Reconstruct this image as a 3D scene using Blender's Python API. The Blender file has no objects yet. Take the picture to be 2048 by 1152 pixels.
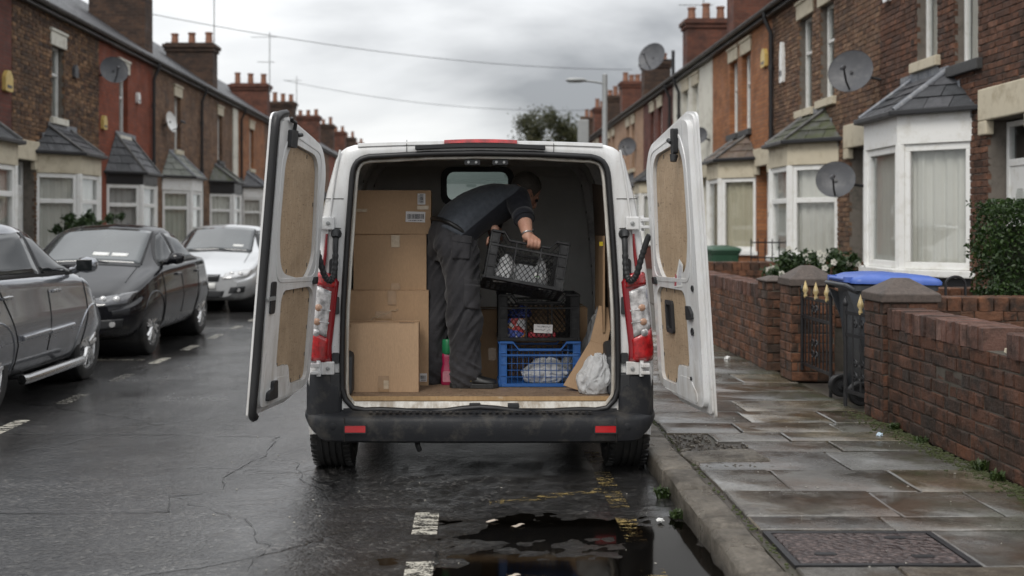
import bpy, bmesh, math, random
import numpy as np
from mathutils import Vector, Matrix, noise as mnoise
from mathutils.geometry import tessellate_polygon

scene = bpy.context.scene
R = math.radians
random.seed(7)
C = scene.collection

# ------------------------------------------------------------------ camera
cam_data = bpy.data.cameras.new('camera')
cam = bpy.data.objects.new('camera', cam_data)
C.objects.link(cam)
cam.location = (0, 0, 1.45)
cam.rotation_euler = (R(90), 0, 0)
cam_data.sensor_width = 36
cam_data.lens = 36 * 2200 / 2048
cam_data.shift_x = 84 / 2048
cam_data.shift_y = -126 / 2048
cam_data.clip_start = 0.05
cam_data.clip_end = 2000
cam_data.dof.use_dof = True
cam_data.dof.focus_distance = 6.35
cam_data.dof.aperture_fstop = 2.0
scene.camera = cam

# ------------------------------------------------------------------ sky
SUN_EL, SUN_AZ = 48, 205
world = bpy.data.worlds.new('World')
scene.world = world
world.use_nodes = True
nt = world.node_tree
for n in list(nt.nodes):
    nt.nodes.remove(n)
def wn(t, **k):
    n = nt.nodes.new(t)
    for a, b in k.items():
        setattr(n, a, b)
    return n
L = nt.links.new
sky = wn('ShaderNodeTexSky', sky_type='NISHITA', sun_disc=False)
sky.sun_elevation = R(SUN_EL)
sky.sun_rotation = R(SUN_AZ)
geo = wn('ShaderNodeTexCoord')
sep = wn('ShaderNodeSeparateXYZ')
L(geo.outputs['Generated'], sep.inputs[0])
zz = wn('ShaderNodeMath', operation='MAXIMUM'); zz.inputs[1].default_value = 0.0
L(sep.outputs[2], zz.inputs[0])
za = wn('ShaderNodeMath', operation='ADD'); za.inputs[1].default_value = 0.22
L(zz.outputs[0], za.inputs[0])
dx = wn('ShaderNodeMath', operation='DIVIDE'); dy = wn('ShaderNodeMath', operation='DIVIDE')
L(sep.outputs[0], dx.inputs[0]); L(za.outputs[0], dx.inputs[1])
L(sep.outputs[1], dy.inputs[0]); L(za.outputs[0], dy.inputs[1])
cmb = wn('ShaderNodeCombineXYZ')
dxo = wn('ShaderNodeMath', operation='ADD'); dxo.inputs[1].default_value = 0.5
L(dx.outputs[0], dxo.inputs[0]); L(dxo.outputs[0], cmb.inputs[0]); L(dy.outputs[0], cmb.inputs[1])
cmb.inputs[2].default_value = 11.6
n1 = wn('ShaderNodeTexNoise'); n1.inputs['Scale'].default_value = 0.62
n1.inputs['Detail'].default_value = 7; n1.inputs['Roughness'].default_value = 0.5
n1.inputs['Distortion'].default_value = 0.25
L(cmb.outputs[0], n1.inputs['Vector'])
ramp = wn('ShaderNodeValToRGB')
cr = ramp.color_ramp
cr.elements[0].position = 0.38; cr.elements[0].color = (2.4, 2.47, 2.58, 1)
cr.elements[1].position = 0.62; cr.elements[1].color = (7.6, 7.6, 7.5, 1)
e = cr.elements.new(0.5); e.color = (5.5, 5.58, 5.65, 1)
L(n1.outputs['Fac'], ramp.inputs[0])
# overcast dome: brighter overhead than at the horizon
cie = wn('ShaderNodeMath', operation='MULTIPLY_ADD'); cie.inputs[1].default_value = 1.9; cie.inputs[2].default_value = 1.0
L(zz.outputs[0], cie.inputs[0])
cmul = wn('ShaderNodeVectorMath', operation='SCALE')
L(ramp.outputs[0], cmul.inputs[0]); L(cie.outputs[0], cmul.inputs['Scale'])
mixs = wn('ShaderNodeMix', data_type='RGBA')
mixs.inputs[0].default_value = 0.94
L(sky.outputs[0], mixs.inputs[6]); L(cmul.outputs[0], mixs.inputs[7])
bg = wn('ShaderNodeBackground'); bg.inputs['Strength'].default_value = 0.10
L(mixs.outputs[2], bg.inputs['Color'])
wo = wn('ShaderNodeOutputWorld')
L(bg.outputs[0], wo.inputs['Surface'])

# ------------------------------------------------------------------ sun through cloud
sd = bpy.data.lights.new('sun', 'SUN')
sd.energy = 1.3
sd.angle = R(25)
sd.color = (1.0, 0.96, 0.9)
sun = bpy.data.objects.new('sun', sd)
C.objects.link(sun)
az = R(SUN_AZ); el = R(SUN_EL)
sdir = Vector((math.sin(az) * math.cos(el), math.cos(az) * math.cos(el), math.sin(el)))
sun.rotation_euler = (-sdir).to_track_quat('-Z', 'Y').to_euler()
sun.location = (0, 0, 30)

scene.view_settings.view_transform = 'Standard'
scene.view_settings.look = 'None'
scene.view_settings.exposure = 0.35
scene.view_settings.gamma = 1.0
scene.view_settings.use_curve_mapping = False
scene.cycles.max_bounces = 6
scene.cycles.diffuse_bounces = 3
scene.cycles.glossy_bounces = 3
scene.cycles.transmission_bounces = 4
scene.cycles.transparent_max_bounces = 10
scene.cycles.caustics_reflective = False
scene.cycles.caustics_refractive = False
try:
    scene.cycles.use_denoising = True
    scene.cycles.denoiser = 'OPENIMAGEDENOISE'
except Exception:
    pass

# ================================================================== helpers
ORIG = {}
def wloc(o):
    v = Vector((0, 0, 0))
    while o is not None:
        v += o.location
        o = o.parent
    return v

class MB:
    def __init__(s):
        s.v = []; s.f = []
    def add(s, vs, fs):
        o = len(s.v)
        s.v.extend(tuple(p) for p in vs)
        s.f.extend(tuple(i + o for i in f) for f in fs)
        return s
    def box(s, x0, x1, y0, y1, z0, z1):
        return s.add([(x0,y0,z0),(x1,y0,z0),(x1,y1,z0),(x0,y1,z0),(x0,y0,z1),(x1,y0,z1),(x1,y1,z1),(x0,y1,z1)],
              [(3,2,1,0),(4,5,6,7),(0,1,5,4),(1,2,6,5),(2,3,7,6),(3,0,4,7)])
    def obox(s, c, size, M=None):
        hx, hy, hz = size[0]/2, size[1]/2, size[2]/2
        c = Vector(c)
        vs = []
        for z in (-hz, hz):
            for (x, y) in ((-hx,-hy),(hx,-hy),(hx,hy),(-hx,hy)):
                p = Vector((x, y, z))
                if M is not None: p = M @ p
                vs.append(p + c)
        return s.add(vs, [(3,2,1,0),(4,5,6,7),(0,1,5,4),(1,2,6,5),(2,3,7,6),(3,0,4,7)])
    def loft(s, rings, closed=True, caps=True, loop=False):
        n = len(rings[0]); o = len(s.v)
        for r in rings: s.v.extend(tuple(p) for p in r)
        m = len(rings)
        kk = n if closed else n - 1
        for i in range(m if loop else m - 1):
            a = o + i*n; b = o + ((i+1) % m)*n
            for k in range(kk):
                k2 = (k+1) % n
                s.f.append((a+k, a+k2, b+k2, b+k))
        if caps and closed and not loop:
            s.f.append(tuple(o + k for k in reversed(range(n))))
            s.f.append(tuple(o + (m-1)*n + k for k in range(n)))
        return s
    def tube(s, pts, r, n=8, caps=True, loop=False, flat=1.0):
        pts = [Vector(p) for p in pts]; m = len(pts)
        rr = r if isinstance(r, (list, tuple)) else [r]*m
        rings = []; up = None
        for i in range(m):
            if loop: t = pts[(i+1) % m] - pts[i-1]
            else: t = pts[min(i+1, m-1)] - pts[max(i-1, 0)]
            if t.length < 1e-9: t = Vector((0,0,1))
            t.normalize()
            if up is None:
                up = Vector((0,0,1)) if abs(t.z) < 0.9 else Vector((1,0,0))
            up = up - t*up.dot(t)
            if up.length < 1e-6: up = t.orthogonal()
            up.normalize(); w = t.cross(up)
            rings.append([pts[i] + (up*math.cos(a)*flat + w*math.sin(a))*rr[i] for a in (2*math.pi*k/n for k in range(n))])
        return s.loft(rings, True, caps, loop)
    def lathe(s, prof, n=24, c=(0,0,0), axis='z', M=None):
        rings = []
        c = Vector(c)
        for (r, h) in prof:
            ring = []
            for k in range(n):
                a = 2*math.pi*k/n
                p = {'z': Vector((r*math.cos(a), r*math.sin(a), h)), 'x': Vector((h, r*math.cos(a), r*math.sin(a))),
                     'y': Vector((r*math.sin(a), h, r*math.cos(a)))}[axis]
                if M is not None: p = M @ p
                ring.append(p + c)
            rings.append(ring)
        return s.loft(rings, True, True)
    def plate(s, outline, holes, t0, t1, fn):
        loops = [outline] + list(holes)
        allp = [p for l in loops for p in l]
        tri = tessellate_polygon([[Vector((p[0], p[1], 0)) for p in l] for l in loops])
        N = len(allp); o = len(s.v)
        s.v.extend(tuple(fn(p[0], p[1], t0)) for p in allp)
        s.v.extend(tuple(fn(p[0], p[1], t1)) for p in allp)
        for t in tri:
            s.f.append((o+t[0], o+t[1], o+t[2])); s.f.append((o+N+t[2], o+N+t[1], o+N+t[0]))
        k = 0
        for l in loops:
            m = len(l)
            for i in range(m):
                a = o+k+i; b = o+k+(i+1) % m
                s.f.append((a, b, b+N, a+N))
            k += m
        return s
    def grid(s, nu, nv, fn):
        o = len(s.v)
        for i in range(nu+1):
            for j in range(nv+1):
                s.v.append(tuple(fn(i/nu, j/nv)))
        for i in range(nu):
            for j in range(nv):
                a = o + i*(nv+1) + j
                s.f.append((a, a+nv+1, a+nv+2, a+1))
        return s
    def mesh(s, name, recalc=True):
        me = bpy.data.meshes.new(name)
        me.from_pydata(s.v, [], s.f)
        if recalc:
            bm = bmesh.new(); bm.from_mesh(me)
            bmesh.ops.recalc_face_normals(bm, faces=bm.faces)
            bm.to_mesh(me); bm.free()
        me.update()
        return me
    def build(s, name, mat, parent=None, smooth=0, bevel=0, seg=2, sub=0, world=False, recalc=True, loc=None):
        if world and parent is not None:
            o = wloc(parent); s.v = [(p[0]-o.x, p[1]-o.y, p[2]-o.z) for p in s.v]
        me = s.mesh(name, recalc)
        return mkobj(name, me, mat, parent, smooth, bevel, seg, sub, loc)

def mkobj(name, me, mat, parent=None, smooth=0, bevel=0, seg=2, sub=0, loc=None):
    if mat is not None and len(me.materials) == 0:
        me.materials.append(mat)
    ob = bpy.data.objects.new(name, me)
    C.objects.link(ob)
    if parent is not None: ob.parent = parent
    if loc is not None: ob.location = loc
    if smooth:
        me.polygons.foreach_set('use_smooth', [True]*len(me.polygons))
        if smooth < 180: me.set_sharp_from_angle(angle=R(smooth))
    if bevel:
        m = ob.modifiers.new('edge', 'BEVEL'); m.width = bevel; m.segments = seg; m.limit_method = 'ANGLE'; m.angle_limit = R(35)
    if sub:
        m = ob.modifiers.new('sub', 'SUBSURF'); m.levels = sub; m.render_levels = sub
    return ob

def tag(o, label=None, cat=None, group=None, kind=None):
    if label: o['label'] = label
    if cat: o['category'] = cat
    if group: o['group'] = group
    if kind: o['kind'] = kind
    return o
def thing(name, label, cat, loc=(0,0,0), rz=0, group=None, rot=None):
    o = bpy.data.objects.new(name, None); C.objects.link(o)
    o.location = loc; o.rotation_euler = rot if rot else (0, 0, rz)
    o.empty_display_size = 0.1
    return tag(o, label, cat, group)
def piece(name, me, parent, loc=(0,0,0), rot=None, scale=None, mat=None):
    o = bpy.data.objects.new(name, me); C.objects.link(o)
    o.parent = parent; o.location = loc
    if rot: o.rotation_euler = rot
    if scale: o.scale = scale
    return o
def bake(ob):
    """apply an object's modifiers"""
    dg = bpy.context.evaluated_depsgraph_get()
    me = bpy.data.meshes.new_from_object(ob.evaluated_get(dg))
    old = ob.data
    ob.modifiers.clear(); ob.data = me
    bpy.data.meshes.remove(old)
    return ob
def rrect(x0, x1, y0, y1, r, n=5):
    rs = r if isinstance(r, (list, tuple)) else [r]*4
    out = []
    for (cx, cy, a0, rr) in ((x1-rs[0], y0+rs[0], -90, rs[0]), (x1-rs[1], y1-rs[1], 0, rs[1]), (x0+rs[2], y1-rs[2], 90, rs[2]), (x0+rs[3], y0+rs[3], 180, rs[3])):
        for k in range(n+1):
            a = R(a0 + 90*k/n); out.append((cx + rr*math.cos(a), cy + rr*math.sin(a)))
    return out
def round_poly(pts, rad, n=5):
    """2D polygon with its corners rounded; rad one value or one per corner"""
    m = len(pts); out = []
    rs = rad if isinstance(rad, (list, tuple)) else [rad]*m
    for i in range(m):
        p = Vector(pts[i]).to_2d(); a = Vector(pts[i-1]).to_2d() - p; b = Vector(pts[(i+1) % m]).to_2d() - p
        r = min(rs[i], a.length*0.45, b.length*0.45)
        if r <= 1e-5:
            out.append((p.x, p.y)); continue
        A = p + a.normalized()*r; B = p + b.normalized()*r
        for k in range(n+1):
            t = k/n
            q = A*(1-t)**2 + p*2*t*(1-t) + B*t*t
            out.append((q.x, q.y))
    return out
def fbm(x, y, z=0, s=1.0, o=4):
    return mnoise.fractal(Vector((x*s, y*s, z*s)), 1.0, 2.0, o)
def resample(pts, n):
    P = np.array(pts, float)
    d = np.concatenate([[0], np.cumsum(np.linalg.norm(np.diff(P, axis=0), axis=1))])
    t = np.linspace(0, d[-1], n)
    return np.stack([np.interp(t, d, P[:, k]) for k in range(P.shape[1])], 1)
def catmull(pts, n):
    P = [Vector(p) for p in pts]; out = []
    m = len(P)
    for i in range(m-1):
        p0 = P[max(i-1,0)]; p1 = P[i]; p2 = P[i+1]; p3 = P[min(i+2,m-1)]
        for k in range(n):
            t = k/n
            out.append(0.5*((2*p1) + (p2-p0)*t + (2*p0-5*p1+4*p2-p3)*t*t + (3*p1-p0-3*p2+p3)*t**3))
    out.append(P[-1])
    return out

# ================================================================== materials
class NT:
    def __init__(s, name):
        s.mat = bpy.data.materials.new(name); s.mat.use_nodes = True
        s.t = s.mat.node_tree
        for n in list(s.t.nodes): s.t.nodes.remove(n)
        s.out = s.n('ShaderNodeOutputMaterial')
        s.co = s.n('ShaderNodeTexCoord')
    def n(s, t, **k):
        n = s.t.nodes.new(t)
        for a, b in k.items(): setattr(n, a, b)
        return n
    def l(s, a, b): s.t.links.new(a, b)
    def put(s, v, inp):
        if hasattr(v, 'links') or hasattr(v, 'is_linked'): s.l(v, inp)
        else: inp.default_value = v if not isinstance(v, tuple) or len(v) != 3 else (*v, 1) if inp.type == 'RGBA' else v
    def noise(s, scale, detail=4, rough=0.55, vec=None, dist=0.0, w=None):
        n = s.n('ShaderNodeTexNoise')
        n.inputs['Scale'].default_value = scale; n.inputs['Detail'].default_value = detail
        n.inputs['Roughness'].default_value = rough; n.inputs['Distortion'].default_value = dist
        s.l(vec if vec is not None else s.pos(), n.inputs['Vector'])
        return n.outputs['Fac']
    def pos(s):
        """object coordinates shifted by the object's own place, so copies differ"""
        if not hasattr(s, '_p'):
            oi = s.n('ShaderNodeObjectInfo'); a = s.n('ShaderNodeVectorMath', operation='ADD')
            s.l(s.co.outputs['Object'], a.inputs[0]); s.l(oi.outputs['Location'], a.inputs[1])
            s._p = a.outputs[0]
        return s._p
    def mapv(s, vec, sc=(1,1,1), loc=(0,0,0), rot=(0,0,0)):
        m = s.n('ShaderNodeMapping'); s.l(vec, m.inputs['Vector'])
        m.inputs['Scale'].default_value = sc; m.inputs['Location'].default_value = loc; m.inputs['Rotation'].default_value = rot
        return m.outputs[0]
    def ramp(s, fac, stops):
        r = s.n('ShaderNodeValToRGB'); c = r.color_ramp
        while len(c.elements) < len(stops): c.elements.new(0.5)
        for e, (p, col) in zip(c.elements, stops):
            e.position = p; e.color = (*col, 1) if isinstance(col, tuple) else (col, col, col, 1)
        s.l(fac, r.inputs[0]); return r.outputs[0]
    def math(s, op, a, b=None, clamp=False):
        m = s.n('ShaderNodeMath', operation=op, use_clamp=clamp)
        s.put(a, m.inputs[0])
        if b is not None: s.put(b, m.inputs[1])
        return m.outputs[0]
    def mix(s, f, a, b, mode='MIX'):
        m = s.n('ShaderNodeMix', data_type='RGBA', blend_type=mode)
        s.put(f, m.inputs[0])
        for v, i in ((a, 6), (b, 7)):
            if hasattr(v, 'is_linked'): s.l(v, m.inputs[i])
            else: m.inputs[i].default_value = (*v, 1) if isinstance(v, tuple) else (v, v, v, 1)
        return m.outputs[2]
    def bump(s, h, strength=0.5, dist=0.01, nrm=None):
        b = s.n('ShaderNodeBump'); b.inputs['Strength'].default_value = strength; b.inputs['Distance'].default_value = dist
        s.l(h, b.inputs['Height'])
        if nrm is not None: s.l(nrm, b.inputs['Normal'])
        return b.outputs[0]
    def rnd(s):
        """0..1, differs per object and per loose piece"""
        oi = s.n('ShaderNodeObjectInfo'); g = s.n('ShaderNodeNewGeometry')
        return s.math('FRACT', s.math('ADD', oi.outputs['Random'], g.outputs['Random Per Island']))
    def bsdf(s, color, rough=0.5, metal=0.0, spec=0.5, normal=None, coat=0.0, alpha=None, **kw):
        b = s.n('ShaderNodeBsdfPrincipled')
        s.put(color, b.inputs['Base Color']); s.put(rough, b.inputs['Roughness']); s.put(metal, b.inputs['Metallic'])
        s.put(spec, b.inputs['Specular IOR Level']); b.inputs['Coat Weight'].default_value = coat; b.inputs['Coat Roughness'].default_value = 0.05
        if normal is not None: s.l(normal, b.inputs['Normal'])
        if alpha is not None: s.put(alpha, b.inputs['Alpha'])
        for k, v in kw.items(): s.put(v, b.inputs[k])
        s.l(b.outputs[0], s.out.inputs[0]); s.b = b
        return s.mat

def simple(name, col, rough=0.5, metal=0.0, var=0.15, vs=6.0, bs=0.0, bscale=60.0, coat=0.0, spec=0.5, objvar=0.0, dirt=None, dscale=3.0, bd=0.004):
    """plain material with uneven colour, fine relief and, if asked, blotches of dirt"""
    m = NT(name)
    c = m.mix(m.noise(vs, 5), tuple(x*(1-var) for x in col), tuple(min(1, x*(1+var)) for x in col))
    if objvar:
        r = m.rnd()
        c = m.mix(1.0, c, m.ramp(r, [(0, 1-objvar), (1, 1+objvar)]), 'MULTIPLY')
    ro = m.ramp(m.noise(vs*1.7, 4), [(0.3, max(0, rough-0.08)), (0.7, min(1, rough+0.08))])
    if dirt:
        f = m.ramp(m.noise(dscale, 8, 0.7), [(0.5, 0.0), (0.72, 0.8)])
        c = m.mix(f, c, dirt); 
    nrm = m.bump(m.noise(bscale, 7, 0.7), bs, bd) if bs else None
    return m.bsdf(c, ro, metal, spec, nrm, coat)

def mat_brick_piece(name, cols, wet=0.55, dark=0.5):
    """single bricks: each its own shade, sooty blotches, pitted faces"""
    m = NT(name)
    r = m.rnd()
    c = m.ramp(r, [(i/(len(cols)-1), cols[i]) for i in range(len(cols))])
    c = m.mix(m.ramp(m.noise(9, 6, 0.65), [(0.42, 0.0), (0.66, dark)]), c, (0.03, 0.025, 0.022))
    c = m.mix(m.ramp(m.noise(55, 4, 0.7), [(0.58, 0.0), (0.75, 0.35)]), c, (0.32, 0.25, 0.2))
    c = m.mix(m.ramp(m.noise(1.3, 5, 0.6), [(0.5, 0.0), (0.72, 0.45)]), c, (0.05, 0.045, 0.04))
    n = m.bump(m.noise(60, 7, 0.75), 0.9, 0.012)
    n = m.bump(m.noise(16, 4, 0.6), 0.7, 0.016, n)
    return m.bsdf(c, m.ramp(m.noise(5, 5), [(0.35, wet-0.15), (0.7, wet+0.25)]), 0, 0.12, n)

def mat_brick_wall(name, cols, mortar, axis='y', soot=0.5):
    """distant brickwork (pieces under about ten pixels)"""
    m = NT(name)
    s = m.n('ShaderNodeSeparateXYZ'); m.l(m.co.outputs['Object'], s.inputs[0])
    cb = m.n('ShaderNodeCombineXYZ')
    m.l(s.outputs[1 if axis == 'y' else 0], cb.inputs[0]); m.l(s.outputs[2], cb.inputs[1])
    b = m.n('ShaderNodeTexBrick')
    b.inputs['Scale'].default_value = 1.0; b.inputs['Brick Width'].default_value = 0.225; b.inputs['Row Height'].default_value = 0.076
    b.inputs['Mortar Size'].default_value = 0.007; b.inputs['Mortar Smooth'].default_value = 0.3; b.inputs['Bias'].default_value = 0.0
    b.inputs['Color1'].default_value = (*cols[0], 1); b.inputs['Color2'].default_value = (*cols[1], 1); b.inputs['Mortar'].default_value = (*mortar, 1)
    m.l(cb.outputs[0], b.inputs['Vector'])
    c = m.mix(m.ramp(m.noise(2.2, 6, 0.65), [(0.42, 0.0), (0.7, soot)]), b.outputs[0], (0.035, 0.03, 0.028))
    c = m.mix(m.ramp(m.noise(14, 5, 0.7), [(0.5, 0.0), (0.75, 0.6)]), c, cols[2])
    n = m.bump(b.outputs['Fac'], 0.6, -0.008); n = m.bump(m.noise(60, 4), 0.4, 0.006, n)
    return m.bsdf(c, m.ramp(m.noise(3, 4), [(0.3, 0.55), (0.7, 0.85)]), 0, 0.12, n)

def mat_glass(name, tint=(0.97, 0.98, 0.975), refl=1.0):
    m = NT(name)
    fr = m.n('ShaderNodeFresnel'); gg = m.n('ShaderNodeNewGeometry')
    m.l(m.math('ADD', m.math('MULTIPLY', gg.outputs['Backfacing'], 1/1.5-1.5), 1.5), fr.inputs[0])
    n = m.bump(m.noise(1.8, 2), 0.04, 0.02)
    g = m.n('ShaderNodeBsdfGlossy'); g.inputs['Roughness'].default_value = 0.02; g.inputs['Color'].default_value = (0.9, 0.92, 0.93, 1)
    m.l(n, g.inputs['Normal']); m.l(n, fr.inputs['Normal'])
    t = m.n('ShaderNodeBsdfTransparent'); t.inputs['Color'].default_value = (*tint, 1)
    mx = m.n('ShaderNodeMixShader')
    f = m.math('MULTIPLY', fr.outputs[0], refl*1.35, True)
    m.l(f, mx.inputs[0]); m.l(t.outputs[0], mx.inputs[1]); m.l(g.outputs[0], mx.inputs[2])
    m.l(mx.outputs[0], m.out.inputs[0])
    return m.mat

def mat_leaf(name, cols, trans=0.25):
    m = NT(name)
    g = m.n('ShaderNodeNewGeometry')
    c = m.ramp(g.outputs['Random Per Island'], [(i/(len(cols)-1), cols[i]) for i in range(len(cols))])
    c = m.mix(m.noise(2.5, 3), c, tuple(x*0.6 for x in cols[0]))
    b = m.n('ShaderNodeBsdfPrincipled'); m.l(c, b.inputs['Base Color']); b.inputs['Roughness'].default_value = 0.45
    t = m.n('ShaderNodeBsdfTranslucent'); m.l(c, t.inputs['Color'])
    mx = m.n('ShaderNodeMixShader'); mx.inputs[0].default_value = trans
    m.l(b.outputs[0], mx.inputs[1]); m.l(t.outputs[0], mx.inputs[2]); m.l(mx.outputs[0], m.out.inputs[0])
    return m.mat

def mat_slate(name, a, b_, moss=0.0):
    m = NT(name)
    c = m.ramp(m.rnd(), [(0, a), (1, b_)])
    c = m.mix(m.ramp(m.noise(12, 5), [(0.4, 0.0), (0.7, 0.5)]), c, tuple(x*0.5 for x in a))
    if moss:
        c = m.mix(m.ramp(m.noise(5, 6, 0.7), [(0.4, 0.0), (0.6, moss)]), c, (0.05, 0.06, 0.015))
    return m.bsdf(c, m.ramp(m.noise(7, 4), [(0.3, 0.3), (0.7, 0.65)]), 0, 0.3, m.bump(m.noise(45, 5), 0.7, 0.008))

M = {}
M['white_upvc'] = simple('white_upvc', (0.8, 0.8, 0.78), 0.35, var=0.04, dirt=(0.58, 0.56, 0.5), dscale=6)
M['cream_stone'] = simple('cream_stone', (0.56, 0.50, 0.38), 0.7, var=0.1, bs=0.4, bscale=40, dirt=(0.3, 0.24, 0.15), dscale=4)
M['white_render'] = simple('white_render', (0.68, 0.66, 0.58), 0.75, var=0.08, bs=0.3, bscale=50, dirt=(0.36, 0.32, 0.25), dscale=2.5)
M['dark_stone'] = simple('dark_stone', (0.05, 0.05, 0.05), 0.6, var=0.25, bs=0.4)
M['black_paint'] = simple('black_paint', (0.018, 0.018, 0.02), 0.35, var=0.3, bs=0.15)
M['black_iron'] = simple('black_iron', (0.015, 0.015, 0.017), 0.4, var=0.3, bs=0.3, bscale=120)
M['gold_paint'] = simple('gold_paint', (0.55, 0.42, 0.2), 0.45, 0.2, var=0.2, dirt=(0.5, 0.48, 0.4), dscale=30)
M['lead'] = simple('lead', (0.16, 0.17, 0.19), 0.45, var=0.3, vs=12, bs=0.4, bscale=20, dirt=(0.4, 0.4, 0.4), dscale=9)
M['gutter_grey'] = simple('gutter_grey', (0.06, 0.058, 0.055), 0.45, var=0.3, dirt=(0.2, 0.19, 0.17), dscale=5)
M['curtain'] = simple('curtain', (0.62, 0.6, 0.555), 0.9, var=0.06, vs=3)
M['curtain_warm'] = simple('curtain_warm', (0.55, 0.50, 0.38), 0.9, var=0.1, vs=3)
M['blind'] = simple('blind', (0.5, 0.52, 0.46), 0.8, var=0.08)
M['curtain_grey'] = simple('curtain_grey', (0.42, 0.41, 0.4), 0.9, var=0.15, vs=3)
M['room_dark'] = simple('room_dark', (0.12, 0.11, 0.1), 0.9)
M['glass'] = mat_glass('window_glass')
M['slate'] = mat_slate('slate', (0.04, 0.042, 0.046), (0.085, 0.085, 0.092))
M['slate_moss'] = mat_slate('slate_moss', (0.05, 0.05, 0.045), (0.1, 0.1, 0.085), 0.85)
M['tile_brown'] = mat_slate('tile_brown', (0.09, 0.06, 0.045), (0.15, 0.1, 0.075), 0.2)
M['slate_green'] = mat_slate('slate_green', (0.17, 0.18, 0.16), (0.26, 0.27, 0.24), 0.25)
M['terracotta'] = simple('terracotta', (0.24, 0.11, 0.065), 0.75, var=0.3, bs=0.3, dirt=(0.08, 0.06, 0.05), dscale=9)
M['mortar'] = simple('mortar', (0.16, 0.14, 0.12), 0.85, var=0.3, vs=14, bs=0.7, bscale=90, dirt=(0.05, 0.05, 0.04), dscale=6)
M['mortar_dark'] = simple('mortar_dark', (0.085, 0.073, 0.06), 0.85, var=0.4, vs=14, bs=0.7, bscale=90, dirt=(0.03, 0.035, 0.02), dscale=5)
M['brick_garden'] = mat_brick_piece('brick_garden', [(0.19, 0.085, 0.048), (0.11, 0.06, 0.042), (0.25, 0.112, 0.062), (0.075, 0.05, 0.038), (0.17, 0.078, 0.046), (0.13, 0.072, 0.048)], 0.5, 0.9)
M['brick_sooty'] = mat_brick_piece('brick_sooty', [(0.13, 0.06, 0.038), (0.075, 0.044, 0.034), (0.18, 0.08, 0.048), (0.05, 0.036, 0.03), (0.115, 0.055, 0.036), (0.085, 0.05, 0.037)], 0.45, 0.95)
M['brick_coping'] = mat_brick_piece('brick_coping', [(0.19, 0.10, 0.078), (0.09, 0.055, 0.046), (0.23, 0.135, 0.108), (0.13, 0.072, 0.057), (0.17, 0.09, 0.068)], 0.5, 0.75)
M['brick_house'] = mat_brick_piece('brick_house', [(0.165, 0.078, 0.05), (0.105, 0.057, 0.041), (0.21, 0.103, 0.066), (0.075, 0.046, 0.036), (0.155, 0.076, 0.05)], 0.65, 0.7)
M['brick_house_brown'] = mat_brick_piece('brick_house_brown', [(0.24, 0.145, 0.09), (0.17, 0.10, 0.067), (0.3, 0.185, 0.115), (0.12, 0.075, 0.055), (0.24, 0.13, 0.082)], 0.65, 0.55)
M['brick_left'] = mat_brick_piece('brick_left', [(0.24, 0.14, 0.078), (0.11, 0.066, 0.045), (0.36, 0.21, 0.115), (0.075, 0.048, 0.037), (0.21, 0.11, 0.062)], 0.65, 0.75)
M['wall_orange'] = mat_brick_wall('wall_orange', [(0.42, 0.185, 0.085), (0.31, 0.13, 0.062), (0.13, 0.065, 0.038)], (0.2, 0.13, 0.09), soot=0.45)
M['wall_red'] = mat_brick_wall('wall_red', [(0.29, 0.082, 0.045), (0.23, 0.068, 0.04), (0.13, 0.048, 0.033)], (0.15, 0.08, 0.065), soot=0.45)
M['wall_darkred'] = mat_brick_wall('wall_darkred', [(0.18, 0.068, 0.052), (0.13, 0.052, 0.042), (0.09, 0.042, 0.036)], (0.12, 0.08, 0.07), soot=0.5)
M['wall_brown'] = mat_brick_wall('wall_brown', [(0.26, 0.155, 0.095), (0.15, 0.088, 0.058), (0.075, 0.048, 0.035)], (0.15, 0.11, 0.085), soot=0.6)
M['wall_tan'] = mat_brick_wall('wall_tan', [(0.46, 0.3, 0.2), (0.4, 0.25, 0.17), (0.28, 0.17, 0.12)], (0.36, 0.27, 0.2), soot=0.25)
M['chimney_dark'] = mat_brick_wall('chimney_dark', [(0.11, 0.065, 0.045), (0.05, 0.033, 0.027), (0.03, 0.024, 0.02)], (0.085, 0.07, 0.06), 'x', soot=0.7)
M['chimney_red'] = mat_brick_wall('chimney_red', [(0.19, 0.075, 0.05), (0.13, 0.055, 0.04), (0.075, 0.04, 0.032)], (0.12, 0.08, 0.065), 'x', soot=0.75)
M['leaf_hedge'] = mat_leaf('leaf_hedge', [(0.018, 0.042, 0.010), (0.045, 0.09, 0.018), (0.08, 0.14, 0.03)])
M['leaf_shrub'] = mat_leaf('leaf_shrub', [(0.02, 0.045, 0.015), (0.05, 0.09, 0.025), (0.08, 0.13, 0.04)])
M['leaf_tree'] = mat_leaf('leaf_tree', [(0.055, 0.062, 0.03), (0.10, 0.108, 0.045), (0.17, 0.16, 0.075)], 0.5)
M['leaf_weed'] = mat_leaf('leaf_weed', [(0.04, 0.07, 0.02), (0.08, 0.12, 0.03)])
M['petal'] = simple('petal', (0.7, 0.68, 0.6), 0.6)
M['bark'] = simple('bark', (0.09, 0.065, 0.045), 0.85, var=0.4, bs=0.8, bscale=30)
M['dish_grey'] = simple('dish_grey', (0.075, 0.077, 0.085), 0.5, var=0.15, dirt=(0.14, 0.14, 0.14), dscale=8)
M['galv'] = simple('galv', (0.33, 0.34, 0.34), 0.5, 0.4, var=0.15, bs=0.1)
M['yellow_plastic'] = simple('yellow_plastic', (0.62, 0.45, 0.14), 0.45, var=0.1, dirt=(0.35, 0.25, 0.1), dscale=12)
M['rubber'] = simple('rubber', (0.012, 0.012, 0.013), 0.55, var=0.3, bs=0.15, bscale=80)
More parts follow.
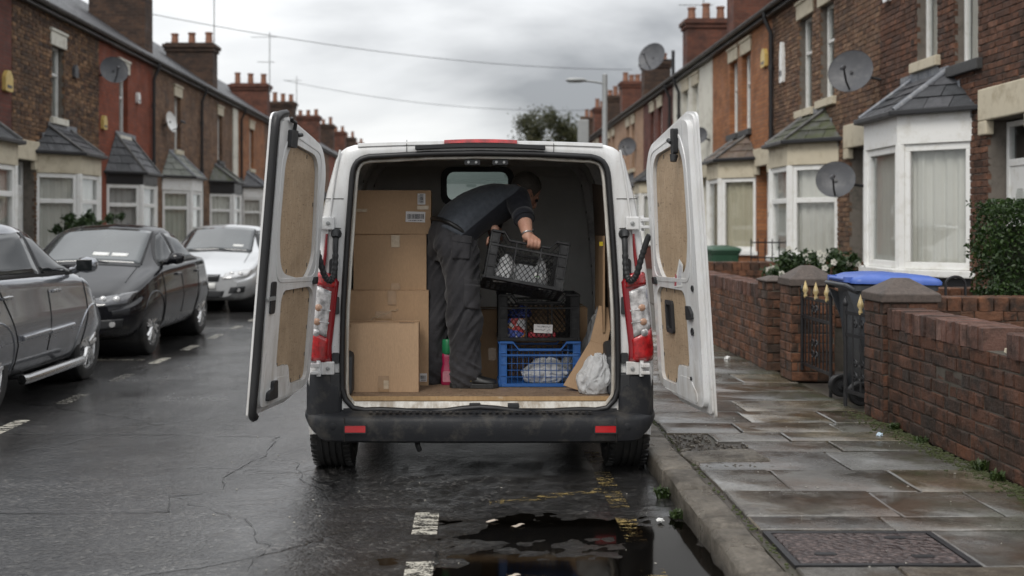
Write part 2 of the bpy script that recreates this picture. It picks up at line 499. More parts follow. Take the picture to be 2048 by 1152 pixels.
# ================================================================== ground, road, pavement
KX = 1.055         # kerb line beside the van
PZ = 0.12          # pavement level
WX = 2.80          # street face of the garden walls
def mat_asphalt():
    m = NT('asphalt'); v = m.co.outputs['Object']
    vo = m.n('ShaderNodeTexVoronoi'); vo.inputs['Scale'].default_value = 58; m.l(v, vo.inputs['Vector'])
    vo2 = m.n('ShaderNodeTexVoronoi'); vo2.inputs['Scale'].default_value = 160; m.l(v, vo2.inputs['Vector'])
    sp = m.n('ShaderNodeSeparateColor'); m.l(vo.outputs['Color'], sp.inputs[0])
    c = m.ramp(sp.outputs[0], [(0.0, (0.022, 0.022, 0.023)), (0.55, (0.046, 0.045, 0.046)), (0.85, (0.07, 0.068, 0.066)), (1.0, (0.125, 0.12, 0.112))])
    c = m.mix(m.ramp(m.noise(0.9, 7, 0.65, v), [(0.42, 0.0), (0.66, 0.7)]), c, (0.018, 0.018, 0.019))
    c = m.mix(m.ramp(m.noise(2.7, 6, 0.7, m.mapv(v, (1, 0.35, 1))), [(0.55, 0.0), (0.75, 0.4)]), c, (0.075, 0.065, 0.055))
    # cracks
    wv = m.n('ShaderNodeVectorMath', operation='ADD'); nn = m.n('ShaderNodeTexNoise'); nn.inputs['Scale'].default_value = 3.0; nn.inputs['Detail'].default_value = 6
    m.l(v, nn.inputs['Vector']); sc = m.n('ShaderNodeVectorMath', operation='SCALE'); sc.inputs['Scale'].default_value = 0.35; m.l(nn.outputs['Color'], sc.inputs[0])
    m.l(v, wv.inputs[0]); m.l(sc.outputs[0], wv.inputs[1])
    ve = m.n('ShaderNodeTexVoronoi', feature='DISTANCE_TO_EDGE'); ve.inputs['Scale'].default_value = 0.55; m.l(wv.outputs[0], ve.inputs['Vector'])
    crack = m.math('MULTIPLY', m.ramp(ve.outputs['Distance'], [(0.0, 1.0), (0.011, 0.0)]), m.ramp(m.noise(0.8, 3, 0.5, v), [(0.47, 0.0), (0.56, 1.0)]))
    c = m.mix(crack, c, (0.006, 0.006, 0.006))
    h = m.math('SUBTRACT', m.math('ADD', m.math('MULTIPLY', vo.outputs['Distance'], -0.8), m.math('MULTIPLY', m.noise(24, 7, 0.75, v), 1.6)), m.math('MULTIPLY', crack, 1.6))
    big = m.noise(0.42, 5, 0.6, m.mapv(v, (1, 0.5, 1), (1.3, 4.0, 0)))
    film = m.ramp(big, [(0.44, 1.0), (0.64, 0.0)])
    n = m.bump(h, 0.5, 0.011); m.l(m.ramp(film, [(0.0, 0.5), (1.0, 0.13)]), n.node.inputs['Strength'])
    n = m.bump(vo2.outputs['Distance'], 0.15, -0.004, n)
    n = m.bump(m.noise(5, 4, 0.6, v), 0.15, 0.02, n)
    # silt-dark damp margin just above standing water
    gp = m.n('ShaderNodeNewGeometry'); gz = m.n('ShaderNodeSeparateXYZ'); m.l(gp.outputs['Position'], gz.inputs[0])
    damp = m.ramp(m.math('ADD', m.math('MULTIPLY', gz.outputs[2], 60.0), 0.5), [(0.1, 1.0), (0.62, 0.0)])
    c = m.mix(m.math('MULTIPLY', damp, 0.75), c, (0.012, 0.011, 0.009))
    wet = m.noise(1.1, 6, 0.62, m.mapv(v, (1, 0.55, 1), (3.1, 0, 0)))
    fine = m.noise(26, 4, 0.6, v)
    ro = m.math('ADD', m.ramp(wet, [(0.36, 0.10), (0.5, 0.20), (0.66, 0.42)]), m.math('MULTIPLY', m.math('SUBTRACT', fine, 0.5), 0.3), True)
    ro = m.math('MULTIPLY', ro, m.ramp(damp, [(0.0, 1.0), (1.0, 0.45)]))
    ro = m.math('MULTIPLY', ro, m.ramp(film, [(0.0, 1.0), (1.0, 0.55)]))
    return m.bsdf(c, ro, 0, 1.0, n)
M['asphalt'] = mat_asphalt()
def mat_water():
    m = NT('puddle_water')
    n = m.bump(m.noise(6, 3, 0.5, m.co.outputs['Object']), 0.04, 0.01)
    g = m.n('ShaderNodeBsdfGlossy'); g.inputs['Roughness'].default_value = 0.07; m.l(n, g.inputs['Normal']); g.inputs['Color'].default_value = (0.6, 0.58, 0.55, 1)
    t = m.n('ShaderNodeBsdfTransparent'); t.inputs['Color'].default_value = (0.34, 0.31, 0.27, 1)
    fr = m.n('ShaderNodeFresnel'); fr.inputs[0].default_value = 1.33; m.l(n, fr.inputs['Normal'])
    mx = m.n('ShaderNodeMixShader'); m.l(fr.outputs[0], mx.inputs[0]); m.l(t.outputs[0], mx.inputs[1]); m.l(g.outputs[0], mx.inputs[2])
    m.l(mx.outputs[0], m.out.inputs[0]); return m.mat
M['water'] = mat_water()
def mat_paint(name, col, wear):
    m = NT(name); v = m.co.outputs['Object']
    a = m.noise(18, 8, 0.75, m.mapv(v, (0.55, 1.3, 1))); b = m.noise(90, 4, 0.7, v)
    f = m.math('ADD', m.math('MULTIPLY', a, 0.7), m.math('MULTIPLY', b, 0.3))
    al = m.ramp(f, [(wear, 0.0), (wear + 0.05, 1.0)])
    c = m.mix(m.noise(40, 5), tuple(x*0.55 for x in col), col)
    return m.bsdf(c, 0.4, 0, 0.5, m.bump(m.noise(80, 4), 0.4, 0.005), alpha=al)
M['paint_white'] = mat_paint('paint_white', (0.62, 0.59, 0.51), 0.475)
M['paint_faded'] = mat_paint('paint_faded', (0.36, 0.34, 0.29), 0.51)
M['paint_yellow'] = mat_paint('paint_yellow', (0.38, 0.28, 0.11), 0.52)
def mat_slab():
    m = NT('paving_stone'); r = m.rnd()
    c = m.ramp(r, [(0, (0.115, 0.112, 0.108)), (0.3, (0.17, 0.158, 0.138)), (0.55, (0.10, 0.098, 0.094)), (0.8, (0.24, 0.197, 0.14)), (1, (0.15, 0.142, 0.13))])
    c = m.mix(m.ramp(m.noise(4, 7, 0.7), [(0.40, 0.0), (0.62, 0.8)]), c, (0.05, 0.045, 0.04))
    c = m.mix(m.ramp(m.noise(1.4, 5, 0.6), [(0.50, 0.0), (0.62, 0.75)]), c, (0.085, 0.052, 0.033))
    c = m.mix(m.ramp(m.noise(60, 8, 0.8), [(0.36, 0.55), (0.52, 0.0)]), c, (0.035, 0.032, 0.028))
    c = m.mix(m.ramp(m.noise(75, 6, 0.8), [(0.56, 0.0), (0.70, 0.5)]), c, (0.33, 0.31, 0.27))
    # moss creeping out from the wall foot
    g = m.n('ShaderNodeNewGeometry'); sx = m.n('ShaderNodeSeparateXYZ'); m.l(g.outputs['Position'], sx.inputs[0])
    mo = m.math('MULTIPLY', m.ramp(m.math('SUBTRACT', sx.outputs[0], 1.9), [(0.1, 0.0), (0.85, 1.0)]), m.ramp(m.noise(5, 7, 0.7), [(0.4, 0.0), (0.6, 1.0)]))
    c = m.mix(m.math('MULTIPLY', mo, 0.75), c, (0.045, 0.05, 0.02))
    wet = m.noise(1.7, 6, 0.65, m.mapv(m.pos(), (1, 1.3, 1), (5, 2, 0)))
    n = m.bump(m.noise(38, 8, 0.78), 0.7, 0.011); m.l(m.ramp(wet, [(0.44, 0.10), (0.60, 0.7)]), n.node.inputs['Strength']); n = m.bump(m.noise(7, 5), 0.16, 0.02, n)
    return m.bsdf(c, m.math('ADD', m.ramp(wet, [(0.44, 0.07), (0.64, 0.42)]), m.math('MULTIPLY', m.math('SUBTRACT', m.noise(20, 4), 0.5), 0.25), True), 0, 0.9, n)
M['slab'] = mat_slab()
def mat_stone(name, col):
    m = NT(name); r = m.rnd()
    c = m.mix(m.ramp(m.noise(48, 8, 0.8), [(0.34, 0.0), (0.66, 1.0)]), tuple(x*0.45 for x in col), tuple(x*1.45 for x in col))
    c = m.mix(1.0, c, m.ramp(r, [(0, 0.75), (1, 1.2)]), 'MULTIPLY')
    vo = m.n('ShaderNodeTexVoronoi'); vo.inputs['Scale'].default_value = 85; m.l(m.pos(), vo.inputs['Vector'])
    c = m.mix(m.ramp(vo.outputs['Distance'], [(0.05, 0.7), (0.16, 0.0)]), c, (0.03, 0.027, 0.022))
    c = m.mix(m.ramp(m.noise(5, 8, 0.75), [(0.47, 0.0), (0.62, 0.75)]), c, (0.055, 0.047, 0.036))
    g = m.n('ShaderNodeNewGeometry'); z = m.n('ShaderNodeSeparateXYZ'); m.l(g.outputs['Position'], z.inputs[0])
    c = m.mix(m.math('MULTIPLY', m.ramp(m.math('MULTIPLY', z.outputs[2], 8.0), [(0.05, 0.85), (0.75, 0.0)]), m.ramp(m.noise(9, 6), [(0.3, 0.4), (0.6, 1.0)])), c, (0.03, 0.027, 0.022))
    n = m.bump(m.noise(42, 9, 0.8), 1.0, 0.02)
    return m.bsdf(c, m.ramp(m.noise(6, 5), [(0.35, 0.25), (0.7, 0.6)]), 0, 0.5, n)
M['kerb'] = mat_stone('kerb_stone', (0.2, 0.176, 0.145)) if True else simple('kerb_stone', (0.19, 0.168, 0.14), 0.5, var=0.5, vs=28, bs=1.0, bscale=42, bd=0.022, objvar=0.32, dirt=(0.06, 0.05, 0.04), dscale=5)
M['dirt'] = simple('wet_dirt', (0.06, 0.05, 0.04), 0.6, var=0.45, vs=25, bs=1.0, bscale=60, dirt=(0.035, 0.045, 0.018), dscale=4)
M['soil'] = simple('garden_soil', (0.07, 0.06, 0.05), 0.8, var=0.4, vs=12, bs=0.8)
M['concrete'] = simple('concrete', (0.2, 0.195, 0.18), 0.6, var=0.25, vs=4, bs=0.4)

def road_z(x, y):
    z = 0.0045*fbm(x, y, 0.3, 0.55, 3) + 0.0022*fbm(x, y, 7.1, 3.1, 3)
    if 3.2 < y < 6.8 and x > -1.2:
        z += 0.0030*fbm(x, y, 3.7, 14, 4) + 0.0046*fbm(x, y*1.5, 1.7, 4.2, 4)
        a = ((x-0.5)/0.62)**2 + ((y-5.27)/0.27)**2
        b = ((x-0.42)/0.78)**2 + ((y-4.55)/0.42)**2
        c = ((x-0.98)/0.16)**2 + ((y-4.7)/0.8)**2
        z -= 0.012*math.exp(-a) + 0.013*math.exp(-b) + 0.010*math.exp(-c)
    return z
MB().grid(1, 1, lambda u, v: (-400+800*u, -300+1000*v, -0.06)).build('ground', M['soil']).__setitem__('kind', 'structure')
xs = sorted(set([round(x, 4) for x in np.concatenate([np.arange(-5.5, -1.0, 0.09), np.arange(-1.0, KX+0.001, 0.022), [KX+0.03]])]))
ys = sorted(set([round(y, 4) for y in np.concatenate([[-25, -10, 0, 2, 3], np.arange(3.4, 6.4, 0.024), np.arange(6.4, 15, 0.1), np.arange(15, 40, 1.0), np.arange(40, 121, 8)])]))
mb = MB()
nx, ny = len(xs), len(ys)
mb.v = [(x, y, road_z(x, y)) for y in ys for x in xs]
mb.f = [(j*nx+i, j*nx+i+1, (j+1)*nx+i+1, (j+1)*nx+i) for j in range(ny-1) for i in range(nx-1)]
road = tag(mb.build('road', M['asphalt'], smooth=180, recalc=False), kind='structure')
tag(MB().grid(1, 1, lambda u, v: (-0.75+(KX+0.02+0.75)*u, 3.6+2.2*v, -0.0065)).build('puddle_water', M['water']), kind='structure')

def marking(name, x0, x1, y0, y1, mat, label=None, skew=0.0):
    o = MB().grid(max(2, int((x1-x0)/0.04)), max(2, int((y1-y0)/0.04)),
        lambda u, v: ((lambda x, y: (x, y, road_z(x, y)+0.0035))(x0+(x1-x0)*u, y0+(y1-y0)*v + skew*u))).build(name, mat, road, smooth=180)
    return o
for y0 in (4.34, 5.15):
    marking('painted_dash', -0.275, -0.155, y0, y0+0.40, M['paint_white'])
for k in range(13):
    y0 = 7.62 + k*1.28
    marking('painted_dash', -3.36, -3.25, y0, y0+0.52, M['paint_faded'] if k in (1, 2) else M['paint_white'])
for y0 in (4.25, 5.05, 5.62, 6.1, 6.7, 7.4, 8.1):
    marking('yellow_line', 0.72, 0.82, y0, y0+(0.42 if y0 < 5.2 else 0.4), M['paint_yellow'])
marking('yellow_line', 0.15, 0.78, 4.50, 4.60, M['paint_yellow'], skew=-0.12)
marking('faded_line', 0.10, 0.72, 5.68, 5.78, M['paint_yellow'], skew=0.28)
marking('bay_line', -5.2, -3.5, 11.75, 11.85, M['paint_faded'])
marking('bay_line', -5.2, -3.0, 15.4, 15.5, M['paint_faded'])

# tarred seams and cracks of an old patch
M['tar'] = simple('tar_seam', (0.008, 0.008, 0.008), 0.35, var=0.3)
def seam_line(pts, w, jit, seed):
    r = random.Random(seed); P = []
    for a, b in zip(pts[:-1], pts[1:]):
        n = max(2, int(math.hypot(b[0]-a[0], b[1]-a[1])/0.07))
        for k in range(n): P.append((a[0]+(b[0]-a[0])*k/n+r.uniform(-jit, jit), a[1]+(b[1]-a[1])*k/n+r.uniform(-jit, jit)))
    P.append(pts[-1]); mb = MB(); L0 = []
    for i, p in enumerate(P):
        q0, q1 = P[max(i-1, 0)], P[min(i+1, len(P)-1)]; d = Vector((q1[0]-q0[0], q1[1]-q0[1])).normalized(); ww = w*max(0.0, r.uniform(-0.1, 1.0))*0.42
        for sg in (-1, 1):
            x, y = p[0]-d.y*ww*sg, p[1]+d.x*ww*sg; L0.append((x, y, road_z(x, y)+0.003))
    mb.v = L0; mb.f = [(2*i, 2*i+1, 2*i+3, 2*i+2) for i in range(len(P)-1)]
    mb.build('tar_seam', M['tar'], road)
seam_line([(-3.2, 7.62), (-2.2, 7.60), (-1.32, 7.52)], 0.016, 0.006, 1)
seam_line([(-1.32, 7.52), (-1.30, 6.9), (-1.42, 6.3), (-1.36, 6.0), (-1.60, 5.85), (-1.52, 5.55)], 0.014, 0.02, 2)
seam_line([(-1.52, 5.55), (-2.0, 5.52), (-3.0, 5.54)], 0.016, 0.007, 3)
seam_line([(-1.30, 6.9), (-1.05, 6.7), (-0.95, 6.2), (-0.8, 6.0)], 0.010, 0.02, 4)
seam_line([(-1.6, 5.85), (-1.1, 5.4), (-0.9, 4.9), (-1.0, 4.4)], 0.010, 0.025, 5)
# ---- kerb: one stone after another
def slab_mesh(name, x0, x1, y0, y1, z0, z1, ch=0.012, jit=0.006, rough=0.0, seed=0):
    rnd = random.Random(seed)
    nxx = max(2, int((x1-x0)/0.12)); nyy = max(2, int((y1-y0)/0.12))
    def edge(pts):
        return pts
    loop = []
    for i in range(nxx): loop.append((x0+(x1-x0)*i/nxx, y0))
    for i in range(nyy): loop.append((x1, y0+(y1-y0)*i/nyy))
    for i in range(nxx): loop.append((x1-(x1-x0)*i/nxx, y1))
    for i in range(nyy): loop.append((x0, y1-(y1-y0)*i/nyy))
    cx, cy = (x0+x1)/2, (y0+y1)/2
    L0 = [(x+rnd.uniform(-jit, jit), y+rnd.uniform(-jit, jit)) for x, y in loop]
    def sh(p, d):
        x, y = p
        return (x + (d if x < cx-0.02 else -d if x > cx+0.02 else 0)*(1 if abs(abs(x-cx)-(x1-x0)/2) < 0.03 else 0),
                y + (d if y < cy-0.02 else -d if y > cy+0.02 else 0)*(1 if abs(abs(y-cy)-(y1-y0)/2) < 0.03 else 0))
    r0 = [(x, y, z0) for x, y in L0]
    r1 = [(x, y, z1-ch+rnd.uniform(-rough, rough)) for x, y in L0]
    r2 = [(*sh(p, ch*rnd.uniform(0.7, 1.5)), z1+rnd.uniform(-rough, rough)*0.4) for p in L0]
    mb = MB(); mb.loft([r0, r1, r2], True, False); mb.f.append(tuple(len(r0)*2+k for k in range(len(r0))))
    return mb
kerb = tag(MB().box(KX+0.02, KX+0.20, -8, 120, -0.08, PZ-0.035).build('kerb', M['dirt']), kind='structure')
y = 3.35; k = 0
rk = random.Random(3)
while y < 16:
    ln = {0: 0.9, 1: 0.62, 2: 0.70, 3: 0.46}.get(k, rk.uniform(0.6, 0.92))
    t = rk.uniform(-0.006, 0.006)
    slab_mesh('kerbstone', KX+t, KX+0.175+t, y+0.008, y+ln-0.008, -0.05, PZ+rk.uniform(-0.007, 0.008), 0.020, 0.008, 0.006, k).build('kerbstone', M['kerb'], kerb, smooth=50)
    y += ln; k += 1
MB().box(KX, KX+0.175, 16.02, 120, -0.05, PZ).build('kerbstone', M['kerb'], kerb, bevel=0.02)

# ---- pavement: bed, slabs, cover
pav = tag(MB().box(KX+0.175, WX+0.3, -8, 120, -0.05, PZ-0.018).build('pavement', M['dirt']), kind='structure')
rows = [3.3, 3.78, 4.28, 4.80, 5.02, 5.5, 5.98, 6.48, 6.78, 7.06, 7.40, 7.86, 8.35, 8.8, 9.3, 9.85, 10.4, 10.95, 11.5, 12.1, 12.7, 13.3, 14.0]
x0p, x1p = KX+0.205, WX-0.01
rs = random.Random(11)
hand = {2: [x0p, x0p+0.045, 2.00, x1p], 3: [x0p, 1.86, x1p], 4: [x0p, 1.98, 2.45, x1p], 5: [x0p, 1.62, 2.25, x1p], 6: [x0p, 2.08, x1p], 7: [1.66, 2.2, x1p], 8: [1.52, 1.98, x1p], 9: [x0p, 1.75, 2.4, x1p]}
cuts_of = []
for i in range(len(rows)-1):
    a, b = rows[i], rows[i+1]
    if i in hand: cuts = hand[i]
    else:
        cuts = [x0p]; c = x0p + rs.uniform(0.35, 0.85)
        while c < x1p-0.3:
            cuts.append(c); c += rs.uniform(0.45, 0.9)
        cuts.append(x1p)
    for j in range(len(cuts)-1):
        if i == 2 and j == 0: continue
        if i == 2 and j == 1: continue       # the inspection cover lies here
        g = 0.007
        o = slab_mesh('paving_slab', cuts[j]+g, cuts[j+1]-g, a+g, b-g, PZ-0.05, PZ, 0.006, 0.004, 0.0015, i*10+j)
        c = Vector(((cuts[j]+cuts[j+1])/2, (a+b)/2, PZ))
        o.v = [(p[0]-c.x, p[1]-c.y, p[2]-c.z) for p in o.v]
        ob = o.build('paving_slab', M['slab'], pav, smooth=40, loc=(c.x, c.y, PZ+rs.uniform(-0.004, 0.004)))
        ob.rotation_euler = (rs.uniform(-0.006, 0.006), rs.uniform(-0.006, 0.006), rs.uniform(-0.006, 0.006))
# loose, paler slab lying a little proud by the patch of bare ground
o = slab_mesh('paving_slab', -0.17, 0.27, -0.13, 0.13, -0.04, 0.0, 0.012, 0.014, 0.003, 77).build('paving_slab', M['kerb'], pav, smooth=40, loc=(1.41, 6.30, PZ+0.012))
o.rotation_euler = (0.02, -0.02, 0.1)
# rubble in the bare patch, too small to pick apart
mb = MB(); rr = random.Random(5)
for k in range(420):
    x = rr.uniform(x0p-0.02, 1.68); y = rr.uniform(6.02, 7.04)
    if x > 1.5 and y > 6.75: continue
    s = rr.uniform(0.004, 0.014)
    mb.obox((x, y, PZ-0.012+s*0.3), (s*rr.uniform(0.8, 1.8), s*rr.uniform(0.8, 1.8), s), Matrix.Rotation(rr.uniform(0, 3), 3, (rr.random(), rr.random(), 1)))
tag(mb.build('rubble', M['kerb'], pav), kind='stuff')
# inspection cover
def mat_cover():
    m = NT('cast_cover')
    vo = m.n('ShaderNodeTexVoronoi'); vo.inputs['Scale'].default_value = 34; m.l(m.mapv(m.co.outputs['Object'], (1, 1.35, 1)), vo.inputs['Vector'])
    sp = m.n('ShaderNodeSeparateColor'); m.l(vo.outputs['Color'], sp.inputs[0])
    c = m.ramp(sp.outputs[0], [(0, (0.06, 0.043, 0.04)), (1, (0.14, 0.105, 0.098))])
    c = m.mix(m.ramp(vo.outputs['Distance'], [(0.3, 0.0), (0.6, 0.8)]), c, (0.04, 0.03, 0.03))
    n = m.bump(vo.outputs['Distance'], 0.9, -0.02)
    return m.bsdf(c, m.ramp(m.noise(6, 4), [(0.3, 0.2), (0.7, 0.5)]), 0.2, 0.5, n)
M['cover'] = mat_cover()
cv = thing('inspection_cover', 'reddish brown rectangular inspection cover set into the paving beside the kerb', 'manhole cover', (1.635, 4.54, PZ))
slab_mesh('cover_plate', -0.33, 0.33, -0.205, 0.205, -0.03, 0.001, 0.004, 0.001, 0, 1).build('cover_plate', M['cover'], cv, smooth=40)
mb = MB(); fr_o = [(-0.365, -0.24), (0.365, -0.24), (0.365, 0.24), (-0.365, 0.24)]; fr_i = [(-0.337, -0.212), (0.337, -0.212), (0.337, 0.212), (-0.337, 0.212)]
mb.plate(fr_o, [fr_i], -0.03, 0.0, lambda a, b, t: (a, b, t)); mb.build('cover_frame', M['black_iron'], cv)
for (x, y) in ((-0.2, -0.1), (0.17, 0.13), (0.18, -0.13)):
    MB().plate(rrect(x-0.045, x+0.045, y-0.018, y+0.018, 0.015), [], 0.0, 0.005, lambda a, b, t: (a, b, t)).build('lifting_key_hole', M['black_iron'], cv)
# far side and the front gardens
tag(MB().box(-7.2, -5.62, -8, 120, -0.05, PZ).build('pavement_opposite', M['concrete']), kind='structure')
tag(MB().box(-5.64, -5.5, -8, 120, -0.05, PZ+0.003).build('kerb_opposite', M['kerb'], bevel=0.02), kind='structure')
tag(MB().box(WX+0.3, 6.0, -8, 120, -0.05, PZ+0.004).build('front_garden_ground', M['soil']), kind='structure')
tag(MB().box(-8.2, -7.2, -8, 120, -0.05, PZ+0.004).build('front_garden_ground_opposite', M['soil']), kind='structure')

M['cap'] = simple('cap_stone', (0.085, 0.066, 0.056), 0.7, var=0.5, vs=35, bs=1.0, bscale=45, dirt=(0.04, 0.035, 0.03), dscale=7)
# ================================================================== bricks
BR = random.Random(21)
def brick_mesh(l, h, p=0.007, back=0.04, ch=0.004, seed=0):
    """one brick facing -x, centred on its face; edges worn"""
    r = random.Random(seed); y, z = l/2, h/2
    j = lambda a: r.uniform(-a, a)
    C0 = [(-y, -z), (y, -z), (y, z), (-y, z)]
    ring0 = [(back, a, b) for a, b in C0]
    ring1 = [(-p+ch+j(0.0015), a+j(0.0045), b+j(0.0035)) for a, b in C0]
    ring2 = [(-p+j(0.0015), a-math.copysign(ch*r.uniform(0.6, 3.2), a), b-math.copysign(ch*r.uniform(0.6, 2.8), b)) for a, b in C0]
    mb = MB().loft([ring0, ring1, ring2], True, False); mb.f.append((8, 9, 10, 11))
    return mb
BM = {}
def brick_variant(l, h, mat, k):
    key = (round(l, 3), round(h, 3), mat, k)
    if key not in BM:
        mb = brick_mesh(l, h, seed=int(l*1000)*7+int(h*1000)+k*131)
        mb.f = [tuple(reversed(f)) for f in mb.f]
        me = mb.mesh('brick'); me.materials.append(M[mat]); BM[key] = me
    return BM[key]
def lay(courses, length, ch, first_offset=0.0, flemish=True):
    """(start, end, course) of each brick on a length of wall"""
    out = []
    S, H, g = 0.217, 0.1045, 0.008
    for c in range(courses):
        if flemish: seq = [S, H]; a = -(0.05625*3 if c % 2 else 0.0)
        else: seq = [S]; a = -(0.1125 if c % 2 else 0.0)
        i = 0
        a += first_offset
        while a < length-0.03:
            w = seq[i % len(seq)]
            s, e = max(a, 0.0), min(a+w, length)
            if e - s > 0.04: out.append((s, e, c))
            a += w+g; i += 1
    return out
def place_brick(parent, base, along, facing, s, e, z, h, mat, prot=0.0):
    """base: wall face start (x,y); along: unit (x,y); facing '-x' or '-y' or '+y'"""
    w = e - s; q = round(w/0.0125)*0.0125
    me = brick_variant(max(0.05, q), h, mat, BR.randrange(5))
    c = (s+e)/2
    rz = {'-x': 0, '-y': math.pi/2, '+x': math.pi, '+y': -math.pi/2}[facing]
    n = {'-x': (-1, 0), '-y': (0, -1), '+x': (1, 0), '+y': (0, 1)}[facing]
    p = prot + BR.uniform(-0.003, 0.004)
    o = piece('brick', me, parent, (base[0]+along[0]*c+n[0]*p, base[1]+along[1]*c+n[1]*p, z), (BR.uniform(-0.006, 0.006), 0, rz+BR.uniform(-0.008, 0.008)))
    if abs(q-w) > 1e-4: o.scale = (1, max(0.3, w/max(0.05, q)), 1)
    return o
CH = 0.081; BH = 0.0735
def garden_wall_y(label, x, y0, y1, z0, courses, gap=None, cat='garden wall', damage=None, coping=True, bmat='brick_garden'):
    """a wall along the street, face at x"""
    t = 0.225; ztop = z0 + courses*CH
    w = thing('garden_wall', label, cat, (x, y0, z0))
    MB().box(0.0, t-0.006, 0, y1-y0, 0, courses*CH).build('mortar_core', M['mortar_dark'], w)
    for (s, e, c) in lay(courses, y1-y0, CH):
        if damage and damage[0] < y0+(s+e)/2 < damage[1] and c in damage[2] : 
            pr = -0.004 - BR.uniform(0, 0.004)
        else: pr = 0.0
        place_brick(w, (0, 0), (0, 1), '-x', s, e, c*CH+CH/2, BH, bmat, pr)
    if coping:
        n = int((y1-y0)/0.077)
        for k in range(n):
            a = k*(y1-y0)/n; yc = y0+a
            if gap and gap[0] < yc < gap[1]: continue
            key = ('cop', k % 6)
            if key not in BM:
                r = random.Random(k)
                mb = slab_mesh('coping_brick', -0.012, t+0.004, -0.0335, 0.0335, 0, 0.128, 0.007, 0.0045, 0.005, k)
                me = mb.mesh('coping_brick'); me.materials.append(M['brick_coping']); BM[key] = me
            piece('coping_brick', BM[key], w, (BR.uniform(-0.007, 0.007), a+0.038, courses*CH-BR.uniform(0, 0.006)), (BR.uniform(-0.03, 0.03), 0, BR.uniform(-0.03, 0.03)))
    return w
w_near = garden_wall_y('low dark brick garden wall with a broken coping gap, beside the pavement slabs', WX, 3.4, 7.36, PZ, 8, gap=(5.72, 5.90), damage=(6.35, 6.62, (4, 5)), bmat='brick_sooty')
mb = MB(); rr = random.Random(8)
for k in range(30):
    s = rr.uniform(0.01, 0.03)
    mb.obox((rr.uniform(0.03, 0.2), 5.81-3.4+rr.uniform(-0.075, 0.075), 8*CH+s*0.3+rr.uniform(0, 0.03)), (s*1.5, s, s), Matrix.Rotation(rr.uniform(0, 3), 3, (rr.random(), rr.random(), 1)))
tag(mb.build('rubble', M['cream_stone'], w_near), kind='stuff')
w_mid = garden_wall_y('low orange red brick garden wall beyond the narrow iron gate', WX-0.08, 10.34, 15.6, PZ, 8)
def pillar(label, x, y, w, d, z0, courses, capz=0.09, bmat='brick_garden'):
    t = thing('gate_pillar', label, 'gate pillar', (x, y, z0))
    MB().box(0.001, w-0.001, 0.001, d-0.001, 0, courses*CH).build('mortar_core', M['mortar_dark'], t)
    for (fc, ln, base, al) in (('-y', w, (0, 0), (1, 0)), ('-x', d, (0, 0), (0, 1)), ('+y', w, (0, d), (1, 0)), ('+x', d, (w, 0), (0, 1))):
        for (s, e, c) in lay(courses, ln, CH, flemish=True):
            place_brick(t, base, al, fc, s, e, c*CH+CH/2, BH, bmat)
    h = courses*CH; o = 0.022
    mb = MB(); R0 = lambda q, z: [(-q, -q, z), (w+q, -q, z), (w+q, d+q, z), (-q, d+q, z)]
    mb.loft([R0(o, h), R0(o, h+capz*0.62), R0(o-0.015, h+capz*0.72), R0(-w*0.36, h+capz*1.7)])
    mb.build('cap_stone', M['cap'], t, bevel=0.008)
    return t
pillar('sooty brick gate pillar in front of the blue lidded bin', WX-0.03, 7.37, 0.36, 0.34, PZ, 10, 0.092, 'brick_sooty')
pillar('brick gate pillar with flat pyramid cap between the two iron gates', WX-0.06, 9.36, 0.36, 0.34, PZ, 10, 0.10)
pillar('slim brick gate pillar ending the orange garden wall', WX-0.09, 10.02, 0.2, 0.31, PZ, 10, 0.03)
# garden dividing walls, across
def garden_wall_x(label, x0, x1, y, z0, courses):
    w = thing('garden_wall', label, 'garden wall', (x0, y, z0))
    MB().box(0, x1-x0, 0.006, 0.22, 0, courses*CH).build('mortar_core', M['mortar_dark'], w)
    for (s, e, c) in lay(courses, x1-x0, CH):
        if c < courses-3: continue
        place_brick(w, (0, 0), (1, 0), '-y', s, e, c*CH+CH/2, BH, 'brick_garden')
    n = int((x1-x0)/0.118)
    for k in range(n):
        key = ('copx', k % 5)
        if key not in BM:
            me = slab_mesh('coping_brick', -0.054, 0.054, -0.01, 0.23, 0, 0.11, 0.008, 0.003, 0.002, 50+k).mesh('coping_brick'); me.materials.append(M['brick_garden']); BM[key] = me
        piece('coping_brick', BM[key], w, ((k+0.5)*(x1-x0)/n, 0, courses*CH), (0, 0, BR.uniform(-0.015, 0.015)))
    return w
garden_wall_x('dark brick dividing wall below the clipped hedge', WX+0.36, 5.75, 8.72, PZ, 8)
garden_wall_x('brick dividing wall behind the gate pillar and white flowering shrub', WX+0.34, 5.75, 9.95, PZ, 8)
garden_wall_x('brick dividing wall in front of the green bin', WX+0.2, 5.75, 14.6, PZ, 9)
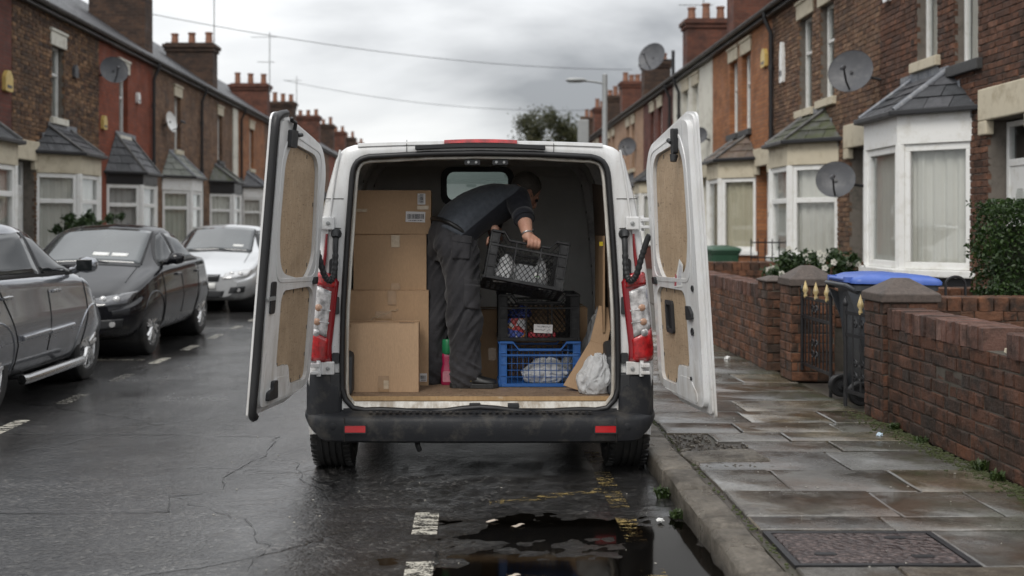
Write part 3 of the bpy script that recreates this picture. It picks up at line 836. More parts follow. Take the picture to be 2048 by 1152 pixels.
# ================================================================== terraced houses
def obx(mb, P, Q, s0, s1, n0, n1, z0, z1):
    """box along the plan line P->Q (2D), s along it, n to its outside, z up"""
    P = Vector(P); d = (Vector(Q)-P).normalized(); nn = Vector((-d.y, d.x))*obx.sign
    pts = []
    for z in (z0, z1):
        for (s, n) in ((s0, n0), (s1, n0), (s1, n1), (s0, n1)):
            p = P + d*s + nn*n; pts.append((p.x, p.y, z))
    return mb.add(pts, [(3,2,1,0),(4,5,6,7),(0,1,5,4),(1,2,6,5),(2,3,7,6),(3,0,4,7)])
obx.sign = 1
def rect_minus(rect, holes):
    out = [rect]
    for h in holes:
        nxt = []
        for r in out:
            a0, a1, b0, b1 = r; c0, c1, d0, d1 = h
            if c1 <= a0 or c0 >= a1 or d1 <= b0 or d0 >= b1: nxt.append(r); continue
            if c0 > a0: nxt.append((a0, c0, b0, b1))
            if c1 < a1: nxt.append((c1, a1, b0, b1))
            m0, m1 = max(a0, c0), min(a1, c1)
            if d0 > b0: nxt.append((m0, m1, b0, d0))
            if d1 < b1: nxt.append((m0, m1, d1, b1))
        out = nxt
    return out
def curtain(parent, P, Q, ln, z0, z1, mat, off=-0.12, dens=1.0, seed=0):
    P = Vector(P); d = (Vector(Q)-P).normalized(); nn = Vector((-d.y, d.x))*obx.sign
    def fn(u, v):
        s = u*ln
        w = 0.022*math.sin(s*44*dens+seed+1.5*math.sin(s*5))+0.011*math.sin(s*91*dens+1.3*seed)
        p = P + d*s + nn*(off+w*(0.6+0.4*(1-v)))
        return (p.x, p.y, z0+(z1-z0)*v)
    return MB().grid(max(14, int(ln*60)), 3, fn).build('curtain', mat, parent, smooth=180, world=True)
def window(parent, P, Q, s0, s1, z0, z1, fmat, name='window', split=None, fw=0.06, depth=0.06, n0=-0.02, cur=None, seed=0, vsplit=None):
    """frame with a pane in each opening; split: heights of transoms, vsplit: places of mullions"""
    mb = MB()
    n1 = n0 + depth
    obx(mb, P, Q, s0, s1, n0, n1, z0, z0+fw); obx(mb, P, Q, s0, s1, n0, n1, z1-fw, z1)
    obx(mb, P, Q, s0, s0+fw, n0, n1, z0+fw, z1-fw); obx(mb, P, Q, s1-fw, s1, n0, n1, z0+fw, z1-fw)
    zs = [z0+fw]; ss = [s0+fw]
    for t in (split or []):
        obx(mb, P, Q, s0+fw, s1-fw, n0, n1, t-fw/2, t+fw/2); zs += [t-fw/2, t+fw/2]
    zs.append(z1-fw)
    for t in (vsplit or []):
        for a in range(0, len(zs), 2): obx(mb, P, Q, t-fw/2, t+fw/2, n0+0.002, n1-0.002, zs[a], zs[a+1])
        ss += [t-fw/2, t+fw/2]
    ss.append(s1-fw)
    w = mb.build(name, fmat, parent, world=True, bevel=0.006, seg=1)
    for a in range(0, len(zs), 2):
        for b in range(0, len(ss), 2):
            # opening casement bead, then glass
            mm = MB(); nb0, nb1 = n0+0.018, n0+0.03
            obx(mm, P, Q, ss[b], ss[b+1], nb0, nb1-0.004, zs[a], zs[a+1])
            mm.build('pane', M['glass'], w, world=True)
    if cur: 
        Pv = Vector(P); d = (Vector(Q)-Pv).normalized(); A = Pv+d*(s0+0.01)
        curtain(w, A, Q, s1-s0-0.02, z0+0.02, z1-0.02, cur, off=n0-0.045, seed=seed)
    return w
def clip_poly(poly, a, b, c):
    """keep a*x+b*y<=c"""
    out = []
    for i in range(len(poly)):
        p, q = poly[i-1], poly[i]
        fp, fq = a*p[0]+b*p[1]-c, a*q[0]+b*q[1]-c
        if (fp <= 0) != (fq <= 0):
            t = fp/(fp-fq); out.append((p[0]+(q[0]-p[0])*t, p[1]+(q[1]-p[1])*t))
        if fq <= 0: out.append(q)
    return out
def tiled_face(parent, quad, mat, tw=0.30, th=0.21, thick=0.012, rnd=None):
    """roof face (list of 3D points, first edge = eave) laid with separate overlapping tiles"""
    rnd = rnd or random.Random(1)
    o = Vector(quad[0]); ex = (Vector(quad[1])-o).normalized()
    nrm = ex.cross(Vector(quad[-1])-o).normalized()
    if nrm.z < 0: nrm = -nrm
    ey = nrm.cross(ex)
    if ey.z < 0: ey = -ey
    P2 = [((Vector(p)-o).dot(ex), (Vector(p)-o).dot(ey)) for p in quad]
    xs_ = [p[0] for p in P2]; ys_ = [p[1] for p in P2]
    row = 0; yy = 0.0
    po = wloc(parent)
    while yy < max(ys_)-0.02:
        a = min(xs_) - (tw/2 if row % 2 else 0)
        while a < max(xs_):
            poly = list(P2)
            for (A, B, Cc) in ((1, 0, a+tw-0.004), (-1, 0, -a-0.004), (0, 1, yy+th), (0, -1, -yy)):
                poly = clip_poly(poly, A, B, Cc)
                if len(poly) < 3: break
            if len(poly) >= 3:
                ar = abs(sum(poly[i-1][0]*poly[i][1]-poly[i][0]*poly[i-1][1] for i in range(len(poly))))/2
                if ar > 0.002:
                    j = rnd.uniform(-0.003, 0.003)
                    lift = lambda v: 0.004+thick*(1.6-1.3*(v-yy)/th)+j
                    top = [o+ex*p[0]+ey*p[1]+nrm*lift(p[1]) for p in poly]
                    bot = [q-nrm*thick for q in top]
                    n = len(poly)
                    mb = MB(); mb.v = [tuple(q) for q in bot+top]
                    mb.f = [tuple(range(n, 2*n)), tuple(reversed(range(n)))] + [(i, (i+1) % n, n+(i+1) % n, n+i) for i in range(n)]
                    mb.build('roof_tile', mat, parent, world=True)
            a += tw
        yy += th; row += 1

def house(name_label, side, F, y0, y1, by, dy, wall, wins, geo=None, fmat='white_upvc', lin='cream_stone', fascia='white_upvc', froof='slate',
          bsplit=None, cur='curtain', chim=None, eave=5.6, pipe=None, tiles=True, sillm='cream_stone', linw='cream_stone', door=True, group=None, gable=False, zb=(0.92, 2.42, 2.80, 3.32), bcur=None, pots=3):
    obx.sign = 1 if side > 0 else -1
    W = lambda d, u: (side*(F-d), u)
    h = thing('terraced_house', name_label, 'house', (side*F, (y0+y1)/2, PZ), group=group or 'terraced houses along the street')
    z0 = PZ
    holes = [(w[0]-w[1]/2, w[0]+w[1]/2, w[2], w[3]) for w in wins]
    holes.append((by+0.12, by+2.23, 0.95, 2.4))
    if door: holes.append((dy-0.47, dy+0.47, z0, 2.62))
    us = sorted(set([y0, y1]+[x for a in holes for x in a[:2]])); zs = sorted(set([z0, eave]+[x for a in holes for x in a[2:]]))
    mb = MB()
    P, Q = W(0, y0), W(0, y1)
    if side < 0: obs = -1
    th = 0.28
    for i in range(len(us)-1):
        col = []
        for j in range(len(zs)-1):
            um, zm = (us[i]+us[i+1])/2, (zs[j]+zs[j+1])/2
            if us[i] < y0-1e-6 or us[i+1] > y1+1e-6: continue
            if any(a < um < b and c < zm < d for a, b, c, d in holes): continue
            if col and abs(col[-1][1]-zs[j]) < 1e-6: col[-1][1] = zs[j+1]
            else: col.append([zs[j], zs[j+1]])
        for a, b in col:
            obx(mb, P, Q, us[i]-y0, us[i+1]-y0, -th, -0.004 if geo else 0.0, a, b)
    wl = mb.build('front_wall', M['mortar'] if geo else M[wall], h, world=True)
    if geo:
        gm, limit, ylo = geo
        pieces = []
        nc = int((eave-z0)/0.0765)
        for (s, e, c) in lay(nc, y1-y0, 0.0765):
            za = z0+c*0.0765
            for r in rect_minus((y0+s, y0+e, za+0.005, za+0.0715), holes):
                if r[1]-r[0] > 0.03 and r[3]-r[2] > 0.03: pieces.append(r)
        vis = [r for r in pieces if r[1] > ylo and not (by-0.1 < (r[0]+r[1])/2 < by+2.4 and r[2] < 2.9) and r[2] > 0.9]
        vis.sort(key=lambda r: -((r[1]-r[0])*(r[3]-r[2]))/r[0]**3)
        own = vis[:limit]; ownset = set(own)
        o = wloc(wl)
        for r in own:
            place_brick(wl, (side*F-o.x, -o.y), (0, 1), '-x' if side > 0 else '+x', r[0], r[1], (r[2]+r[3])/2-o.z, round(r[3]-r[2], 3), gm)
        mb = MB()
        for k, r in enumerate(pieces):
            if r in ownset: continue
            bb = brick_mesh(r[1]-r[0], r[3]-r[2], p=0.011+BR.uniform(-0.003, 0.004), ch=0.004, seed=k)
            vv = [(p[0]*side + side*F, p[1]+(r[0]+r[1])/2, p[2]+(r[2]+r[3])/2) for p in bb.v]
            mb.add(vv, [tuple(reversed(f)) for f in bb.f] if side > 0 else bb.f)
        tag(mb.build('brickwork', M[gm], wl, world=True, recalc=False), kind='stuff')
    # party walls, back, roof
    mb = MB(); X1 = side*(F+8.0)
    xa, xb = sorted((side*(F+th), X1))
    mb.box(xa, xb, y0, y0+0.1, z0, eave); mb.box(xa, xb, y1-0.1, y1, z0, eave)
    mb.box(*sorted((X1, X1-side*0.2)), y0+0.1, y1-0.1, z0, eave)
    mb.box(xa, xb, y0+0.1, y1-0.1, 2.72, 2.8)
    mb.box(*sorted((side*(F+3.0), side*(F+3.1))), y0+0.1, y1-0.1, z0, eave)
    mb.build('party_walls', M['room_dark'], h, world=True)
    rg = eave+4*0.70
    mb = MB()
    prof = [(-0.14, eave+0.02), (4.0, rg), (8.1, eave+0.02), (8.1, eave-0.08), (4.0, rg-0.14), (-0.14, eave-0.08)]
    mb.loft([[(side*(F+d), yy, z) for d, z in prof] for yy in (y0+0.002, y1-0.002)])
    rf = mb.build('roof', M['slate'], h, world=True)
    mb = MB(); gy = []
    for k in range(7): gy.append((side*(F-0.20-0.065*math.cos(math.pi*k/6)), eave-0.045-0.06*math.sin(math.pi*k/6)))
    gy += [(x+ (0.008 if (x-side*(F-0.2))*1 < 0 else -0.008), z+0.008) for x, z in reversed(gy)]
    mb.loft([[(x, yy, z) for x, z in gy] for yy in (y0+0.001, y1-0.001)])
    mb.build('gutter', M['gutter_grey'], h, world=True)
    MB().box(*sorted((side*(F-0.02), side*(F-0.13))), y0+0.01, y1-0.01, eave-0.16, eave-0.085).build('eave_board', M['gutter_grey'], h, world=True)
    if pipe is not None:
        mb = MB().tube([(side*(F-0.2), pipe, eave-0.1), (side*(F-0.2), pipe, eave-0.2), (side*(F-0.07), pipe, eave-0.5), (side*(F-0.07), pipe, 0.2)], 0.042, 8)
        for zc in (1.6, 3.0, 4.4): mb.tube([(side*(F-0.07), pipe, zc), (side*(F-0.07), pipe, zc+0.09)], 0.055, 8)
        mb.build('downpipe', M['black_paint'], h, world=True, smooth=40)
    # upper windows
    for k, w in enumerate(wins):
        uc, ww, wz0, wz1, style = w[:5]
        wo = window(h, W(0, y0), W(0, y1), uc-ww/2-y0, uc+ww/2-y0, wz0, wz1, M[fmat], split=[wz0+(wz1-wz0)*0.62], fw=0.05, n0=-0.17, cur=M[cur], seed=k)
        sm = M['dark_stone'] if style == 'dark' else M[sillm]
        mb = MB(); obx(mb, W(0, y0), W(0, y1), uc-ww/2-0.1-y0, uc+ww/2+0.1-y0, -0.09, 0.075, wz0-0.13, wz0-0.001)
        mb.build('sill', sm, wo, world=True, bevel=0.01)
        mb = MB(); obx(mb, W(0, y0), W(0, y1), uc-ww/2-0.09-y0, uc+ww/2+0.09-y0, -0.1, 0.035, wz1+0.001, wz1+0.26)
        obx(mb, W(0, y0), W(0, y1), uc-ww/2-0.12-y0, uc+ww/2+0.12-y0, -0.1, 0.06, wz1+0.261, wz1+0.32)
        mb.build('lintel', M[linw], wo, world=True, bevel=0.01)
    # bay window
    b0, b1, b2, b3 = zb
    D = 0.62
    PP = [W(0, by), W(D, by+D), W(D, by+D+1.12), W(0, by+2*D+1.12)]
    if bcur is None: bcur = cur
    def inset(dd):
        a = 0.414*dd
        return [W(0, by+dd*1.41), W(D-dd, by+D+a), W(D-dd, by+D+1.12-a), W(0, by+2*D+1.12-dd*1.41)]
    def prism(dd0, dd1, za, zb_):
        o_ = inset(dd0); i_ = inset(dd1)
        loop = o_ + list(reversed(i_))
        mb = MB(); mb.loft([[(x, y, za) for x, y in loop], [(x, y, zb_) for x, y in loop]])
        return mb
    bay = prism(0.0, 0.18, z0, b0-0.09).build('bay_base', M['black_paint'] if fascia == 'white_upvc' else M[wall] if not geo else M['brick_house'], h, world=True)
    prism(-0.07, 0.1, b0-0.088, b0-0.002).build('bay_sill', M['white_upvc'], bay, world=True, bevel=0.01)
    # corner posts
    for k in (1, 2):
        p = Vector(inset(0.055)[k]); r = 0.075
        MB().tube([(p.x, p.y, b0), (p.x, p.y, b1)], r, 8).build('corner_post', M[fmat], bay, world=True)
    faces3 = [(PP[0], PP[1]), (PP[1], PP[2]), (PP[2], PP[3])]
    for k, (A, B) in enumerate(faces3):
        ln = (Vector(B)-Vector(A)).length
        window(h, A, B, 0.0 if k == 0 else 0.06, ln if k == 2 else ln-0.06, b0+0.001, b1-0.001, M[fmat], name='bay_window', split=bsplit, fw=0.085, depth=0.07, n0=-0.09, cur=M[bcur], seed=k+int(by))
    fa = prism(-0.01, 0.2, b1, b2).build('bay_fascia', M[fascia], h, world=True, bevel=0.006)
    prism(-0.13, -0.012, b2-0.035, b2+0.03).build('bay_gutter', M['black_paint'], fa, world=True, bevel=0.012)
    # hipped bay roof
    e_ = inset(-0.06)
    ap = [W(0.0, by+0.62), W(0.0, by+2*D+1.12-0.62)]
    E = [(x, y, b2+0.02) for x, y in e_]; A0 = (*ap[0], b3); A1 = (*ap[1], b3)
    mb = MB(); mb.add([E[0], E[1], E[2], E[3], A0, A1, (*W(0, by), b2+0.02), (*W(0, by+2*D+1.12), b2+0.02)], [(0, 1, 4), (1, 2, 5, 4), (2, 3, 5)])
    br = mb.build('bay_roof', M[froof], h, world=True)
    if tiles:
        rn = random.Random(int(by*10))
        tiled_face(br, [E[0], E[1], A0], M[froof], rnd=rn); tiled_face(br, [E[1], E[2], A1, A0], M[froof], rnd=rn)
    for (p, q) in ((E[1], A0), (E[2], A1)):
        mb = MB().tube([Vector(p)+Vector((0, 0, 0.02)), Vector(q)+Vector((0, 0, 0.025))], 0.035, 6)
        mb.build('hip_flashing', M['lead'] if fascia == 'white_upvc' else M['gutter_grey'], br, world=True, smooth=60)
    # stepped lead against the wall
    mb = MB()
    for k in range(9):
        t = k/8; u = by-0.02 + t*(2*D+1.16)
        zt = b2 + (b3-b2)*min(1, min(t, 1-t)*(2*D+1.12)/0.62)+0.10
        obx(mb, W(0, y0), W(0, y1), u-y0, u+0.29-y0, 0.0165, 0.022, zt-0.16-0.05, zt+BR.uniform(-0.02, 0.03))
    mb.build('wall_flashing', M['lead'], br, world=True)
    # door
    if door:
        mb = MB()
        P_, Q_ = W(0, y0), W(0, y1)
        s = dy-y0
        obx(mb, P_, Q_, s-0.46, s-0.40, -0.27, -0.2, z0+0.1, 2.6); obx(mb, P_, Q_, s+0.40, s+0.46, -0.27, -0.2, z0+0.1, 2.6)
        obx(mb, P_, Q_, s-0.40, s+0.40, -0.27, -0.2, 2.54, 2.6); obx(mb, P_, Q_, s-0.40, s+0.40, -0.27, -0.2, 2.1, 2.18)
        dr = mb.build('door', M['white_upvc'], h, world=True, bevel=0.006, seg=1)
        mb = MB(); obx(mb, P_, Q_, s-0.40, s+0.40, -0.262, -0.215, z0+0.1, 2.1); mb.build('door_leaf', M['white_upvc'], dr, world=True)
        mb = MB(); obx(mb, P_, Q_, s-0.40, s+0.40, -0.245, -0.235, 2.18, 2.54); mb.build('pane', M['glass'], dr, world=True)
        for sx in (-0.17, 0.17):
            pts = [(s+sx-0.11, 1.15), (s+sx+0.11, 1.15), (s+sx+0.11, 1.72), (s+sx+0.06, 1.85), (s+sx-0.06, 1.85), (s+sx-0.11, 1.72)]
            Pv = Vector(P_); d_ = (Vector(Q_)-Pv).normalized(); nn_ = Vector((-d_.y, d_.x))*obx.sign
            fn = lambda a, b, t: (Pv.x+d_.x*a+nn_.x*t, Pv.y+d_.y*a+nn_.y*t, b)
            MB().plate(pts, [], -0.213, -0.205, fn).build('pane', M['glass'], dr, world=True)
        mb = MB(); obx(mb, P_, Q_, s-0.36, s-0.33, -0.21, -0.17, 1.02, 1.2); mb.build('door_handle', M['galv'], dr, world=True)
        mb = MB(); obx(mb, P_, Q_, s-0.62, s+0.62, -0.05, 0.05, 2.62, 2.98)
        obx(mb, P_, Q_, s-0.62, s-0.42, -0.05, 0.05, 2.46, 2.619); obx(mb, P_, Q_, s+0.42, s+0.62, -0.05, 0.05, 2.46, 2.619)
        mb.build('door_lintel', M[lin], dr, world=True, bevel=0.015)
        mb = MB(); obx(mb, P_, Q_, s-0.5, s+0.5, -0.27, 0.12, z0, z0+0.095); mb.build('doorstep', M['concrete'], dr, world=True)
    # chimney
    if chim:
        cy, cx0, cx1, ctop, cm = chim
        x0_, x1_ = sorted((side*cx0, side*cx1))
        mb = MB(); mb.box(x0_, x1_, cy-0.34, cy+0.34, eave-0.2, ctop-0.28)
        mb.box(x0_-0.05, x1_+0.05, cy-0.39, cy+0.39, ctop-0.28, ctop-0.16); mb.box(x0_-0.1, x1_+0.1, cy-0.44, cy+0.44, ctop-0.16, ctop-0.05)
        mb.box(x0_-0.02, x1_+0.02, cy-0.36, cy+0.36, ctop-0.05, ctop)
        ch = mb.build('chimney', M[cm], h, world=True)
        pn = pots
        for k in range(pn):
            xx = x0_+0.2+(x1_-x0_-0.4)*k/max(1, pn-1); hh = random.Random(int(cy*7)+k).uniform(0.28, 0.5)
            MB().lathe([(0.13, 0), (0.12, 0.06), (0.105, hh-0.06), (0.13, hh-0.05), (0.13, hh), (0.09, hh), (0.09, hh-0.1)], 12, (xx, cy, ctop)).build('chimney_pot', M['terracotta'], ch, world=True, smooth=40)
    obx.sign = 1
    return h

zw = (3.5, 5.0)
HR = []
HR.append(house('dark red brick terraced house with a large white bay window, behind the clipped hedge', 1, 5.8, 10.4, 15.55, 12.7, 11.85, 'wall_red',
    [(13.95, 0.62, 3.55, 5.05, 'cream'), (12.85, 0.62, 3.35, 5.0, 'dark')], geo=('brick_house', 300, 11.4), froof='slate', cur='curtain'))
HR.append(house('brown brick terraced house with mossy bay roof and cream window bands', 1, 5.8, 15.553, 21.1, 17.3, 16.35, 'wall_brown',
    [(19.0, 0.75, 3.45, 5.05, 'cream'), (17.85, 0.7, 3.5, 5.05, 'cream')], geo=('brick_house_brown', 300, 15.6), fascia='cream_stone', froof='slate_moss', bsplit=[1.85], pipe=20.95))
HR.append(house('orange brick terraced house with brown tiled bay roof and dark upstairs sills', 1, 5.8, 21.103, 26.3, 22.3, 21.75, 'wall_orange',
    [(24.2, 0.7, 3.45, 5.05, 'dark'), (23.1, 0.7, 3.45, 5.05, 'dark')], fascia='cream_stone', froof='tile_brown', cur='curtain', bcur='curtain_warm', chim=(26.2, 6.2, 7.5, 7.6, 'chimney_red')))
HR.append(house('cream rendered terraced house beyond the orange brick one', 1, 5.8, 26.303, 31.4, 27.8, 27.0, 'white_render',
    [(29.6, 0.7, 3.45, 5.05, 'cream'), (28.3, 0.7, 3.45, 5.05, 'cream')], fascia='cream_stone', pipe=30.2, tiles=False, chim=(32.5, 6.35, 7.6, 7.5, 'chimney_red')))
HR.append(house('dull maroon brick terraced house beyond the cream rendered house', 1, 5.8, 31.403, 36.8, 33.0, 32.1, 'wall_darkred',
    [(35, 0.7, 3.45, 5.05, 'cream'), (33.6, 0.7, 3.45, 5.05, 'cream')], fascia='cream_stone', tiles=False, chim=(42, 6.6, 7.6, 7.7, 'chimney_dark'), pipe=31.6))
far = ['pale tan terraced house sixth from the hedge', 'red brick terraced house seventh from the hedge', 'brown brick terraced house near the street lamp, eighth from the hedge', 'red brick terraced house ninth from the hedge by the tree']
fm = ['wall_tan', 'wall_tan', 'wall_red', 'wall_darkred']
for k in range(4):
    ya = 36.803+k*5.4
    HR.append(house(far[k], 1, 5.8, ya, ya+5.397, ya+1.7, ya+0.7, fm[k], [(ya+3.6, 0.7, 3.45, 5.05, 'cream'), (ya+2.3, 0.7, 3.45, 5.05, 'cream')], fascia='cream_stone', tiles=False,
        chim=(ya+12, 6.7, 7.9, 7.8, ('chimney_red', 'chimney_dark', 'chimney_red', 'chimney_dark')[k]), pots=4))
# opposite side
HL = []
HL.append(house('dark red brick terraced house at the picture edge behind the grey car', -1, 8.0, 14.4, 19.2, 16.2, 15.3, 'wall_darkred', [(17.2, 0.8, 3.5, 5.0, 'cream')], fascia='cream_stone', bsplit=[1.95], tiles=False, pipe=None))
HL.append(house('mottled brown brick terraced house with grey bay roof and white sill, behind the black car', -1, 8.0, 19.203, 23.7, 20.25, 19.72, 'wall_brown', [(21.35, 0.62, 3.52, 4.9, 'cream')], geo=('brick_left', 300, 19.2),
    fascia='cream_stone', froof='slate', bsplit=[1.9], tiles=True, linw='white_render', sillm='white_render', chim=(28.6, 8.35, 9.8, 7.75, 'chimney_dark')))
HL.append(house('smooth red brick terraced house with steep grey hipped bay roof and a large dish', -1, 8.0, 23.703, 27.75, 24.2, 27.2, 'wall_red', [(25.4, 0.62, 3.5, 4.95, 'cream')], fascia='black_paint', froof='slate', bsplit=[1.9], tiles=True, bcur='curtain_grey',
    linw='white_render', sillm='white_render', door=False, pipe=27.6, zb=(0.92, 2.36, 2.62, 3.5)))
HL.append(house('brown brick terraced house with pale green bay roof and ornate white sill', -1, 8.0, 27.753, 32.7, 28.6, 32.0, 'wall_brown', [(30.1, 0.62, 3.5, 4.95, 'cream')], fascia='white_upvc', froof='slate_green', bsplit=[1.9], tiles=True,
    linw='cream_stone', door=False, bcur='blind', pipe=32.55, chim=(35.6, 8.25, 9.75, 7.3, 'chimney_dark'), zb=(0.92, 2.36, 2.72, 3.4)))
HL.append(house('dark brown brick terraced house with black fascia bay, fifth along the far side', -1, 8.0, 32.703, 37.0, 33.8, 36.5, 'wall_brown', [(35.2, 0.62, 3.5, 4.95, 'dark')], fascia='black_paint', froof='slate_moss', bsplit=[1.9], tiles=False,
    door=False, chim=(44.5, 8.15, 9.6, 7.15, 'chimney_red')))
HL.append(house('orange red brick terraced house with a cream corner strip, beside the open van door', -1, 8.0, 37.003, 42.9, 38.7, 42.2, 'wall_orange', [(40.3, 0.7, 3.5, 4.95, 'cream')], fascia='white_upvc', bsplit=[1.9], tiles=False, door=False,
    pipe=38.2, chim=(55, 8.75, 9.95, 7.6, 'chimney_dark')))
farl = ['brown brick terraced house seventh along the far side', 'red brick terraced house eighth along the far side', 'dark terraced house ninth along the far side', 'red brick terraced house tenth along the far side', 'brown terraced house at the far end of the street']
for k in range(5):
    ya = 42.903+k*6.5
    HL.append(house(farl[k], -1, 8.0, ya, ya+6.497, ya+1.8, ya+5.5, ('wall_brown', 'wall_red', 'wall_brown', 'wall_red', 'wall_brown')[k], [(ya+3.2, 0.7, 3.5, 4.95, 'cream')], fascia='cream_stone', tiles=False, door=False,
        chim=(ya+20, 8.6, 9.9, 7.7+0.1*k, ('chimney_red', 'chimney_dark')[k % 2])))
MB().box(-7.995, -7.96, 37.01, 37.75, PZ, 5.4).build('corner_strip', M['white_render'], HL[5], world=True)

# ------------------------------------------------------------------ things fixed to the houses
def dish(label, p, rad, face, wall_x, mat='dish_grey', pole=None):
    """oval satellite dish at p facing direction face, held by an arm from the wall"""
    t = thing('satellite_dish', label, 'satellite dish', p, group='satellite dishes on the houses')
    f = Vector(face).normalized(); q = f.to_track_quat('Z', 'Y').to_matrix()
    mb = MB(); prof = []
    for k in range(9): 
        r = rad*k/8; prof.append((max(r, 0.001), 0.22*rad*(k/8)**2))
    prof += [(rad*1.01, 0.22*rad+0.006), (rad*0.99, 0.22*rad-0.012)] + [(max(rad*k/8, 0.001), 0.22*rad*(k/8)**2-0.012) for k in range(7, -1, -1)]
    mb.lathe([(r, h-0.22*rad) for r, h in prof], 28, (0, 0, 0), 'z', q); mb.build('reflector', M[mat], t, smooth=40)
    u = q @ Vector((0, -1, 0)); 
    a = u*rad*0.85 - f*0.02; b = f*rad*1.05 + u*rad*0.25
    MB().tube([a, a*0.5+b*0.5+u*0.05, b], 0.014, 6).build('feed_arm', M['black_paint'], t, smooth=60)
    MB().tube([b-f*0.03+Vector((0, 0, 0.02)), b+f*0.02, b+f*0.09+u*0.05], [0.03, 0.032, 0.025], 10).build('receiver', M['dish_grey'], t, smooth=60)
    back = -f*0.25*rad
    MB().tube([back+f*0.04, back-f*0.06, Vector((wall_x-p[0], 0, -0.12)) if not pole else -f*0.12+Vector((0, 0, -0.05))] + ([Vector((pole[0]-p[0], pole[1]-p[1], pole[2]-p[2]))] if pole else []), 0.022, 8).build('wall_bracket', M['black_paint'], t, smooth=60)
    return t
dish('large grey oval dish high on the wall above the mossy bay roof', (5.36, 15.5, 3.62), 0.31, (-0.55, -0.8, 0.25), 5.8)
dish('grey oval dish low beside the white bay of the brown brick house', (5.2, 15.65, 2.10), 0.27, (-0.4, -0.85, 0.3), 5.8)
dish('grey dish on a tall black pole above the roofs', (5.45, 33.0, 6.5), 0.44, (-0.6, -0.75, 0.3), 5.8, pole=(6.02, 32.6, 6.35))
dish('small grey dish on the cream rendered house', (5.55, 26.6, 3.62), 0.2, (-0.5, -0.8, 0.2), 5.8)
dish('grey dish on the far tan house above the van roof', (5.5, 38.5, 4.2), 0.33, (-0.5, -0.8, 0.2), 5.8)
dish('grey oval dish on the smooth red brick house across the road', (-7.68, 23.75, 4.8), 0.3, (0.5, -0.82, 0.25), -8.0)
dish('white dish seen edge on beside an upstairs window across the road', (-7.8, 28.75, 4.15), 0.27, (0.98, -0.2, 0.2), -8.0, mat='white_upvc')
pole = tag(MB().tube([(6.02, 32.6, 5.5), (6.02, 32.6, 6.62)], 0.05, 8).add([], []).build('dish_pole', M['black_paint'], smooth=60), 'black steel pole carrying the dish above the roofs', 'pole')

def alarm(label, p, side, mat, h=0.34, w=0.24):
    t = thing('alarm_box', label, 'alarm box', p, group='boxes on the house fronts')
    x0, x1 = (-0.07, 0.0) if side > 0 else (0.0, 0.07)
    pts = round_poly([(-w/2, -h/2), (w/2, -h/2), (w/2, h*0.2), (w*0.2, h/2), (-w*0.2, h/2), (-w/2, h*0.2)], 0.03)
    MB().plate(pts, [], x0, x1, lambda a, b, t_: (t_, a, b)).build('box_cover', M[mat], t, bevel=0.012)
    MB().plate(rrect(-w*0.3, w*0.3, -h*0.34, -h*0.2, 0.01), [], x0-0.006, x1+0.006, lambda a, b, t_: (t_, a, b)).build('strobe_lens', M['dish_grey'], t)
    return t
alarm('white alarm box with pointed top high on the dark red brick house', (5.8, 15.2, 4.78), 1, 'white_upvc', 0.5, 0.16)
alarm('cream yellow alarm box on the orange brick house', (5.8, 21.55, 4.72), 1, 'yellow_plastic', 0.36, 0.3)
alarm('long white box beside the downpipe on the brown brick house', (5.8, 20.3, 4.45), 1, 'white_upvc', 0.75, 0.18)
alarm('yellow alarm box at the picture edge across the road', (-8.0, 18.95, 3.93), -1, 'yellow_plastic', 0.36, 0.3)
alarm('small yellow alarm box on the smooth red brick house', (-8.0, 23.95, 3.68), -1, 'yellow_plastic', 0.3, 0.24)
alarm('small dark vent box beside the upstairs window of the mottled brown house', (-8.0, 22.2, 4.55), -1, 'dish_grey', 0.26, 0.2)
alarm('small white vent box on the smooth red brick house', (-8.0, 26.4, 4.5), -1, 'white_upvc', 0.26, 0.2)

def aerial(label, x, y, z0, z1, arms):
    t = thing('television_aerial', label, 'aerial', (x, y, z0), group='television aerials on the chimneys')
    MB().tube([(0, 0, 0), (0, 0, z1-z0)], 0.02, 6).build('mast', M['galv'], t)
    for (h, l) in arms:
        mb = MB(); mb.tube([(-l*0.8, 0, h), (l*0.3, 0, h)], 0.012, 5)
        for k in range(7):
            xx = -l*0.8+l*1.1*k/6; mb.tube([(xx, -0.16, h), (xx, 0.16, h)], 0.006, 4)
        mb.build('antenna_boom', M['galv'], t)
    return t
aerial('tall grey television aerial above the pots of the dark chimney', -8.35, 35.9, 6.9, 9.3, [(2.1, 0.5)])
aerial('slender television aerial with two booms beside the red chimney', -8.05, 44.2, 6.7, 9.2, [(2.3, 0.9), (1.3, 0.6)])
aerial('small television aerial over the far terrace', -8.7, 55.2, 7.2, 8.9, [(1.5, 0.8)])
aerial('television aerial above the red chimney of the orange terrace', 6.9, 32.5, 7.4, 8.15, [(0.55, 0.9)])

# overhead wires
def wire(label, a, b, sag, r=0.012):
    a, b = Vector(a), Vector(b)
    pts = [a.lerp(b, k/24)-Vector((0, 0, sag*4*(k/24)*(1-k/24))) for k in range(25)]
    tag(MB().tube(pts, r, 6).build('overhead_wire', M['black_paint'], smooth=60), label, 'wire', 'overhead wires')
wire('upper overhead wire slung across the street between the roofs', (-8.3, 28.7, 6.95), (5.9, 40.0, 7.1), 0.35, 0.009)
wire('lower overhead wire slung across the street far off', (-8.3, 49, 7.9), (5.9, 52.0, 6.9), 0.45, 0.010)

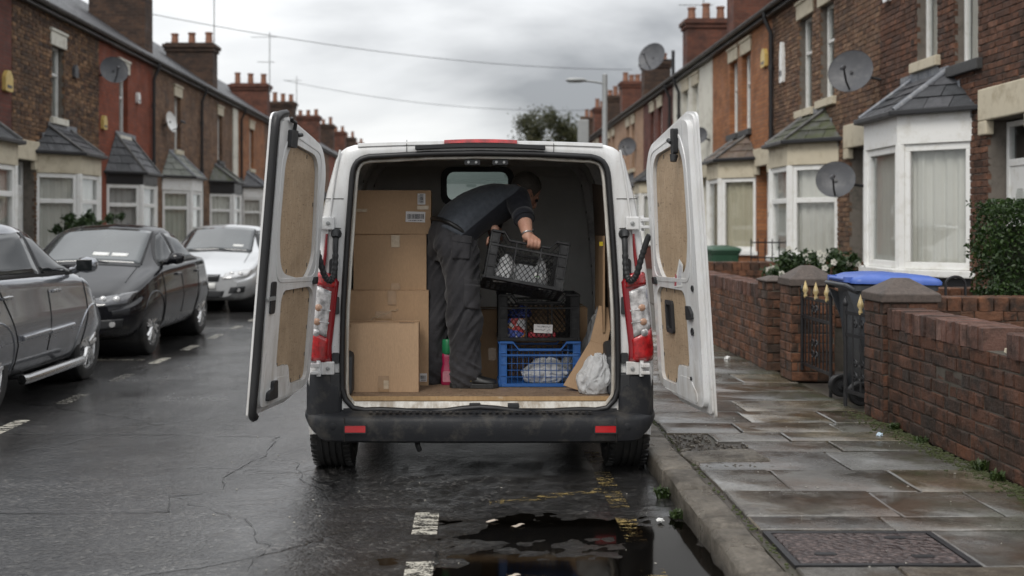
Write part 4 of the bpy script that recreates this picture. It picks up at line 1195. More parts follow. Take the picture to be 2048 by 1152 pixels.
# street lamp
t = thing('street_lamp', 'grey street lamp with a short arm reaching over the road', 'street lamp', (2.72, 22.2, PZ))
MB().lathe([(0.085, 0), (0.085, 1.2), (0.062, 1.25), (0.052, 4.36), (0.03, 4.38)], 12).build('column', M['galv'], t, smooth=40)
MB().tube([(0, 0, 4.18), (-0.2, 0, 4.22), (-0.42, 0, 4.24)], 0.022, 8).build('arm', M['galv'], t, smooth=60)
mb = MB(); pr = [(0.02, 0.03), (0.1, 0.055), (0.3, 0.06), (0.4, 0.045), (0.42, 0.02)]
mb.loft([[(-0.36-d, math.cos(a)*w*1.5, 4.25+math.sin(a)*w*(1.0 if math.sin(a) > 0 else 0.75)) for a in (2*math.pi*k/12 for k in range(12))] for d, w in pr])
mb.build('lamp_head', M['galv'], t, smooth=60)
mb = MB(); mb.loft([[(-0.36-d, math.cos(a)*w, 4.212+math.sin(a)*w*0.4) for a in (2*math.pi*k/12 for k in range(12))] for d, w in [(0.1, 0.03), (0.16, 0.06), (0.34, 0.06), (0.39, 0.03)]])
mb.build('lamp_lens', M['glass'], t, smooth=60)
t = thing('telegraph_pole', 'thin grey pole with a box far down the terrace beside the street lamp', 'pole', (3.3, 32.2, PZ))
MB().lathe([(0.11, 0), (0.08, 4.5), (0.03, 4.52)], 10).build('shaft', M['bark'], t, smooth=40)
MB().box(-0.16, 0.16, -0.16, -0.06, 3.7, 4.4).build('junction_box', M['galv'], t, bevel=0.02)

# ------------------------------------------------------------------ plants
def leaves(name, mat, parent, pts, size, seed=0, up=0.3):
    rg = np.random.default_rng(seed); n = len(pts)
    P = np.array(pts)
    d = rg.normal(size=(n, 3)); d[:, 2] += up; d /= np.linalg.norm(d, axis=1)[:, None]
    a = np.cross(d, rg.normal(size=(n, 3))); a /= np.linalg.norm(a, axis=1)[:, None]
    b = np.cross(d, a)
    s = size*rg.uniform(0.6, 1.35, n)[:, None]
    fold = d*s*0.22
    v = np.stack([P-a*s, P-b*s*0.5-fold*0, P+a*s, P+b*s*0.5+fold*0], 1)
    v[:, 0] += -fold*0.6; v[:, 2] += -fold*0.6
    v = v.reshape(-1, 3)
    me = bpy.data.meshes.new(name)
    me.from_pydata(v.tolist(), [], [(4*i, 4*i+1, 4*i+2, 4*i+3) for i in range(n)])
    me.materials.append(mat)
    o = bpy.data.objects.new(name, me); C.objects.link(o); o.parent = parent
    return o
rg = np.random.default_rng(4)
# clipped hedge
t = thing('hedge', 'dense clipped green hedge above the dividing wall, at the picture edge', 'hedge', (5.02, 9.3, PZ))
pts = []
hx, hy, hz0, hz1 = 0.72, 0.28, 0.25, 1.52
while len(pts) < 19000:
    p = rg.uniform(-1, 1, 3)
    x, y, z = p[0]*hx, p[1]*hy, (p[2]+1)/2*(hz1-hz0)+hz0
    dsurf = min(hx-abs(x), hy-abs(y), hz1-z)
    bump = 0.05*fbm(x, y, z, 3.0, 3)+0.02*fbm(x, y, z, 11, 2)
    if dsurf < 0.16 and dsurf > 0.035+bump and (dsurf < 0.09 or rg.random() < 0.5): pts.append((x, y, z))
for k in range(160):
    x, y = rg.uniform(-hx, hx), rg.uniform(-hy, hy); pts += [(x+rg.normal()*0.01, y+rg.normal()*0.01, hz1-0.03+rg.uniform(0, 0.06)) for _ in range(6)]
leaves('foliage', M['leaf_hedge'], t, pts, 0.021, 1)
mb = MB()
for k in range(7):
    x = -0.6+0.2*k; mb.tube([(x, 0, -0.02), (x+0.03, 0.05, 0.5), (x-0.04, -0.05, 1.2)], [0.025, 0.018, 0.008], 6)
mb.build('stem', M['bark'], t)
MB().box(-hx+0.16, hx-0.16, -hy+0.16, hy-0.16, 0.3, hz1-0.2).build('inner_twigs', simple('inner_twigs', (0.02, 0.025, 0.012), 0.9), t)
def shrub(label, loc, rx, ry, rz, zc, n, size, mat, seed, flowers=0, cat='shrub', stems=6):
    t = thing('shrub', label, cat, loc)
    g = np.random.default_rng(seed); pts = []
    cl = [(g.uniform(-1, 1)*rx*0.75, g.uniform(-1, 1)*ry*0.75, zc+g.uniform(-0.6, 0.8)*rz, g.uniform(0.12, 0.3)*min(rx, rz*1.3)) for _ in range(26)]
    while len(pts) < n:
        c = cl[g.integers(len(cl))]; d = g.normal(size=3)*c[3]*0.6; pts.append((c[0]+d[0], c[1]+d[1], max(0.05, c[2]+d[2])))
    leaves('foliage', mat, t, pts, size, seed)
    mb = MB()
    for k in range(stems):
        c = cl[k]; mb.tube([(c[0]*0.2, c[1]*0.2, 0), (c[0]*0.6, c[1]*0.5, c[2]*0.5), (c[0], c[1], c[2])], [0.02, 0.013, 0.005], 5)
    mb.build('stem', M['bark'], t)
    if flowers:
        for k in range(flowers):
            c = cl[g.integers(len(cl))]; p = (c[0]+g.normal()*0.06, c[1]-0.08, c[2]+abs(g.normal())*0.08)
            q = MB()
            for j in range(5):
                a = 2*math.pi*j/5; q.obox((p[0]+0.022*math.cos(a), p[1], p[2]+0.022*math.sin(a)), (0.028, 0.008, 0.028))
            q.build('flower', M['petal'], t)
    return t
shrub('leafy green shrub dotted with white flowers, below the brown house bay', (4.05, 12.9, PZ), 0.62, 0.35, 0.28, 0.78, 2600, 0.035, M['leaf_shrub'], 3, flowers=22, cat='shrub')
shrub('dark straggly shrub under the bay of the mottled brown house across the road', (-6.75, 19.6, PZ), 0.7, 0.5, 0.3, 1.25, 2200, 0.045, M['leaf_shrub'], 8)
# tree at the end of the street
t = thing('tree', 'broad olive green tree at the far end of the street', 'tree', (5.0, 74, 0))
MB().tube([(0, 0, 0), (0.1, 0, 2.2), (-0.1, 0, 4.2), (0.2, 0, 6)], [0.28, 0.22, 0.16, 0.06], 9).build('trunk', M['bark'], t, smooth=60)
mb = MB()
for k in range(9):
    a = 2*math.pi*k/9; mb.tube([(0, 0, 3.2+0.2*k), (math.cos(a)*1.1, math.sin(a)*0.9, 4.8+0.25*k), (math.cos(a)*2.0, math.sin(a)*1.6, 6+0.2*k)], [0.09, 0.06, 0.02], 6)
mb.build('limbs', M['bark'], t, smooth=60)
pts = []; g = np.random.default_rng(12)
cl = []
for k in range(60):
    a = g.uniform(0, 2*math.pi); r = math.sqrt(g.uniform(0, 1)); z = g.uniform(-1, 1)
    s = math.sqrt(max(0, 1-0.75*z*z))
    cl.append((math.cos(a)*r*2.7*s, math.sin(a)*r*2.0*s, 6.7+z*2.0, g.uniform(0.4, 0.75)))
while len(pts) < 15000:
    c = cl[g.integers(len(cl))]; d = g.normal(size=3)*c[3]*0.55; pts.append((c[0]+d[0], c[1]+d[1], c[2]+d[2]))
leaves('crown', M['leaf_tree'], t, pts, 0.11, 12)
# weeds, moss tufts and litter
def weed(label, x, y, z, n, h, seed):
    g = random.Random(seed); t = MB()
    for k in range(n):
        a = g.uniform(0, 6.28); l = h*g.uniform(0.5, 1.2); sp = g.uniform(0.2, 0.9)
        dx_, dy_ = math.cos(a)*sp*l, math.sin(a)*sp*l; w = 0.004
        px, py = g.uniform(-0.03, 0.03), g.uniform(-0.03, 0.03)
        nx_, ny_ = -math.sin(a)*w, math.cos(a)*w
        t.add([(px-nx_, py-ny_, 0), (px+nx_, py+ny_, 0), (px+dx_*0.5+nx_*1.6, py+dy_*0.5+ny_*1.6, l*0.6), (px+dx_*0.5-nx_*1.6, py+dy_*0.5-ny_*1.6, l*0.6), (px+dx_, py+dy_, l*(0.9-0.5*sp))],
              [(0, 1, 2, 3), (3, 2, 4)])
    o = t.build('weed_tuft', M['leaf_weed'], loc=(x, y, z)); tag(o, label, 'weed', 'weeds in the kerb and wall joints')
weed('green weed tuft at the kerb foot just behind the van wheel', KX-0.03, 5.85, 0.0, 60, 0.075, 1)
weed('low green weed growing at the kerb foot beside the yellow line', KX-0.03, 5.45, 0.0, 60, 0.05, 2)
weed('weed sprouting at the foot of the pillar end of the dark wall', WX-0.04, 7.15, PZ, 60, 0.06, 3)
weed('bright green weed halfway along the dark wall foot', WX-0.05, 6.72, PZ, 50, 0.05, 4)
weed('weed in the wall foot below the broken coping', WX-0.04, 5.95, PZ, 50, 0.08, 5)
weed('small weed in the wall foot close to the camera', WX-0.06, 5.72, PZ, 40, 0.07, 6)
mb = MB(); g = random.Random(9)
for k in range(900):
    y = 4.2+3.6*g.random(); x = WX-0.012-abs(g.gauss(0, 0.07)); s = g.uniform(0.004, 0.012)
    mb.obox((x, y, PZ+0.002), (s*1.6, s*1.6, s), Matrix.Rotation(g.uniform(0, 3), 3, 'Z'))
for k in range(260):
    y = 4.0+6*g.random(); s = g.uniform(0.003, 0.008)
    mb.obox((KX+0.19+g.gauss(0, 0.008), y, PZ-0.006), (s*1.6, s*1.6, s), Matrix.Rotation(g.uniform(0, 3), 3, 'Z'))
tag(mb.build('moss', simple('moss', (0.05, 0.06, 0.02), 0.9, var=0.5, vs=30)), 'moss and dirt along the wall foot', 'moss', kind='stuff')
mb = MB()
for k in range(80):
    x = g.uniform(-1.5, 2.7); y = g.uniform(4.2, 7.6)
    if KX-0.02 < x < KX+0.2: continue
    z = PZ+0.003 if x > KX else road_z(x, y)+0.002
    s = g.uniform(0.002, 0.008)
    mb.obox((x, y, z+0.001), (s*1.4, s, 0.003), Matrix.Rotation(g.uniform(0, 3), 3, 'Z'))
tag(mb.build('litter_specks', simple('grit', (0.36, 0.34, 0.3), 0.6, var=0.5, vs=20)), 'tiny pale scraps of litter on the wet ground', 'litter', kind='stuff')
def scrap(name, label, cat, x, y, z, r, mat, seed, flat=0.6):
    bm = bmesh.new(); bmesh.ops.create_icosphere(bm, subdivisions=3, radius=r)
    for v in bm.verts:
        n_ = 1+0.55*mnoise.noise(v.co/r*1.7+Vector((seed, 0, 0)))+0.2*mnoise.noise(v.co/r*4); v.co *= n_; v.co.z *= flat
    me = bpy.data.meshes.new(name); bm.to_mesh(me); bm.free()
    tag(mkobj(name, me, mat, loc=(x, y, z+r*flat*0.7)), label, cat)
M['white_paper'] = simple('white_paper', (0.7, 0.7, 0.68), 0.6)
M['blue_scrap'] = simple('blue_scrap', (0.5, 0.62, 0.72), 0.5)
scrap('crumpled_paper', 'small crumpled white paper ball in the gutter beside the kerb', 'litter', 0.93, 5.38, 0.0, 0.016, M['white_paper'], 2)
scrap('plastic_scrap', 'pale blue plastic scrap lying by the dark wall foot', 'litter', 2.58, 6.93, PZ, 0.018, M['blue_scrap'], 4, 0.7)
scrap('paper_scrap', 'white paper scrap by the orange garden wall', 'litter', 2.55, 10.9, PZ, 0.03, M['white_paper'], 6)
def leaf_scrap(label, x, y, r, seed):
    g2 = random.Random(seed); pts = [(math.cos(2*math.pi*k/14)*r*g2.uniform(0.6, 1.25)*1.6, math.sin(2*math.pi*k/14)*r*g2.uniform(0.6, 1.2)) for k in range(14)]
    o = MB().plate(pts, [], 0.0, 0.002, lambda a, b, t: (a, b, t+0.006*math.sin(a*60))).build('soggy_leaf', simple('soggy_leaf%d' % seed, (0.42, 0.36, 0.3), 0.5, var=0.4, vs=40), loc=(x, y, -0.004))
    tag(o, label, 'leaf')
leaf_scrap('soggy pale leaf floating in the puddle behind the bumper', 0.23, 5.32, 0.022, 1)
leaf_scrap('long soggy leaf at the puddle edge near the white dash', 0.10, 5.40, 0.02, 2)
leaf_scrap('soggy leaf in the puddle at the bottom of the picture', 0.18, 4.56, 0.018, 3)
# ================================================================== parked cars
from mathutils.bvhtree import BVHTree
def mat_carpaint(name, col, metal=0.6, rough=0.3, grime=(0.06, 0.055, 0.05)):
    m = NT(name)
    c = m.mix(m.noise(220, 2), tuple(x*0.88 for x in col), tuple(min(1, x*1.12) for x in col))
    s = m.n('ShaderNodeSeparateXYZ'); m.l(m.co.outputs['Object'], s.inputs[0])
    low = m.ramp(s.outputs[2], [(0.2, 1.0), (0.62, 0.0)])
    g = m.math('MULTIPLY', low, m.ramp(m.noise(6, 6, 0.65, m.co.outputs['Object']), [(0.3, 0.25), (0.65, 0.85)]))
    c = m.mix(m.math('MULTIPLY', g, 0.3 if metal == 0.0 else 0.8), c, grime)
    dr = m.ramp(m.noise(150, 2, 0.5, m.co.outputs['Object']), [(0.6, 0.0), (0.7, 1.0)])
    return m.bsdf(c, m.math('ADD', rough, m.math('MULTIPLY', g, 0.4), True), metal, 0.5, m.bump(dr, 0.10, 0.002), 0.0 if metal == 0.0 else 1.0)
M['car_grey'] = mat_carpaint('car_grey', (0.27, 0.28, 0.305), 0.75, 0.22)
M['car_black'] = mat_carpaint('car_black', (0.006, 0.006, 0.008), 0.0, 0.07, grime=(0.03, 0.028, 0.026))
M['car_silver'] = mat_carpaint('car_silver', (0.55, 0.56, 0.57), 0.5, 0.35)
M['car_glass'] = simple('car_glass', (0.012, 0.014, 0.015), 0.03, var=0.2, vs=2.0, spec=0.45)
M['sky_grey_glass'] = simple('sky_grey_glass', (0.05, 0.057, 0.06), 0.05, var=0.5, vs=2.5, coat=0.6)  # windscreens: pale sky reflection put into the base colour as grey
M['chrome'] = simple('chrome', (0.45, 0.45, 0.45), 0.25, 1.0, var=0.08)
M['alloy'] = simple('alloy', (0.6, 0.6, 0.6), 0.3, 0.7, var=0.2, dirt=(0.09, 0.08, 0.07), dscale=14)
M['tyre'] = simple('tyre', (0.016, 0.016, 0.016), 0.6, var=0.4, bs=0.3, bscale=90, dirt=(0.05, 0.045, 0.04), dscale=10)
M['black_plastic'] = simple('black_plastic', (0.022, 0.023, 0.025), 0.5, var=0.25, bs=0.25, bscale=200)
M['lamp_clear'] = simple('lamp_clear', (0.5, 0.5, 0.5), 0.08, 0.3, var=0.4, vs=30, coat=1.0)
M['lamp_dark'] = simple('lamp_dark', (0.07, 0.07, 0.075), 0.08, 0.2, var=0.5, vs=20, coat=1.0)
M['plate_white'] = simple('plate_white', (0.65, 0.65, 0.63), 0.4)
def smooth1d(a, sig, step):
    n = int(3*sig/step); k = np.exp(-0.5*(np.arange(-n, n+1)*step/sig)**2); k /= k.sum()
    return np.convolve(np.pad(a, n, 'edge'), k, 'valid')
def chaikin(p, it=2):
    for _ in range(it):
        q = [p[0]]
        for a, b in zip(p[:-1], p[1:]):
            q += [tuple(np.array(a)*0.75+np.array(b)*0.25), tuple(np.array(a)*0.25+np.array(b)*0.75)]
        q.append(p[-1]); p = q
    return p
def wheel(car, x, y, r, w, sgn, spokes=5, rimmat='alloy'):
    t = thing_part = bpy.data.objects.new('wheel', None)
    mb = MB(); prof = [(r*0.66, -w*0.42), (r*0.7, -w*0.5), (r*0.92, -w*0.5), (r*0.985, -w*0.42), (r, -w*0.3), (r, w*0.3), (r*0.985, w*0.42), (r*0.92, w*0.5), (r*0.7, w*0.5), (r*0.66, w*0.42)]
    mb.lathe(prof, 40, (0, 0, 0), 'x'); mb.f = mb.f[:-2]
    wl = mb.build('wheel', M['tyre'], car, smooth=40, loc=(x, y, r))
    rm = MB()
    rr = r*0.68
    rm.lathe([(rr, -w*0.42), (rr, w*0.44), (rr*0.94, w*0.46), (rr*0.9, w*0.36), (rr*0.9, -w*0.42)], 36, (0, 0, 0), 'x') if sgn > 0 else rm.lathe([(rr, w*0.42), (rr, -w*0.44), (rr*0.94, -w*0.46), (rr*0.9, -w*0.36), (rr*0.9, w*0.42)], 36, (0, 0, 0), 'x')
    rm.f = [f for f in rm.f if len(f) == 4]
    for k in range(spokes):
        a = 2*math.pi*k/spokes+0.3
        for da in (-0.16, 0.16):
            A = Vector((sgn*w*0.40, math.cos(a+da*0.5)*rr*0.18, math.sin(a+da*0.5)*rr*0.18)); B = Vector((sgn*w*0.42, math.cos(a+da)*rr*0.92, math.sin(a+da)*rr*0.92))
            rm.tube([A, (A+B)/2+Vector((sgn*0.012, 0, 0)), B], [0.03, 0.022, 0.026], 6)
    rm.lathe([(0.001, sgn*w*0.46), (rr*0.2, sgn*w*0.45), (rr*0.24, sgn*w*0.36), (0.001, sgn*w*0.34)], 18, (0, 0, 0), 'x')
    rm.build('rim', M[rimmat], wl, smooth=40)
    MB().lathe([(0.001, sgn*w*0.05), (rr*0.72, sgn*w*0.05), (rr*0.72, sgn*w*0.12), (0.001, sgn*w*0.12)], 24, (0, 0, 0), 'x').build('brake_disc', M['galv'], wl, smooth=30)
    MB().lathe([(0.001, -sgn*w*0.2), (rr*0.89, -sgn*w*0.2), (rr*0.89, -sgn*w*0.16), (0.001, -sgn*w*0.16)], 24, (0, 0, 0), 'x').build('wheel_well_back', M['rubber'], wl)
    return wl
def make_car(label, loc, rz, paint, wb=2.2, fo=0.75, ro=0.6, st=None, width=1.0, H=1.0, spokes=5, detail='front', wr=0.325, back=0.0):
    car = thing('parked_car', label, 'car', loc, rz, group='cars parked on the far side of the road')
    F, B = wb/2+fo, -(wb/2+ro)
    yc = wb/2-0.32-back; yt = yc-0.72; yrr = B+0.95
    # y, zb, ws, wm, zm, wbelt, zbelt, wr, zr, cabin(0/1)
    S = st or [
        (F,      .30, .45, .52, .48, .46, .57, .34, .60, 0),
        (F-.06,  .22, .66, .74, .48, .68, .62, .48, .66, 0),
        (F-.22,  .20, .76, .84, .52, .78, .70, .56, .76, 0),
        (F-.5,   .20, .80, .885, .56, .83, .80, .60, .86, 0),
        (max(wb/2-.05, yc+.2), .20, .82, .90, .60, .845, .88, .62, .93, 0),
        (yc,     .19, .83, .90, .62, .845, .93, .62, 1.00, 0),
        (yt,     .19, .83, .90, .62, .845, .96, .60, 1.40, 1),
        (yt-.35, .19, .83, .90, .62, .845, .975, .60, 1.455, 1),
        (yrr,    .20, .83, .90, .62, .84, .99, .56, 1.40, 1),
        (B+.38,  .22, .81, .885, .62, .82, 1.0, .54, 1.10, 1),
        (B+.22,  .24, .79, .86, .62, .79, .98, .56, 1.03, 0),
        (B+.06,  .28, .72, .80, .60, .74, .92, .52, .96, 0),
        (B,      .36, .55, .66, .58, .62, .80, .44, .84, 0)]
    S = sorted(S); A = np.array(S)
    step = 0.04; yy = np.arange(B, F+1e-6, step)
    col = [smooth1d(np.interp(yy, A[:, 0], A[:, k]), 0.075, step) for k in range(1, 10)]
    rings = []
    for i, y in enumerate(yy):
        zb, ws, wm, zm, wbt, zbt, wrr, zr, cb = [c[i] for c in col]
        ws, wm, wbt, wrr = ws*width, wm*width, wbt*width, wrr*width
        hood = [(wbt*0.93, zbt+(zr-zbt)*0.45), (wrr+0.06, zr-0.035), (wrr-0.05, zr-0.01), (0, zr+0.012)]
        cab = [(wbt-0.045, zbt+0.02), (wrr+0.035, zr-0.075), (wrr-0.09, zr-0.012), (0, zr+0.015)]
        up = [((a[0]*(1-cb)+b[0]*cb), (a[1]*(1-cb)+b[1]*cb)) for a, b in zip(hood, cab)]
        half = chaikin([(0, zb), (ws*0.8, zb), (ws, zb+0.06), (wm, zm-0.08), (wm, zm+0.06), (wbt+0.02, zbt-0.075), (wbt+0.02, zbt-0.068), (wbt, zbt)]+up, 2)
        ring = [(x, y, z*H) for x, z in half] + [(-x, y, z*H) for x, z in reversed(half[1:-1])]
        rings.append(ring)
    mb = MB().loft(rings)
    bvh = BVHTree.FromPolygons([Vector(v) for v in mb.v], mb.f)
    body = mb.build('body', M[paint], car, smooth=50)
    def on_ax(axis, a, b):
        h = bvh.ray_cast(Vector((2 if axis == 'x+' else -2, a, b)), Vector((-1 if axis == 'x+' else 1, 0, 0)))
        return h[0] if h[0] is not None and b > 0.2 else None
    # wheel arches
    cut = MB()
    for y in (-wb/2, wb/2): cut.lathe([(wr+0.045, -1.2), (wr+0.045, 1.2)], 40, (0, y, wr+0.01), 'x')
    co = cut.build('cutter', None)
    m = body.modifiers.new('arch', 'BOOLEAN'); m.operation = 'DIFFERENCE'; m.object = co; m.solver = 'EXACT'
    bake(body); bpy.data.objects.remove(co, do_unlink=True)
    body.data.polygons.foreach_set('use_smooth', [True]*len(body.data.polygons)); body.data.set_sharp_from_angle(angle=R(35))
    for y in (-wb/2, wb/2):
        for s in (-1, 1):
            P = []
            for k in range(25):
                a = R(-22+224*k/24); q_ = on_ax('x+' if s > 0 else 'x-', y+math.cos(a)*(wr+0.05), wr+0.01+math.sin(a)*(wr+0.05))
                if q_: P.append(q_)
            if len(P) > 4: MB().tube(P, 0.009, 6).build('arch_lip', M[paint], car, smooth=60)
            al = MB().lathe([(wr+0.043, s*0.35), (wr+0.043, s*0.80*width)], 32, (0, y, wr+0.01), 'x'); al.f = [f for f in al.f if len(f) == 4]
            al.build('arch_liner', M['rubber'], car, smooth=60)
            wheel(car, s*(0.86*width-0.115), y, wr, 0.21, s, spokes)
    # anything laid on the body follows its surface
    def on(axis, a, b, off=0.004, x0=None):
        if axis == 'x+': o, d = Vector((2, a, b)), Vector((-1, 0, 0))
        elif axis == 'x-': o, d = Vector((-2, a, b)), Vector((1, 0, 0))
        elif axis == 'f': o, d = Vector((a, 5, b)), Vector((0, -1, 0))
        elif axis == 'r': o, d = Vector((a, -5, b)), Vector((0, 1, 0))
        elif axis == 't': o, d = Vector((a, b, 3)), Vector((0, 0, -1))
        h = bvh.ray_cast(o, d)
        if h[0] is None: return None
        n = h[1]
        if n.dot(d) > 0: n = -n
        return h[0] + n*off
    def patch(name, axis, quad, mat, off=0.004, nu=12, nv=6, parent=None, thick=0.0):
        a, b, c, d = [Vector(q) for q in quad]
        pts = []
        for i in range(nu+1):
            for j in range(nv+1):
                u, v = i/nu, j/nv
                p = (a*(1-u)+b*u)*(1-v)+(d*(1-u)+c*u)*v
                q = on(axis, p.x, p.y, off)
                if q is None: q = pts[-1] if pts else Vector((0, 0, 0))
                pts.append(q)
        mb = MB(); mb.v = [tuple(p) for p in pts]
        for i in range(nu):
            for j in range(nv):
                k = i*(nv+1)+j; mb.f.append((k, k+nv+1, k+nv+2, k+1))
        ob = mb.build(name, mat, parent or car, smooth=180)
        s = ob.modifiers.new('s', 'SOLIDIFY'); s.thickness = 0.006; s.offset = 0
        return ob
    def seam(axis, pts, r=0.0055, mat='rubber', name='panel_gap'):
        P = []
        for p, q in zip(pts[:-1], pts[1:]):
            for k in range(6):
                t = k/6; o_ = on(axis, p[0]*(1-t)+q[0]*t, p[1]*(1-t)+q[1]*t, 0.0015)
                if o_ is not None: P.append(o_)
        if len(P) > 1: return MB().tube(P, r, 5).build(name, M[mat], car, smooth=60)
    Hh = H
    for ax in ('x+', 'x-'):
        wz0, wz1 = 0.995*Hh, 1.335*Hh
        mid = (yc+yrr)/2-0.05
        patch('window_surround', ax, [(yc-0.10, wz0-0.022), (yrr-0.27, wz0+0.005), (yrr+0.08, wz1-0.005), (yt+0.06, wz1+0.012)], M['rubber'], off=0.0015, nu=22, nv=8)
        patch('side_window', ax, [(yc-0.16, wz0), (mid+0.03, wz0+0.01), (mid+0.03, wz1+0.015), (yt+0.05, wz1-0.02)], M['car_glass'], nu=10)
        patch('side_window', ax, [(mid-0.03, wz0+0.01), (yrr-0.2, wz0+0.03), (yrr+0.1, wz1-0.03), (mid-0.03, wz1+0.015)], M['car_glass'], nu=10)
        seam(ax, [(yc-0.05, 0.95*Hh), (yc-0.04, 0.6*Hh), (yc-0.12, 0.27)]); seam(ax, [(mid, 0.98*Hh), (mid, 0.27)]); seam(ax, [(yrr-0.15, 0.98*Hh), (-wb/2+wr+0.08, 0.5), (-wb/2+wr+0.1, 0.27)])
        seam(ax, [(yc, 0.262), (-wb/2+0.4, 0.262)], 0.006)
        for yh in (mid+0.16, yrr-0.02):
            p = on(ax, yh, 0.86*Hh, 0.016)
            if p: MB().tube([p+Vector((0, -0.085, 0)), p, p+Vector((0, 0.085, 0))], [0.012, 0.017, 0.012], 8).build('door_handle', M['chrome'] if paint != 'car_black' else M[paint], car, smooth=60)
        sg = 1 if ax == 'x+' else -1
        # mirror
        ym = yc-0.28; p = on(ax, ym, 0.98*Hh, 0.0)
        if p:
            mm = MB(); rr = []
            for k, (dx_, s1, s2) in enumerate([(0.0, 0.035, 0.025), (0.05, 0.045, 0.04), (0.09, 0.075, 0.065), (0.16, 0.085, 0.075), (0.22, 0.07, 0.06), (0.245, 0.03, 0.03)]):
                rr.append([(p.x+sg*dx_, p.y+math.cos(a)*s1*0.9+0.03, p.z+0.035+(0.045 if dx_ > 0.06 else 0.0)+math.sin(a)*s2) for a in (2*math.pi*q/14 for q in range(14))])
            mm.loft(rr); mr = mm.build('door_mirror', M[paint], car, smooth=60)
            MB().obox((p.x+sg*0.155, p.y-0.055, p.z+0.08), (0.14, 0.01, 0.1)).build('mirror_glass', M['car_glass'], mr, bevel=0.004)
    patch('windscreen_surround', 't', [(-0.63*width, yc-0.0), (0.63*width, yc-0.0), (0.555*width, yt-0.045), (-0.555*width, yt-0.045)], M['rubber'], off=0.0015, nu=16, nv=10)
    patch('windscreen', 't', [(-0.60*width, yc-0.02), (0.60*width, yc-0.02), (0.53*width, yt-0.02), (-0.53*width, yt-0.02)], M['sky_grey_glass'], nu=16, nv=10)
    patch('rear_window', 't', [(-0.52*width, yrr-0.05), (0.52*width, yrr-0.05), (0.5*width, B+0.42), (-0.5*width, B+0.42)], M['car_glass'], nu=14, nv=8)
    patch('scuttle', 't', [(-0.62*width, yc+0.06), (0.62*width, yc+0.06), (0.62*width, yc-0.015), (-0.62*width, yc-0.015)], M['black_plastic'], off=0.003, nv=3)
    for s in (-0.25, 0.3):
        P = [on('t', s+k*0.09, yc+0.01-0.02*k, 0.012) for k in range(5)]
        MB().tube([p for p in P if p], 0.007, 5).build('wiper', M['black_plastic'], car)
    # bonnet gaps
    seam('t', [(-0.60*width, yc+0.05), (-0.63*width, F-0.35)]); seam('t', [(0.60*width, yc+0.05), (0.63*width, F-0.35)])
    # front
    for s in (-1, 1):
        lm = 'lamp_dark' if paint == 'car_black' else 'lamp_clear'
        hl = patch('headlight', 'f', [(s*0.36*width, 0.565*Hh), (s*0.76*width, 0.60*Hh), (s*0.80*width, 0.73*Hh), (s*0.40*width, 0.655*Hh)], M[lm], off=0.006)
        for xx in (0.5, 0.64):
            p = on('f', s*xx*width, 0.647*Hh, 0.004)
            if p: 
                q = MB().lathe([(0.001, 0.02), (0.03, 0.016), (0.04, 0.004), (0.042, -0.01)], 16, p, 'y'); q.build('lamp_bulb', M['lamp_clear'], hl, world=False, smooth=60)
        patch('fog_lamp_recess', 'f', [(s*0.46*width, 0.34), (s*0.70*width, 0.35), (s*0.72*width, 0.45), (s*0.5*width, 0.44)], M['black_plastic'], off=0.004)
        p = on('f', s*0.62*width, 0.395, 0.006)
        if p: MB().lathe([(0.001, 0.012), (0.03, 0.01), (0.034, -0.01)], 14, p, 'y').build('fog_lamp', M['lamp_clear'], car, smooth=60)
    patch('grille', 'f', [(-0.30*width, 0.53*Hh), (0.30*width, 0.53*Hh), (0.33*width, 0.64*Hh), (-0.33*width, 0.64*Hh)], M['black_plastic'], off=0.005)
    for z in (0.56, 0.59, 0.62):
        P = [on('f', -0.30*width+0.6*width*k/10, z*Hh, 0.011) for k in range(11)]
        MB().tube([p for p in P if p], 0.006, 5).build('grille_bar', M['chrome'] if z == 0.62 else M['black_plastic'], car, smooth=60)
    if paint == 'car_black':
        P = [on('f', x, z, 0.012) for x, z in ((-0.36, 0.66), (-0.30, 0.54), (0, 0.52), (0.30, 0.54), (0.36, 0.66), (0, 0.665), (-0.36, 0.66))]
        MB().tube([p for p in P if p], 0.011, 6).build('grille_surround', M['chrome'], car, smooth=60)
    patch('lower_intake', 'f', [(-0.36*width, 0.27), (0.36*width, 0.27), (0.40*width, 0.38), (-0.40*width, 0.38)], M['black_plastic'], off=0.004)
    patch('number_plate', 'f', [(-0.26, 0.40), (0.26, 0.40), (0.26, 0.51), (-0.26, 0.51)], M['plate_white'], off=0.014, nu=8, nv=2)
    # rear lights
    for s in (-1, 1):
        patch('tail_light', 'r', [(s*0.48*width, 0.70), (s*0.70*width, 0.70), (s*0.72*width, 0.84), (s*0.5*width, 0.84)], M['lamp_red'], off=0.006)
    p = on('t', 0, yrr+0.1, 0)
    if p: MB().loft([[(p.x-0.015, p.y-0.06, p.z-0.01), (p.x+0.015, p.y-0.06, p.z-0.01), (p.x+0.015, p.y+0.06, p.z-0.01), (p.x-0.015, p.y+0.06, p.z-0.01)], [(p.x-0.005, p.y-0.055, p.z+0.05), (p.x+0.005, p.y-0.055, p.z+0.05), (p.x+0.005, p.y-0.02, p.z+0.05), (p.x-0.005, p.y-0.02, p.z+0.05)]]).build('roof_aerial', M['black_plastic'], car, smooth=60)
    car_on = on
    return car, on, patch, seam
M['lamp_red'] = simple('lamp_red', (0.42, 0.012, 0.014), 0.1, var=0.3, vs=20, coat=1.0)
CX = -4.42
